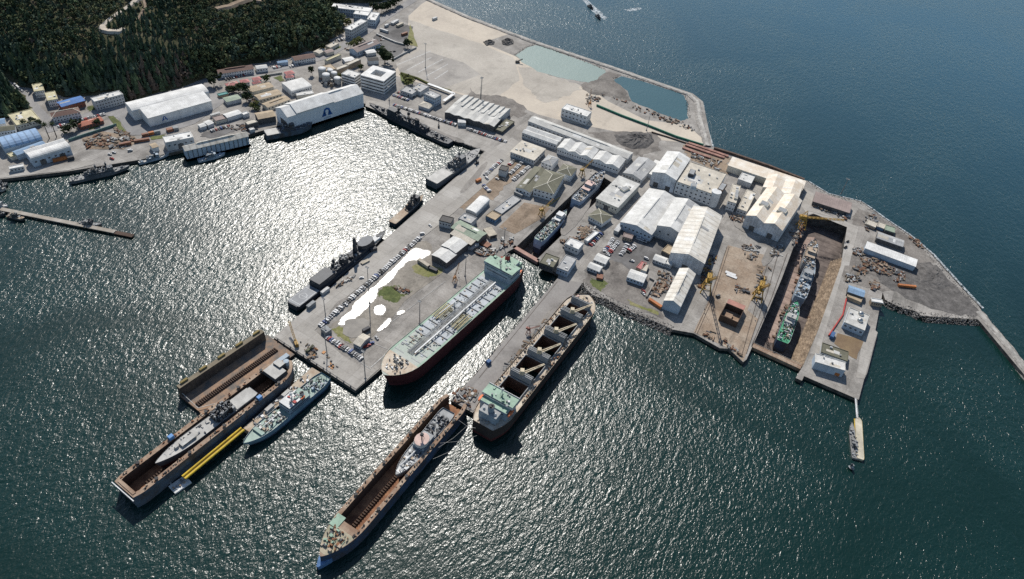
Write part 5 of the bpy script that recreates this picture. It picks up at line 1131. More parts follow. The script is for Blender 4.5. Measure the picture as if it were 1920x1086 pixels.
for q in (-.7, .7):
    g = MB(); g.beam((0,q,1), (ln,q,d.z+1), .12)
    for k in range(12): g.beam((ln*k/11,q,d.z*k/11), (ln*k/11,q,d.z*k/11+1), .08)
    g.build('handrail', white_p, r)
warship('dinghy','small grey dinghy below the cream float','l',(612,1090),(600,1062),3,.9,deckg,white_p,seed=91,mastu=(),funu=(),sup=(.3,.6),guns=(),sh=1.4,gn=8,cat='dinghy',bowf=.4)
for lb, a, b in (('dark launch nearest the top edge with a short wake',(1118,28),(1126,36)),('dark launch just above the other launch, trailing foam',(1103,10),(1112,17))):
    warship('launch', lb, 'p', b, a, 4.5, 1.5, dark_h, dark_h, seed=92, mastu=(), funu=(), sup=(.3,.6), guns=(), sh=2.5, gn=8, cat='launch')
foam = mat('sea_foam', (.55,.6,.62), .9, .3, .3); _n = foam.node_tree; _t = _n.nodes.new('ShaderNodeBsdfTransparent'); _x = _n.nodes.new('ShaderNodeMixShader'); _z = _n.nodes.new('ShaderNodeTexNoise'); _z.inputs['Scale'].default_value = .35; _z.inputs['Detail'].default_value = 4
_q = _n.nodes.new('ShaderNodeMapRange'); _q.inputs['From Min'].default_value = .36; _q.inputs['From Max'].default_value = .56; _c = _n.nodes.new('ShaderNodeTexCoord'); _n.links.new(_c.outputs['Object'], _z.inputs['Vector']); _n.links.new(_z.outputs['Fac'], _q.inputs['Value']); _n.links.new(_q.outputs[0], _x.inputs[0]); _n.links.new(_t.outputs[0], _x.inputs[1]); _n.links.new(_n.nodes['Principled BSDF'].outputs[0], _x.inputs[2]); _n.links.new(_x.outputs[0], _n.nodes['Material Output'].inputs['Surface'])
def flat(name, pts, m, z):
    LAYER[0] += 1; o = patch(name, pts, m); o.location.z = z-GZ-.02-.004*LAYER[0]; return o
# jetty on the left
r = thing('jetty','long narrow concrete jetty on piles reaching out from the left edge','jetty',(0,0,0)); a, b = T('g',-260,768,2.5), T('g',945,1008,2.5); d = b-a; r.location = (a+b)/2; r.location.z = 0; r.rotation_euler.z = math.atan2(d.y, d.x)
g = MB(); g.box(-6, 0, 1.7, d.length-18, 4.5, .8); g.build('deck', sm('jetty_concrete', (.36,.33,.29), .9, col2=(.25,.22,.18)), r); g = MB(); g.box(d.length/2-6, 0, 1, 18, 4.5, .8); g.build('jetty_head', rustd, r)
g = MB(); g.tube((0,0,-3),(0,0,1.7),.45,n=7); o0 = None
for k in range(36):
    for q in (-1.6, 1.6):
        if o0 is None: o0 = g.build('pile', rustd, r, (-d.length/2+d.length*(k+.3)/36, q, 0))
        else: link('pile', o0.data, r, (-d.length/2+d.length*(k+.3)/36, q, 0))
# ------------------------------------------------------------------ cars: one mesh per colour and kind, one object per car
car_glass = mat('car_glass', (.03,.035,.04), .4, .1, 1, spec=.3)
tyre = mat('tyre_black', (.015,.015,.016), .9)
CARC = dict(white=(.72,.72,.71), silver=(.42,.43,.44), grey=(.14,.145,.15), red=(.38,.03,.03), blue=(.03,.08,.26), black=(.018,.018,.02))
def car_mesh(col, kind):
    m = mat('car_paint_'+col, CARC[col], .55, .05, .5, spec=.25); g = MB(); L, W, Hh = dict(car=(4.3,1.75,1.0), van=(4.9,1.9,1.3), pickup=(5.2,1.85,1.1))[kind]
    g.box(0, 0, .3, L, W, Hh-.35)
    if kind == 'car':
        g.box(-.25, 0, Hh-.05, 2.4, 1.55, .55, 0, 1, .82, 0)
    elif kind == 'van': g.box(-.35, 0, Hh-.05, 4.0, 1.75, .75, 0, 1, .93, 0)
    else:
        g.box(.55, 0, Hh-.05, 1.7, 1.6, .65, 0, 1, .85, 0); g.box(-1.6, 0, Hh-.02, 1.7, 1.5, .05, 0, 2)
    for x in (-L*.3, L*.3):
        for y in (-W/2, W/2): g.tube((x, y-.1, .33), (x, y+.1, .33), .33, n=8, m=2)
    o = g.build(kind, [m, car_glass, tyre]); me = o.data; bpy.data.objects.remove(o); return me
CM = {}; rc = random.Random(11); NCAR = [0]
NAMES = dict(car='parked_car', van='parked_van', pickup='parked_pickup')
def car(p, rz, label, col=None, kind=None, group=None):
    col = col or rc.choices(list(CARC), [46,20,11,10,7,6])[0]; kind = kind or rc.choices(['car','van','pickup'], [72,14,14])[0]
    if (col, kind) not in CM: CM[(col, kind)] = car_mesh(col, kind)
    o = link(NAMES[kind], CM[(col, kind)], None, (p.x, p.y, GZ+.34 if p.z < GZ+.5 else p.z), rz); NCAR[0] += 1
    tag(o, label.format(col+' '+kind), kind if kind != 'pickup' else 'pickup truck', group); return o
def row(t, a, b, n, where, end, t2=None, along=False, gap=0.0):
    A, B = T(t, *a), T(t2 or t, *b); d = B-A; base = math.atan2(d.y, d.x)+(0 if along else PI/2)
    for k in range(n):
        if rc.random() < gap: continue
        p = A.lerp(B, (k+.5)/n)+Vector((rc.uniform(-.3,.3), rc.uniform(-.3,.3), 0))
        car(p, base+rc.uniform(-.05,.05)+(PI if rc.random() < .4 else 0), '{}, %s from %s of the %s' % (ordinal(k+1), end, where), group='cars in the '+where)
for args in (
 ('i',(1118,20),(384,674),56,'long row beside the pier puddle','landward end'),
 ('i',(436,748),(694,908),18,'row across the pier end','left end'),
 ('N',(350,405),(1058,637),46,'main row on the north quay','left end'),
 ('N',(395,262),(578,322),13,'row touching the grey flat sheds','left end'),
 ('N',(338,292),(520,356),12,'row behind the north quay road','left end'),
 ('O',(852,184),(650,366),15,'quayside row of the brown lot','upper end'),
 ('O',(1078,216),(940,346),11,'middle row of the brown lot','upper end'),
 ('O',(1158,260),(975,418),14,'row beside the long mossy roof','upper end'),
 ('O',(988,190),(930,246),5,'short row by the cream verandah block','upper end'),
 ('d',(1048,882),(984,986),10,'first row of the asphalt lot','upper end'),
 ('d',(1084,905),(1000,1010),11,'second row of the asphalt lot','upper end'),
 ('d',(1150,930),(1100,1008),7,'third row of the asphalt lot','upper end'),
 ('d',(1200,935),(1150,988),6,'fourth row of the asphalt lot','upper end'),
 ('d',(1212,880),(1292,908),7,'row at the foot of the blue-stained shed','left end'),
 ('d',(968,838),(876,938),9,'roadside row by the white site trailer','upper end'),
 ('J',(928,640),(1190,570),12,'row above the red-tiled shed','left end'),
 ('J',(655,716),(745,690),4,'short row below the brown-roofed house','left end'),
 ('K',(250,425),(480,368),8,'row in front of the long barracks','left end'),
 ('K',(800,292),(892,272),6,'white row by the blue cabin','left end'),
 ('K',(975,280),(1120,252),5,'row below the red-brown barracks','left end'),
 ('K',(85,1010),(305,950),8,'row on the gravel by the floating shed','left end'),
 ('L',(740,305),(850,240),6,'upper row of the road-bend lot','left end'),
 ('L',(205,466),(300,440),5,'row below the slab block','left end'),
 ('O',(640,470),(710,545),6,'jumble beside the red container','upper end')):
    t2 = None
    row(*args)
row('N',(1178,676),(272,1038),24,'row right of the white van box','left end', t2='c')
row('J',(170,235),(262,322),5,'kerbside line up the hill road','upper end', along=True)
for t, x, y, a, l, c, k in (('i',690,318,45,'white car alone on the pier road','white','car'),('i',800,755,-20,'silver car near the small cream hut','silver','car'),('i',720,820,60,'red car, left of two by the small cream hut','red','car'),('i',740,808,60,'red car, right of two by the small cream hut','red','car'),
    ('i',765,792,60,'dark blue car by the small cream hut','blue','car'),('g',800,428,20,'white car, left of two on the town quay','white','car'),('g',830,415,20,'white car, right of two on the town quay','white','car'),('g',948,402,60,'white van on the town quay','white','van'),('g',815,460,10,'red pickup near the town quay edge','red','pickup'),
    ('j',1265,415,-30,'dark red pickup in the stained yard','red','pickup'),('j',1262,432,-30,'white pickup in the stained yard','white','pickup'),('k',255,375,60,'grey van on the tan building pad','grey','van'),('j',1285,178,0,'white van in the asphalt lot','white','van'),('j',1180,195,15,'white pickup near the fourth asphalt row','white','pickup'),
    ('Q',160,205,-20,'white car at the puddle end of the pier road','white','car'),('Q',70,300,50,'blue-windowed white van by the pier road','white','van'),('L',495,610,10,'white van beside the white-roofed shed','white','van'),('L',840,585,70,'black car on the northern yard','black','car'),('L',690,560,20,'silver car on the northern yard','silver','car'),('L',690,520,20,'dark car on the northern yard','grey','car'),
    ('O',680,395,-20,'white van inside the brown lot','white','van'),('O',795,400,0,'white car below the grey slatted cube','white','car'),('O',868,412,0,'dark car beside the grey slatted cube','grey','car'),('e',1200,725,20,'white van by the brown open store','white','van'),('R',175,445,70,'dark car on the dock road, upper','black','car'),('R',150,510,70,'dark pickup on the dock road','black','pickup')):
    car(T(t, x, y), R(a), l if True else '', c, k)
# ------------------------------------------------------------------ containers, lorries, small plant
CC = {k: mat('container_'+k, c, .7, .15, .2, stripe=(.9,0,.25), col2=tuple(q*.6 for q in c)) for k, c in dict(red=(.3,.07,.04), rust=(.27,.12,.07), white=(.6,.6,.58), blue=(.06,.14,.3), grey=(.3,.31,.31), orange=(.5,.18,.06), green=(.1,.24,.19), dark=(.07,.07,.075), cream=(.5,.44,.34)).items()}
def box_thing(name, label, cat, t, a, b, w, h, m, z=GZ+.3, group=None):
    A, B = T(t, *a), T(t, *b); d = B-A; c = (A+B)/2; r = thing(name, label, cat, (c.x, c.y, z), math.atan2(d.y, d.x), group)
    g = MB(); g.box(0, 0, 0, d.length, w, h); g.build('body', m, r); g = MB(); g.box(0, 0, h, d.length+.06, w+.06, .12); g.build('roof', m, r)
    ubox('door', CC['dark'], r, (d.length/2+.02, 0, h/2), (.05, w*.7, h*.8)); return r
for l, t, a, b, w, h, c in (('long red-brown container on the town quay','g',(872,368),(956,350),3,3,'rust'),('rust and white container above the green verge','g',(1035,298),(1080,288),3,3,'rust'),('orange container, middle of the three above the verge','g',(1084,286),(1122,277),3,3,'orange'),('blue-grey container at the right of the verge trio','g',(1126,276),(1168,268),3,3,'grey'),
    ('red-brown container behind the tall white quay shed','g',(1215,262),(1258,252),5,3,'rust'),('pale grey container behind the tall white quay shed','g',(1262,250),(1298,242),5,3,'grey'),('long orange container near the white gabled quay shed','g',(388,482),(490,458),3,3,'orange'),('black container beside the long orange one','g',(498,466),(542,456),3,3,'dark'),
    ('rusty wagon by the storage ground','g',(980,340),(1090,322),3,2.5,'rust'),('white block container on the pier edge road','i',(300,545),(350,505),3.2,3.5,'grey'),('low grey container near the pier car row corner','i',(415,725),(455,700),7,4,'grey'),('black container beside the small cream hut','i',(700,715),(748,690),2.6,3,'dark'),
    ('white van box in the middle of the north quay cars','N',(1075,628),(1165,632),8,5,'white'),('orange container tank in the brown lot','O',(560,440),(610,415),3,3,'orange'),('white container alone on the pale sand','b',(1440,150),(1470,138),3,3,'white'),('rusty open container on the northern lot','b',(1215,262),(1255,248),3,3,'rust'),
    ('long red container in the stained yard store','j',(1305,480),(1395,540),3,2.6,'orange'),('orange pipe wagon on the headland spoil','R',(740,945),(940,965),2.4,2.2,'orange'),('white site box in the northern lot, left','L',(735,312),(770,296),3,3,'white'),('cream long store box in the northern lot','L',(870,310),(935,280),4,3,'cream'),('white store box in the northern lot, upper','L',(815,285),(880,245),4,3,'white'),('long white store box by the road bend','L',(680,345),(770,375),3,3,'white'),
    ('grey lorry trailer at the slab by the mossy roof','O',(992,562),(1085,603),3,3,'grey'),('camouflage-green trailer beside the puddle sheds','i',(1105,195),(1180,245),3.4,3,'cream'),('dark trailer behind the green-grey trailer','i',(1185,250),(1240,272),3.2,2,'dark'),('tan box store right of the green-roofed shed','Q',(805,262),(870,350),9,4,'cream'),('low rust platform store behind pale cabins','Q',(715,385),(830,450),7,2,'rust'),
    ('white cabin beside the ribbed puddle sheds','Q',(600,480),(690,425),5,3.5,'white'),('brown shipping crate on the tan pad','j',(925,310),(970,320),6,2,'rust'),('pink tank container before the pump station','l',(415,360),(515,405),4,3,'orange'),('blue generator box left of the pump station','l',(350,350),(385,310),5,4,'blue'),('blue box beside the muddy basin','l',(455,140),(470,105),3,3,'blue'),('red box on the tanker quay by the stern','Q',(955,590),(1020,600),4,3,'red'),
    ('blue container standing alone on the finger pier','j',(128,945),(150,930),3,3,'blue'),('white lorry box at the foot of the blue-stained shed','d',(1062,852),(1100,800),5,4,'white'),('dark grey lorry near the frigate bridge','i',(755,125),(800,110),3,3,'dark'),('pale tank wagon beside the frigate hangar','i',(400,440),(452,402),3,3,'white'),('white open flatbed by the frigate','i',(690,218),(742,190),3.2,1.2,'cream')):
    box_thing('lorry_trailer' if 'trailer' in l or 'lorry' in l else ('tank_wagon' if 'wagon' in l else ('flatbed_trailer' if 'flatbed' in l else 'shipping_container')), l, 'trailer' if 'trailer' in l or 'flatbed' in l else ('lorry' if 'lorry' in l else ('wagon' if 'wagon' in l else 'container')), t, a, b, w, h, CC[c])
for i, (x, y) in enumerate(((310,195),(318,214))):
    box_thing('steel_plate', ('upper' if i == 0 else 'lower')+' of two long white panels lying on the tan pad', 'panel', 'k', (x, y), (x+75, y+28), 3.4, .5, white_p)
# ------------------------------------------------------------------ cranes
cr_y = mat('crane_yellow', (.40,.26,.05), .6, .2, .2, col2=(.3,.17,.04)); cr_o = mat('crane_orange', (.5,.22,.06), .6, .2, .2)
def height_at(base, px_, py_):
    lo = base.copy(); best = (1e9, 0)
    for k in range(2, 160):
        h = k*.5; q = pix((base.x, base.y, base.z+h)); e = math.hypot(q[0]-px_, q[1]-py_)
        if e < best[0]: best = (e, h)
    return best[1]
def portal_crane(label, t, x, y, jang, jl, s=1, m=None, lift=.25, cat='crane'):
    m = m or cr_y; p = T(t, x, y); r = thing('portal_crane', label, cat, (p.x, p.y, GZ+.3), R(jang))
    for sx in (-1, 1):
        for sy in (-1, 1):
            g = MB(); g.beam((sx*4.5*s, sy*4.5*s, 0), (sx*2.4*s, sy*2.4*s, 11*s), .9*s); g.box(sx*4.5*s, sy*4.5*s, -.3, 2.4*s, 1*s, .9*s); g.build('leg', m, r)
    g = MB()
    for sy in (-1, 1): g.beam((-3.8*s, sy*3.8*s, 4*s), (3.8*s, sy*3.8*s, 4*s), .5*s); g.beam((sy*3.8*s, -3.8*s, 4*s), (sy*3.8*s, 3.8*s, 4*s), .5*s)
    g.build('portal_frame', m, r); g = MB(); g.box(0, 0, 11*s, 6*s, 6*s, 1*s); g.build('slewing_platform', m, r)
    g = MB(); g.tube((0,0,12*s), (0,0,13*s), 2*s, n=10); g.box(-2.5*s, 0, 13*s, 8*s, 4.4*s, 3.6*s); g.build('machine_house', m, r); g = MB(); g.box(2.4*s, 1.8*s, 13*s, 2.2*s, 1.8*s, 2.6*s); g.build('cab', frame_m, r)
    g = MB(); top = (0, 0, 24*s)
    for sy in (-1, 1): g.beam((1.5*s, sy*1.6*s, 16*s), top, .4*s); g.beam((-5*s, sy*1.6*s, 16*s), top, .4*s)
    g.build('a_frame', m, r)
    tip = (jl, 0, 15*s+jl*lift); g = MB(); lattice(g, (2*s,0,15*s), tip, 1.8*s, 9, .2*s); g.build('jib', m, r); g = MB(); g.beam(top, tip, .14); g.beam(tip, (tip[0], 0, 3), .1); g.box(tip[0], 0, 2, .8, .6, 1.2); g.build('hoist_cable', black_p, r); return r
portal_crane('tall yellow dock crane between the ribbed shed and tan pad','k',165,330,-75,30,1.0,lift=.9)
portal_crane('tall yellow dock crane between the tan pad and large dock','k',540,385,-80,30,1.0,lift=.9)
portal_crane('yellow crane with long boom reaching over the large dock head','e',858,800,22,40,.9,lift=.08)
portal_crane('small yellow crane halfway along the small dry dock','E',335,690,60,12,.55,lift=.8)
portal_crane('small yellow crane at the head of the small dry dock','E',790,240,60,12,.55,lift=.8)
portal_crane('small orange crane beside the tanker bridge','i',1368,340,100,9,.4,cr_o,lift=1)
portal_crane('small pinkish crane standing on the finger pier','j',428,720,10,9,.4,mat('faded_red_crane',(.4,.17,.13),.7),lift=.8)
portal_crane('small crane beside the green pipeline on pale sand','c',875,775,120,12,.4,cr_o,lift=1)
def mobile_crane(label, t, base, tip, zt, m, s=1, cat='mobile crane'):
    A = T(t, *base); B = T(t, *tip, zt); d = B-A; r = thing('mobile_crane', label, cat, (A.x, A.y, GZ+.3), math.atan2(d.y, d.x)); ln = math.hypot(d.x, d.y)
    g = MB(); g.box(0,0,.5,8*s,2.6*s,1.3*s)
    for x in (-2.8,-1,1,2.8):
        for y in (-1.2,1.2): g.tube((x*s,y*s-.3,.55*s),(x*s,y*s+.3,.55*s),.6*s,n=8,m=1)
    g.build('carrier', [m, tyre], r); g = MB(); g.box(-1.5*s,0,1.9*s,4*s,2.6*s,1.6*s); g.build('machine_house', m, r); g = MB(); g.box(1.6*s,1*s,1.9*s,1.5*s,1.2*s,1.6*s,0,1,.9); g.build('cab', [m, glass], r)
    g = MB(); lattice(g, (0,0,2.6*s), (ln,0,zt-GZ), 1.3*s, 12, .16); g.build('boom', m, r); g = MB(); g.beam((-2.5*s,0,5*s),(ln,0,zt-GZ),.1); g.beam((-2.5*s,0,3*s),(-2.5*s,0,5*s),.3); g.build('boom_cable', black_p, r); return r
mobile_crane('yellow mobile crane with lowered boom at the pier end','S',(335,520),(252,258),13,cr_y)
mobile_crane('dark mobile crane with raised boom beside the old cruiser','N',(860,655),(862,560),12,dark_h,.7)
mobile_crane('dark excavator-crane working at the edge of the pale pond','c',(350,458),(388,432),9,dark_h,.8)
mobile_crane('olive mobile crane between pier-end car row and dock','i',(310,850),(340,805),7,mat('olive_paint',(.16,.16,.09),.7),.8)
mobile_crane('dark harbour crane on the corner quay by the naval transport','O',(565,225),(560,180),9,dark_h,.7)
# ------------------------------------------------------------------ light masts and sea mast
def light_mast(label, t, base, top, s=1, cat='light mast', name='light_mast'):
    p = T(t, *base); a = TILE[t]; h = height_at(p, a[0]+top[0]/a[2], a[1]+top[1]/a[2]); r = thing(name, label, cat, (p.x, p.y, GZ+.3))
    g = MB(); g.tube((0,0,0), (0,0,h), .42*s, .22*s, 8); g.box(0,0,0,1.6,1.6,.5); g.build('pole', frame_m, r); g = MB(); g.box(0,0,h,3.4*s,.8,.5); g.build('lamp_head', dark_h, r)
    for q in (-1.2, -.4, .4, 1.2):
        g = MB(); g.box(q*s, -.6, h-.3, .6, .5, .6); g.build('lamp', white_p, r)
    return r
for l, t, b_, t_ in (('light mast among the pier-end car row','i',(440,876),(432,690)),('light mast nearest the pier corner and tanker bow','i',(718,1046),(706,850)),('light mast beside the puddle on the pier','i',(430,605),(415,470)),('light mast in the long pier car row','i',(748,500),(738,240)),('light mast on the tanker side of the pier','i',(1113,645),(1095,485)),('light mast below the ribbed puddle sheds','i',(1443,300),(1428,150)),
    ('light mast on the pale gravel behind the wavy workshop','c',(78,742),(74,570)),('tall light mast between gravel and the wavy workshop','N',(1336,365),(1325,95)),('light mast on the marshalling yard','L',(1192,765),(1180,500)),('light mast beside the spoil heap','c',(1288,950),(1308,830)),('light mast at the tanker stern quay','Q',(990,420),(975,230)),('light mast beside the courtyard office','N',(300,355),(292,200))): light_mast(l, t, b_, t_)
light_mast('leaning-looking steel mast with lamp at the seaward shore','e',(1150,560),(1202,452),1.3,'mast','signal_mast')
# ------------------------------------------------------------------ trees of the town
crown_m = [mat('tree_crown_green',(.045,.065,.022),.95,.5,.3,spec=.1), mat('tree_crown_olive',(.10,.11,.035),.95,.5,.3,spec=.1), mat('tree_crown_dark',(.03,.045,.02),.95,.5,.3,spec=.1)]
bark = mat('tree_bark',(.1,.075,.055),.95,.3,.5)
CRN = []
for sd in range(4):
    v, f = clump(100+sd, 220, 1, .13); CRN.append((v, f))
def tree(label, t, x, y, h, w, ci=0, name='broadleaf_tree', cat='tree', group=None, bare=False):
    p = T(t, x, y); r = thing(name, label, cat, (p.x, p.y, GZ+.3), rc.uniform(0,6), group); v, f = CRN[rc.randrange(4)]
    g = MB(); g.tube((0,0,0), (0,0,h*.5), w*.035, w*.022, 7)
    for k in range(5):
        a = k*1.256; g.tube((0,0,h*.3), (w*.25*math.cos(a), w*.25*math.sin(a), h*.68), w*.015, w*.006, 5)
    g.build('trunk', bark, r); g = MB(); g.add([(a*w*1.6, b*w*1.6, c*h*1.02) for a, b, c in v], f); g.build('crown', crown_m[ci], r); return r
for a in (('very large dark round tree behind the courtyard office','L',735,735,22,19,2),('dark tree at the corner of the northern lot','L',990,545,14,9,2),('big dark tree at the barracks end','K',130,480,16,14,2),('dark tree behind the pink-roofed houses, left','K',455,560,12,11,2),('dark spreading tree in the lane behind the storage yard','K',500,660,13,11,2),('yellowish palm-like tree in the lane','K',590,745,9,9,1),('round garden tree beside a pink-roofed house','K',725,440,9,8,0),
    ('lollipop tree by the silos behind the floating hangar','K',1240,365,13,7,2),('lollipop tree beside the cream cottages','L',22,580,12,7,2),('bushy green tree behind the slab block','L',300,310,15,11,1),('dark tree, left of three before the flat yellow building','J',280,705,8,8,2),('dark tree, middle of three before the flat yellow building','J',370,690,8,8,2),('dark tree, right of three before the flat yellow building','J',440,690,7,6,2),('tall dark tree left of the red-tiled shed','J',868,740,12,9,2),
    ('dark garden tree below the tall one left of the red-tiled shed','J',785,775,10,11,2),('dark shrubby tree in front of the red-tiled shed','J',1110,680,7,8,2),('yellow-green bushy tree right of the courtyard office','L',1000,960,10,12,1),('yellow-green small tree beside the bushy one','L',960,910,8,8,1),('small green tree by the cream stepped blocks','L',232,890,7,6,1),('small green tree between annexe and courtyard office','L',465,790,8,6,0),('small dark tree by the teal court shed','K',330,560,8,9,2),
    ('bushy tree by the brown-roofed boat shed','K',620,770,6,7,0),('green bush beside the ring lawn','K',880,700,5,5,0)): tree(*a)
for k, (x, y) in enumerate(((350,545),(390,525),(425,505),(455,490))): tree(['leftmost','second from left','third from left','rightmost'][k]+' of four yellowish trees left of the dark ridge-roofed building', 'L', x, y, 9, 8, 1, group='trees beside the dark ridge-roofed building')
for k, (x, y) in enumerate(((600,135),(650,150),(700,148),(752,128),(800,105),(845,80),(885,55))): tree(ordinal(k+1)+' dark tree from the left in the line above the road', 'L', x, y, 15, 10, 2, group='dark trees above the road at the top')
for k, (x, y, h) in enumerate(((560,845,17),(642,828,16))):
    p = T('J', x, y); r = thing('palm_tree', ('left' if k == 0 else 'right')+' of two tall dark-crowned palms at the road junction', 'palm tree', (p.x, p.y, GZ+.3), k, 'palms at the road junction')
    g = MB(); g.tube((0,0,0),(0,0,h),.5,.35,8); g.build('trunk', bark, r); g = MB()
    for i in range(30):
        a = i*2.4; e = .9-.055*i; c_, s_ = math.cos(a), math.sin(a); q = 4.2
        for j in range(3):
            x0, x1 = q*j/3, q*(j+1)/3; z0 = h+math.sin(e)*x0-.09*x0*x0; z1 = h+math.sin(e)*x1-.09*x1*x1; wd = (.7,.8,.5,.05)
            g.add([(c_*x0-s_*wd[j]*.6, s_*x0+c_*wd[j]*.6, z0),(c_*x0+s_*wd[j]*.6, s_*x0-c_*wd[j]*.6, z0),(c_*x1+s_*wd[j+1]*.6, s_*x1-c_*wd[j+1]*.6, z1),(c_*x1-s_*wd[j+1]*.6, s_*x1+c_*wd[j+1]*.6, z1)],[(0,1,2,3)])
    g.build('crown', crown_m[2], r)
# ------------------------------------------------------------------ heaps, scrap, rocks
def mound(name, label, cat, t, pts, h, m, seed=0, base=GZ+.3):
    P_ = TS(t, pts); c = sum((p for p in P_), Vector())/len(P_); r = random.Random(seed); g = MB(); n = 30; rings = 8; vs = []
    bound = []
    for k in range(n):
        f = k/n*len(P_); i = int(f); bound.append(P_[i].lerp(P_[(i+1) % len(P_)], f-i)-c)
    for j in range(rings):
        q = 1-j/rings
        for k in range(n): a = bound[k]*q; vs.append((a.x+r.uniform(-1,1), a.y+r.uniform(-1,1), (h*(1-q**1.5)*r.uniform(.75,1.15) if j else -.3)))
    vs.append((0, 0, h)); fs = [(j*n+k, j*n+(k+1) % n, (j+1)*n+(k+1) % n, (j+1)*n+k) for j in range(rings-1) for k in range(n)]+[((rings-1)*n+k, (rings-1)*n+(k+1) % n, len(vs)-1) for k in range(n)]
    A = sum(bound[i].x*bound[(i+1)%n].y-bound[(i+1)%n].x*bound[i].y for i in range(n))
    if A < 0: fs = [f[::-1] for f in fs]
    g.add(vs, fs); o = g.build(name, m, None, (c.x, c.y, base)); return tag(o, label, cat)
mound('spoil_heap','large grey spoil heap behind the long workshop','heap','d',[(1050,130),(1130,105),(1240,105),(1330,125),(1350,180),(1290,225),(1190,235),(1090,200)],6,coal,1)
mound('rock_heap','dark rock heap, right of two near the sea wall','heap','c',[(230,300),(270,280),(320,290),(325,320),(280,335),(240,325)],5,coal,2)
mound('rock_heap','dark rock heap, left of two near the sea wall','heap','c',[(100,305),(150,290),(185,305),(180,325),(120,335)],4,coal,3)
mound('spoil_heap','low dark spoil bank at the headland tip','heap','R',[(950,690),(1180,700),(1260,800),(1350,930),(1200,1000),(1000,900)],2.5,coal,4)
mound('spoil_heap','small brown heap in the scrap compound by the small dock','heap','d',[(780,800),(860,790),(900,830),(850,880),(790,870)],2.5,brown,5)
def scrap(label, t, pts, n, mats_, seed, hmax=1.6, lmax=6, name='scrap_pile', cat='scrap pile'):
    P_ = TS(t, pts); c = sum((p for p in P_), Vector())/len(P_); r = random.Random(seed); g = MB(); k = len(P_)
    for i in range(n):
        a = r.randrange(k); u, v = sorted((r.random(), r.random())); p = (P_[0] if k < 3 else P_[a])*u+P_[(a+1) % k]*(v-u)+c*(1-v)-c
        l = r.uniform(1, lmax); h = r.uniform(.2, hmax); m = r.randrange(len(mats_)); ang = r.choice((.1, 1.67, r.uniform(0, 3.1)))
        if r.random() < .7: g.box(p.x, p.y, 0, l, r.uniform(.4, 2.4), h, ang, m)
        else: g.tube((p.x-l/2*math.cos(ang), p.y-l/2*math.sin(ang), h*.6+.3), (p.x+l/2*math.cos(ang), p.y+l/2*math.sin(ang), h*.6+.3), r.uniform(.2,.7), n=7, m=m)
    o = g.build(name, mats_, None, (c.x, c.y, GZ+.25)); return tag(o, label, cat)
s_r = sm('scrap_rust', (.17,.085,.05), .9); s_b = sm('scrap_brown', (.22,.165,.12), .9); s_g = sm('scrap_grey', (.23,.225,.215), .9); s_w = sm('scrap_timber', (.17,.14,.105), .9)
SCR = [s_r, s_b, s_g, dark_h, s_w, s_r, rustl]; MIX = [s_b, s_g, steel, dark_h, s_w, s_r, pale_h]
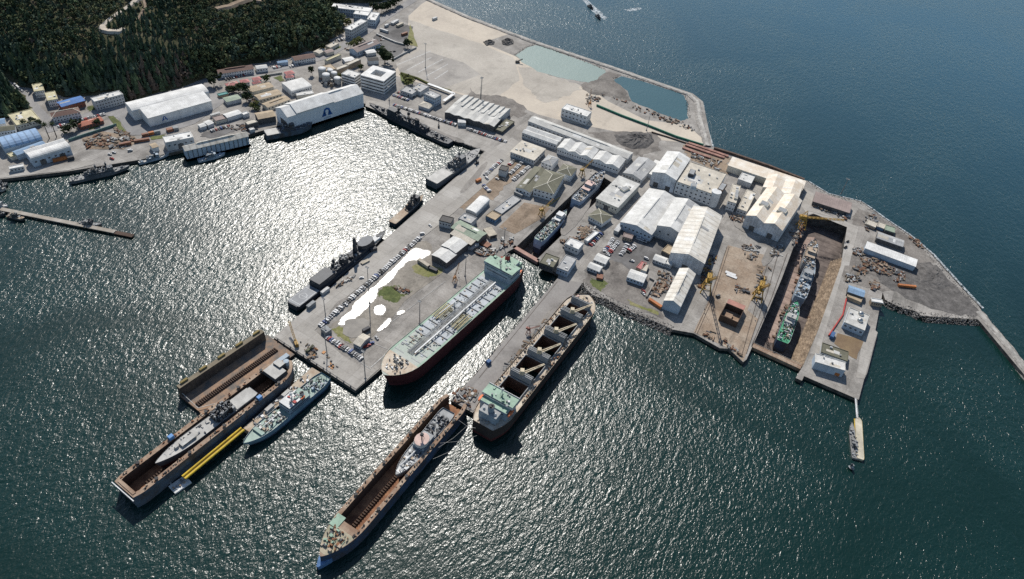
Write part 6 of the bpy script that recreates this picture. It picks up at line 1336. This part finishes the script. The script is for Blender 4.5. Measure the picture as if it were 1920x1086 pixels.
for i, a in enumerate((('rows of rusty steel sections beside the long white-roofed store','R',[(330,640),(520,640),(720,760),(700,850),(520,800),(360,720)],150),('rusty scrap around the store end by the dock road','R',[(230,520),(360,520),(350,600),(240,600)],60),('rusty girders by the headland road','R',[(230,730),(380,720),(400,830),(300,800)],50),('scattered orange and rusty frames left of the blue-grey shed','R',[(150,820),(300,820),(310,900),(160,900)],45),
    ('round rusty scrap cluster near the orange pipe wagon','R',[(430,900),(510,890),(520,980),(440,990)],45),('pale and rusty plates beneath the store corner','R',[(720,770),(820,780),(810,880),(700,890)],35),('plates and debris along the seaward headland edge','R',[(860,390),(960,420),(1060,540),(960,500)],30),('timber and scrap at the seaward end near plate huts','R',[(330,180),(480,110),(520,200),(400,330)],50),
    ('heap of rusty offcuts inside the fenced store by the ribbed sheds','D',[(560,770),(740,800),(700,960),(560,1060),(480,1040)],110),('brown pipes and plates beside the pier-root sheds','Q',[(620,480),(760,440),(940,470),(900,540),(720,550)],90),('rusty material in the town storage ground','a',[(600,1020),(740,970),(840,1000),(780,1070),(640,1080)],90),('pale and rusty material in the right of the town storage ground','a',[(780,1000),(900,990),(1000,1020),(900,1075),(790,1080)],70),
    ('line of rusty scrap below the green town verge','g',[(830,220),(950,290),(940,330),(820,260)],50),('mixed equipment on top of the tan building pad','k',[(430,0),(560,10),(530,110),(440,90)],50),('red-brown gratings on the tan building pad','k',[(370,290),(480,330),(460,360),(360,330)],24),('equipment between the tan pad and large dock','e',[(640,940),(740,930),(720,1010),(640,1020)],40),('machinery along the large dock edge under the yellow crane','e',[(780,830),(880,780),(880,850),(800,950)],50),
    ('scrap in the compound near the small dry dock','d',[(800,790),(940,800),(880,870),(780,880)],50),('rusty pieces at the pier end by the U-dock','S',[(420,560),(540,540),(600,680),(500,690)],30),('gear at the root of the finger pier end','n',[(880,40),(980,20),(1030,70),(960,150),(870,90)],60),('debris in the pier moss patch','i',[(920,375),(1040,405),(1010,430),(930,400)],24),('mooring gear on the quay beside the frigate','i',[(560,340),(640,300),(620,330),(500,390)],24),
    ('machinery between twin gables and the white block','C',[(150,650),(330,720),(300,780),(180,740)],40),('small plant at the dock head by the brown store','e',[(960,640),(1090,690),(1200,730),(1180,745),(950,655)],30),('boxes and clutter around the storage yard sheds','K',[(100,960),(440,930),(640,960),(600,1010),(420,1000)],60),('industrial clutter of silos and pipes behind the floating hangar','L',[(0,820),(60,850),(230,930),(150,1000),(20,960)],90),('clutter beside the large dock sill','k',[(200,620),(400,740),(440,820),(330,730),(120,640)],30),
    ('rusty plate stacks behind the white gabled shed','e',[(60,250),(300,330),(280,400),(70,300)],70),('rusted shore debris along the lagoon edge','c',[(1020,700),(1230,770),(1560,890),(1660,960),(1540,930),(1200,800)],80),('pale plant beside the green pipeline','c',[(850,690),(980,690),(940,740),(850,760)],40),('clutter on the town road verge by the brown house','K',[(480,600),(560,560),(620,720),(540,740)],30),('gear beside the small dry dock gate','j',[(230,40),(330,20),(300,80),(220,110)],26),('debris on the yard side of the pump houses','d',[(740,880),(860,880),(700,960),(650,900)],40),('mixed debris in the northern lot by the dark ridge roof','L',[(260,560),(400,580),(500,620),(640,560),(760,420),(640,400)],60))):
    scrap(*a, MIX if i % 2 else SCR, 200+i, *( (5, 4) if 'silos' in a[0] else ()))
silo_m = sm('silo_grey', (.42,.42,.4))
for k, (x, y, rr, hh) in enumerate(((120,870,4,9),(165,900,4,9),(75,930,5,10),(200,945,4.5,7),(30,870,5,11))):
    p = T('L', x, y); r = thing('silo', ordinal(k+1)+' pale silo in the plant behind the floating hangar, counted as '+['upper left of the group','centre top','lower left','lower right','far left'][k], 'silo', (p.x, p.y, GZ+.3), 0, 'silos behind the floating hangar'); r['label'] = 'pale silo, '+['upper middle','upper right','lower middle','lowest right','farthest left'][k]+' of five behind the floating hangar'
    g = MB(); g.tube((0,0,0),(0,0,hh),rr,n=14); g.build('tank', silo_m, r); g = MB(); g.dome(0,0,hh,rr*1.02,rr*.4,n=14); g.build('cap', white_p, r)
for k, (x, y) in enumerate(((690,415),(680,490))):
    p = T('A', x, y, GZ+7.6); g = MB(); g.dome(0,0,0,2.6,2.6,n=12); o = g.build('silver_dome', mat('silver_metal',(.6,.6,.58),.35,.05,.3,metal=1), None, p); tag(o, ('upper' if k == 0 else 'lower')+' of two silver domes on the flat plant house', 'dome')
# open steel hull block on the pad
c, a, L, W = frame('k', (272,512), (398,566), (442,480), GZ+6); r = thing('hull_block','open rusty steel hull section standing on the tan pad','hull block',(c.x,c.y,GZ+.3),a)
g = MB()
for (x, y, sx, sy) in ((0,-W/2,L,.5),(0,W/2,L,.5),(-L/2,0,.5,W-.5),(L/2,0,.5,W-.5)): g.box(x, y, 0, sx, sy, 7)
g.build('shell_plating', rustd, r); g = MB(); g.box(0,0,.02,L-.6,W-.6,.3); g.box(-2,0,.35,7,6,2); g.build('bottom_plating', rustl, r); g = MB(); g.box(0,W/2+4,0,L,7,6.5); g.build('side_block', sm('primer_red',(.36,.17,.13)), r)
# ------------------------------------------------------------------ dock gates, walls, fences, pipelines
def bar_thing(name, label, cat, pts, w, h, m, z=GZ+.3, part=None):
    r = thing(name, label, cat, pts[0]*1.0); r.location.z = z; g = MB(); o = pts[0]
    sec = []
    for i, p in enumerate(pts):
        d = pts[min(i+1, len(pts)-1)]-pts[max(i-1, 0)]; d.z = 0; d.normalize(); n = Vector((-d.y, d.x, 0)); q = p-o; zz = p.z-GZ if abs(p.z-GZ) > .1 else 0
        sec.append([(q.x+n.x*w/2, q.y+n.y*w/2, 0), (q.x+n.x*w/2, q.y+n.y*w/2, h), (q.x-n.x*w/2, q.y-n.y*w/2, h), (q.x-n.x*w/2, q.y-n.y*w/2, 0)])
    g.loft(sec, closed=True); g.add(sec[0], [(0,1,2,3)]); g.add(sec[-1], [(3,2,1,0)]); g.build(part or 'wall', m, r); return r
a, b = T('k',508,724), T('k',862,886); r = bar_thing('dock_gate','rusty floating gate closing the large dry dock','dock gate',[a, b],5.5,14.5,rustl,FL,'caisson')
d = b-a
for q in (-2.4, 2.4):
    g = MB(); n = Vector((-d.y, d.x, 0)).normalized()*q
    for k in range(15): p = d*(k/14)+n; g.beam((p.x,p.y,14.5),(p.x,p.y,15.6),.12)
    g.beam((n.x,n.y,15.6),(n.x+d.x,n.y+d.y,15.6),.14); g.build('handrail', pale_h, r)
a, b = dock1_l0+(dock1_l0-dock1_r0)*.1, dock1_r0+(dock1_r0-dock1_l0)*.1; bar_thing('dock_gate','pink-rusted gate closing the small dry dock','dock gate',[a, b],4.5,14.5,sm('pink_rust',(.42,.26,.21),.9),FL,'caisson')
bar_thing('sea_wall','dark brown sea wall behind the long cream workshop','wall',TS('e',[(225,232),(360,272),(620,360),(880,462)]),3,2.5,mat('dark_timber_wall',(.13,.09,.07),.9,.3,.3))
bar_thing('green_fence','long green screen fence across the pale sand','fence',TS('c',[(925,772),(1100,845),(1300,920),(1500,1000),(1700,1062)]),1.6,2.2,mat('green_screen',(.03,.17,.115),.8,.2,.3))
bar_thing('pipeline','dark pipeline lying parallel to the green fence','pipeline',TS('c',[(1325,965),(1440,1000),(1560,1040),(1640,1062)]),1.2,1.2,rustd)
bar_thing('garden_wall','teal wall along the town storage ground','wall',TS('a',[(500,1030),(620,990),(760,945),(850,915)]),.8,2.6,mat('teal_wall',(.16,.26,.24),.9,.2,.3))
bar_thing('hedge','dark hedge line beside the sand road','hedge',TS('N',[(430,50),(620,110),(760,180),(1000,255)]),2.5,1.6,crown_m[1])
bar_thing('lot_wall','pale wall around the northern lot','wall',TS('L',[(640,395),(740,440),(860,490),(960,515)]),1.6,2,pale_h)
bar_thing('lot_wall','dark retaining wall at the edge of the marshalling yard','wall',TS('L',[(830,680),(960,610),(1090,548)]),1,2,steel)
bar_thing('garden_wall','pale wall along the upper town road','wall',TS('K',[(640,395),(780,372),(900,352)]),.8,2,pale_h)
bar_thing('walled_channel','concrete-edged store compound in the stained yard','wall',TS('j',[(1285,460),(1350,345),(1310,320)]),1.2,1.6,concd)
for i, (t, p) in enumerate((('e',[(20,205),(150,250),(300,300)]),('e',[(40,192),(170,235),(330,290)]),('e',[(0,225),(90,262),(200,300)]))):
    bar_thing('pipe_stack', ['middle','seaward','inland'][i]+' of three pink-brown pipe racks behind the white gabled shed','pipe rack',TS(t,p),4,1.6,mat('pink_rust_pipes',(.40,.22,.17),.85,.25,.3,stripe=(1,1,.5)))
pts = TS('N',[(738,188),(850,228),(1035,300),(915,385)],GZ); r = thing('covered_walkway','L-shaped white covered walkway beside the three-storey block','walkway',(pts[0].x,pts[0].y,GZ+.3)); g = MB(); h2 = MB()
for a, b in zip(pts[:-1], pts[1:]):
    g.beam(a-pts[0]+Vector((0,0,3)), b-pts[0]+Vector((0,0,3)), 4, .3)
g.build('roof', white_p, r)
for a, b in zip(pts[:-1], pts[1:]):
    for k in range(8):
        p = a.lerp(b, k/8)-pts[0]; ubox('post', pale_h, r, (p.x, p.y, 1.4), (.3,.3,2.8))
# rooftop plant of the white block and the flat-roofed block
def on_roof(label, name, cat, t, a, b, c, h, zb, m):
    cc, an, L, W = frame(t, a, b, c, zb+h); r = thing(name, label, cat, (cc.x, cc.y, zb), an); g = MB(); g.box(0,0,0,L,W,h,0,0,.96); g.build('housing', m, r); g = MB(); g.box(0,0,h,L*.8,W*.8,.3); g.build('lid', steel, r); return r
on_roof('dark stain-ringed vent housing on the white flat-roofed block','roof_vent','roof vent','B',(545,335),(610,355),(625,295),3,GZ+15.8,dark_h)
on_roof('blue-grey lift house at the roof edge of the white block','lift_house','lift house','B',(580,480),(640,492),(655,450),4,GZ+15.8,greyblue)
on_roof('dark roof plant cluster near the stair tower','roof_vent','roof vent','B',(870,510),(935,535),(975,450),2.5,GZ+15.8,rustd)
on_roof('square hatch box on the grey flat-roofed block','roof_hatch','roof hatch','d',(1095,518),(1125,538),(1155,505),2,GZ+9.3,WALL['cream'])
on_roof('ridge vent on the left cream gable','roof_vent','roof vent','C',(505,550),(600,590),(620,545),3,GZ+17,WALL['cream'])
on_roof('ridge vent on the right cream gable','roof_vent','roof vent','C',(705,625),(805,665),(825,620),3,GZ+17,WALL['cream'])
on_roof('long monitor on the narrow cream hall','roof_monitor','roof monitor','C',(222,490),(262,500),(322,405),2,GZ+11.3,WALL['cream'])
p = T('B',815,690); r = thing('stair_tower','curved white stair tower at the corner of the white block','stair tower',(p.x,p.y,GZ)); g = MB(); g.tube((0,0,0),(0,0,17.5),5.2,n=18); g.build('tower', WALL['white'], r); g = MB(); g.tube((0,0,17.5),(0,0,18.1),5.4,n=18); g.build('cap', white_p, r)
for k in range(5):
    g = MB(); g.beam((-5.3,-2,3+k*3),(-10,-1,1.6+k*3),1.4,.25); g.beam((-10,-1,1.6+k*3),(-5.3,.5,.2+k*3),1.4,.25); g.build('stair_flight', white_p, r)
# breakwater crest, rocks on the shores
def berm(name, pts, w, h, m, seed=3):
    r = random.Random(seed); g = MB(); sec = []; D = []
    for a, b in zip(pts[:-1], pts[1:]):
        n = max(2, int((b-a).length/5)); D += [a.lerp(b, k/n) for k in range(n)]
    D.append(pts[-1])
    for i, p in enumerate(D):
        d = D[min(i+1, len(D)-1)]-D[max(i-1, 0)]; d.z = 0; d.normalize(); n = Vector((-d.y, d.x, 0))
        sec.append([(p.x+n.x*w*q+r.uniform(-.6,.6), p.y+n.y*w*q+r.uniform(-.6,.6), z*1.0+r.uniform(-.3,.3)) for q, z in ((-.75,-1),(-.45,GZ+h*.6),(-.2,GZ+h),(.2,GZ+h),(.45,GZ+h*.6),(.75,-1))])
    g.loft([s[::-1] for s in sec], mfun=lambda i, j: 1 if j == 2 else 0); return struct(name, g, m)
crest = mat('breakwater_crest',(.44,.42,.38),.9,.15,.1)
BW = TS('c',[(-320,-10),(0,132),(480,312),(1000,482),(1600,690),(1660,745)])+TS('e',[(118,0),(182,215)])
berm('breakwater', BW, 10, 1.5, [rockl, crest]); BW2 = px([(1836,585),(1872,628),(1925,694),(2100,920)]); berm('breakwater', BW2, 9, .8, [rockl, crest], 5)
rk = random.Random(5); pts = []
def boulders(line, n, w, zlo, zhi, s0, s1, side=1):
    seg = [(a, b) for a, b in zip(line[:-1], line[1:])]; tot = sum((b-a).length for a, b in seg)
    for a, b in seg:
        d = (b-a); nn = Vector((-d.y, d.x, 0)).normalized()
        for k in range(int(n*d.length/tot)):
            q = rk.random(); p = a.lerp(b, rk.random())+nn*(w*q*side); pts.append((p.x, p.y, zhi+(zlo-zhi)*q, rk.uniform(s0, s1), rk.uniform(s0, s1), rk.randrange(4), rk.randrange(3), rk.uniform(0, 6.3)))
def boulder(seed):
    r = random.Random(seed); v = []; 
    for z, q in ((-.3,.75),(.05,1),(.4,.6)):
        for k in range(6): a = k*PI/3+r.uniform(-.3,.3); v.append((.5*q*math.cos(a)*r.uniform(.7,1.2), .5*q*math.sin(a)*r.uniform(.7,1.2), z+r.uniform(-.08,.08)))
    v.append((0,0,.52)); f = [(j*6+k, j*6+(k+1)%6, (j+1)*6+(k+1)%6, (j+1)*6+k) for j in range(2) for k in range(6)]+[(12+k, 12+(k+1)%6, 18) for k in range(6)]; return v, f
boulders(BW, 1100, 7, -.3, 3.5, .8, 2.1, 1); boulders(BW, 700, 6, .5, 4, .7, 1.8, -1)
for ln, n in ((TS('j',[(820,350),(840,385),(905,445),(1000,470),(1120,540),(1250,590),(1390,650),(1480,690)]),520),(TS('A',[(965,255),(1110,330),(1300,380)])+px([(1728,592),(1790,596),(1834,599)]),330),(px([(1835,574)])+TS('R',[(1448,945),(1100,560),(850,350),(620,200),(400,40)])+TS('e',[(1300,615),(1060,558),(900,462)]),520),(BW2,160)):
    boulders(ln, int(n*1.9), 6, -.4, 3.6, .6, 1.9, -1); boulders(ln, n//2, 5, 3.6, 3.4, .5, 1.2, 1)
boulders(TS('c',[(338,405),(420,345),(480,328),(700,400),(985,508)]), 220, 4, 3.4, 3.8, .5, 1.4); boulders(TS('c',[(1050,575),(1110,553),(1300,603),(1565,693),(1590,860)]), 200, 4, 3.4, 3.8, .5, 1.4)
bo = scatter('shore_rocks', [boulder(i) for i in range(4)], pts, [rock, rockl, coal]); tag(bo, 'loose grey boulders lining the shores and breakwater', 'rocks', kind='stuff')
# bollards along the pier edges
g = MB(); g.tube((0,0,0),(0,0,.8),.5,.35,8); g.tube((0,0,.8),(0,0,1.05),.6,.6,8); ob_ = g.build('bollard', dark_h); bm_ = ob_.data; bpy.data.objects.remove(ob_)
for (t, a, b, n, nm) in (('j',(630,325),(25,1030),12,'left edge of the finger pier'),('S',(90,440),(990,1020),12,'end of the wide pier'),('N',(180,500),(1360,920),14,'north quay edge')):
    A, B = T(t,*a), T(t,*b)
    for k in range(n):
        p = A.lerp(B, (k+.5)/n); o = link('bollard', bm_, None, (p.x, p.y, GZ+.3)); tag(o, 'black bollard, %s from left or landward end of the %s' % (ordinal(k+1), nm), 'bollard', 'bollards on the '+nm)
# wakes and foam
fo_ = rag(px([(1085,-6),(1102,-2),(1128,26),(1140,34),(1134,38),(1112,24)],0), 2, 3); flat('foam_wake', fo_, foam, .06)
flat('foam_wake', rag(px([(1170,18),(1200,14),(1203,18),(1180,22)],0), 1.5, 3), foam, .06)

bar_thing('red_pipe','dark red pipe crossing the quay beside the flat plant house','pipe',TS('A',[(520,250),(480,430),(320,665)]),1,1.2,redp)
def floor_litter(label, t, pts, n, seed):
    P_ = [T(t, x, y, FL) for x, y in pts]; r = random.Random(seed); c = sum(P_, Vector())/len(P_); g = MB()
    for k in range(n):
        a = r.randrange(len(P_)); u, v = sorted((r.random(), r.random())); p = P_[a]*u+P_[(a+1) % len(P_)]*(v-u)+c*(1-v)-c
        g.box(p.x, p.y, 0, r.uniform(1, 6), r.uniform(.5, 2.5), r.uniform(.4, 2.2), r.choice((.05, 1.6, r.uniform(0, 3))), r.randrange(6))
    o = g.build('dock_staging', SCR, None, (c.x, c.y, FL+.02)); tag(o, label, 'staging')
floor_litter('staging and blocks on the floor left of the green-decked vessel','k',[(640,690),(760,420),(820,430),(720,720)],60,301)
floor_litter('staging and plates on the floor left of the grey vessels','k',[(790,350),(900,40),(940,40),(860,340)],70,302)
floor_litter('staging on the floor beside the earth steps','k',[(880,640),(1060,200),(1100,200),(930,640)],70,303)
floor_litter('blocks on the small dock floor','E',[(420,980),(700,640),(760,640),(520,1000)],40,304)

for ln, nm in ((BW, 'breakwater'), (px([(1835,574)])+TS('R',[(1448,945),(1100,560),(850,350),(620,200),(400,40)])+TS('e',[(1300,615),(1060,558),(900,462)]), 'headland')):
    off = []
    for i, p in enumerate(ln):
        d = ln[min(i+1, len(ln)-1)]-ln[max(i-1, 0)]; d.z = 0; d.normalize(); n = Vector((-d.y, d.x, 0)); off.append(p+n*(8.5 if nm == 'breakwater' else -7))
    strip('surf_line', off, 3.2, foam, -GZ+.09)
scrap('yellow-brown gear strewn along the crane rails beside the ribbed shed','k',[(205,60),(250,80),(150,330),(100,300)],60,[s_b, s_r, cr_y, dark_h, s_w],260)
scrap('low gear along the quay between the tan pad and large dock','k',[(560,150),(640,170),(560,420),(500,400)],45,[s_b, s_g, cr_y, dark_h, s_w],261)
scrap('hoses and gear lying along the finger pier edge','j',[(560,600),(600,600),(260,1000),(230,1000)],40,[s_b, s_g, dark_h, s_w],262,.8,7)
scrap('small gear scattered on the wide pier end','i',[(230,760),(420,860),(560,1000),(420,960),(250,830)],26,[s_g, dark_h, s_w, cr_o],263,1.2,3)
# ------------------------------------------------------------------ camera, sun, sky
cam = bpy.data.cameras.new('camera'); co = bpy.data.objects.new('camera', cam); COL.objects.link(co)
cam.sensor_width = 36; cam.lens = F/1920*36; cam.clip_end = 20000; cam.clip_start = 1
m4 = Matrix((CR, -CD, -CF)).transposed().to_4x4(); m4.translation = Vector((0, 0, H)); co.matrix_world = m4
SC.camera = co
sd = (CR*(712-960)+CD*(582-543)+CF*F).normalized(); sd.z = -sd.z          # towards the sun: its mirror image lies in the pier puddle
sl = bpy.data.lights.new('sun', 'SUN'); sl.energy = SUN_E; sl.angle = R(.53); sl.color = (1, .95, .88)
so = bpy.data.objects.new('sun', sl); COL.objects.link(so); so.rotation_euler = sd.to_track_quat('Z', 'Y').to_euler(); so.location = (0, 0, 900)
w = bpy.data.worlds.new('World'); SC.world = w; w.use_nodes = True; nt = w.node_tree
sky = nt.nodes.new('ShaderNodeTexSky'); sky.sky_type = 'NISHITA'; sky.sun_disc = False
sky.sun_elevation = math.asin(sd.z); sky.sun_rotation = math.atan2(sd.x, sd.y); sky.altitude = 100; sky.air_density = 1.1; sky.dust_density = .3; sky.ozone_density = 1.2
nt.links.new(sky.outputs[0], nt.nodes['Background'].inputs[0]); nt.nodes['Background'].inputs[1].default_value = SKY_E
SC.view_settings.view_transform = 'Standard'; SC.view_settings.look = 'None'; SC.view_settings.exposure = EXPO; SC.view_settings.gamma = 1
SC.render.engine = 'CYCLES'; SC.cycles.use_denoising = False; SC.cycles.max_bounces = 5; SC.cycles.sample_clamp_indirect = 4

# ------------------------------------------------------------------ thin sea haze
if HAZE:
    hm = bpy.data.materials.new('haze'); hm.use_nodes = True; hn = hm.node_tree; hn.nodes.clear(); ho = hn.nodes.new('ShaderNodeOutputMaterial'); hv = hn.nodes.new('ShaderNodeVolumePrincipled')
    hv.inputs['Color'].default_value = (.86,.93,1,1); hv.inputs['Density'].default_value = HAZE; hv.inputs['Anisotropy'].default_value = .3; hn.links.new(hv.outputs[0], ho.inputs['Volume'])
    g = MB(); g.box(0, 3000, -16, 13000, 13000, 476); o = g.build('haze', hm); o['kind'] = 'stuff'; o['label'] = 'thin bluish sea haze over the whole harbour'
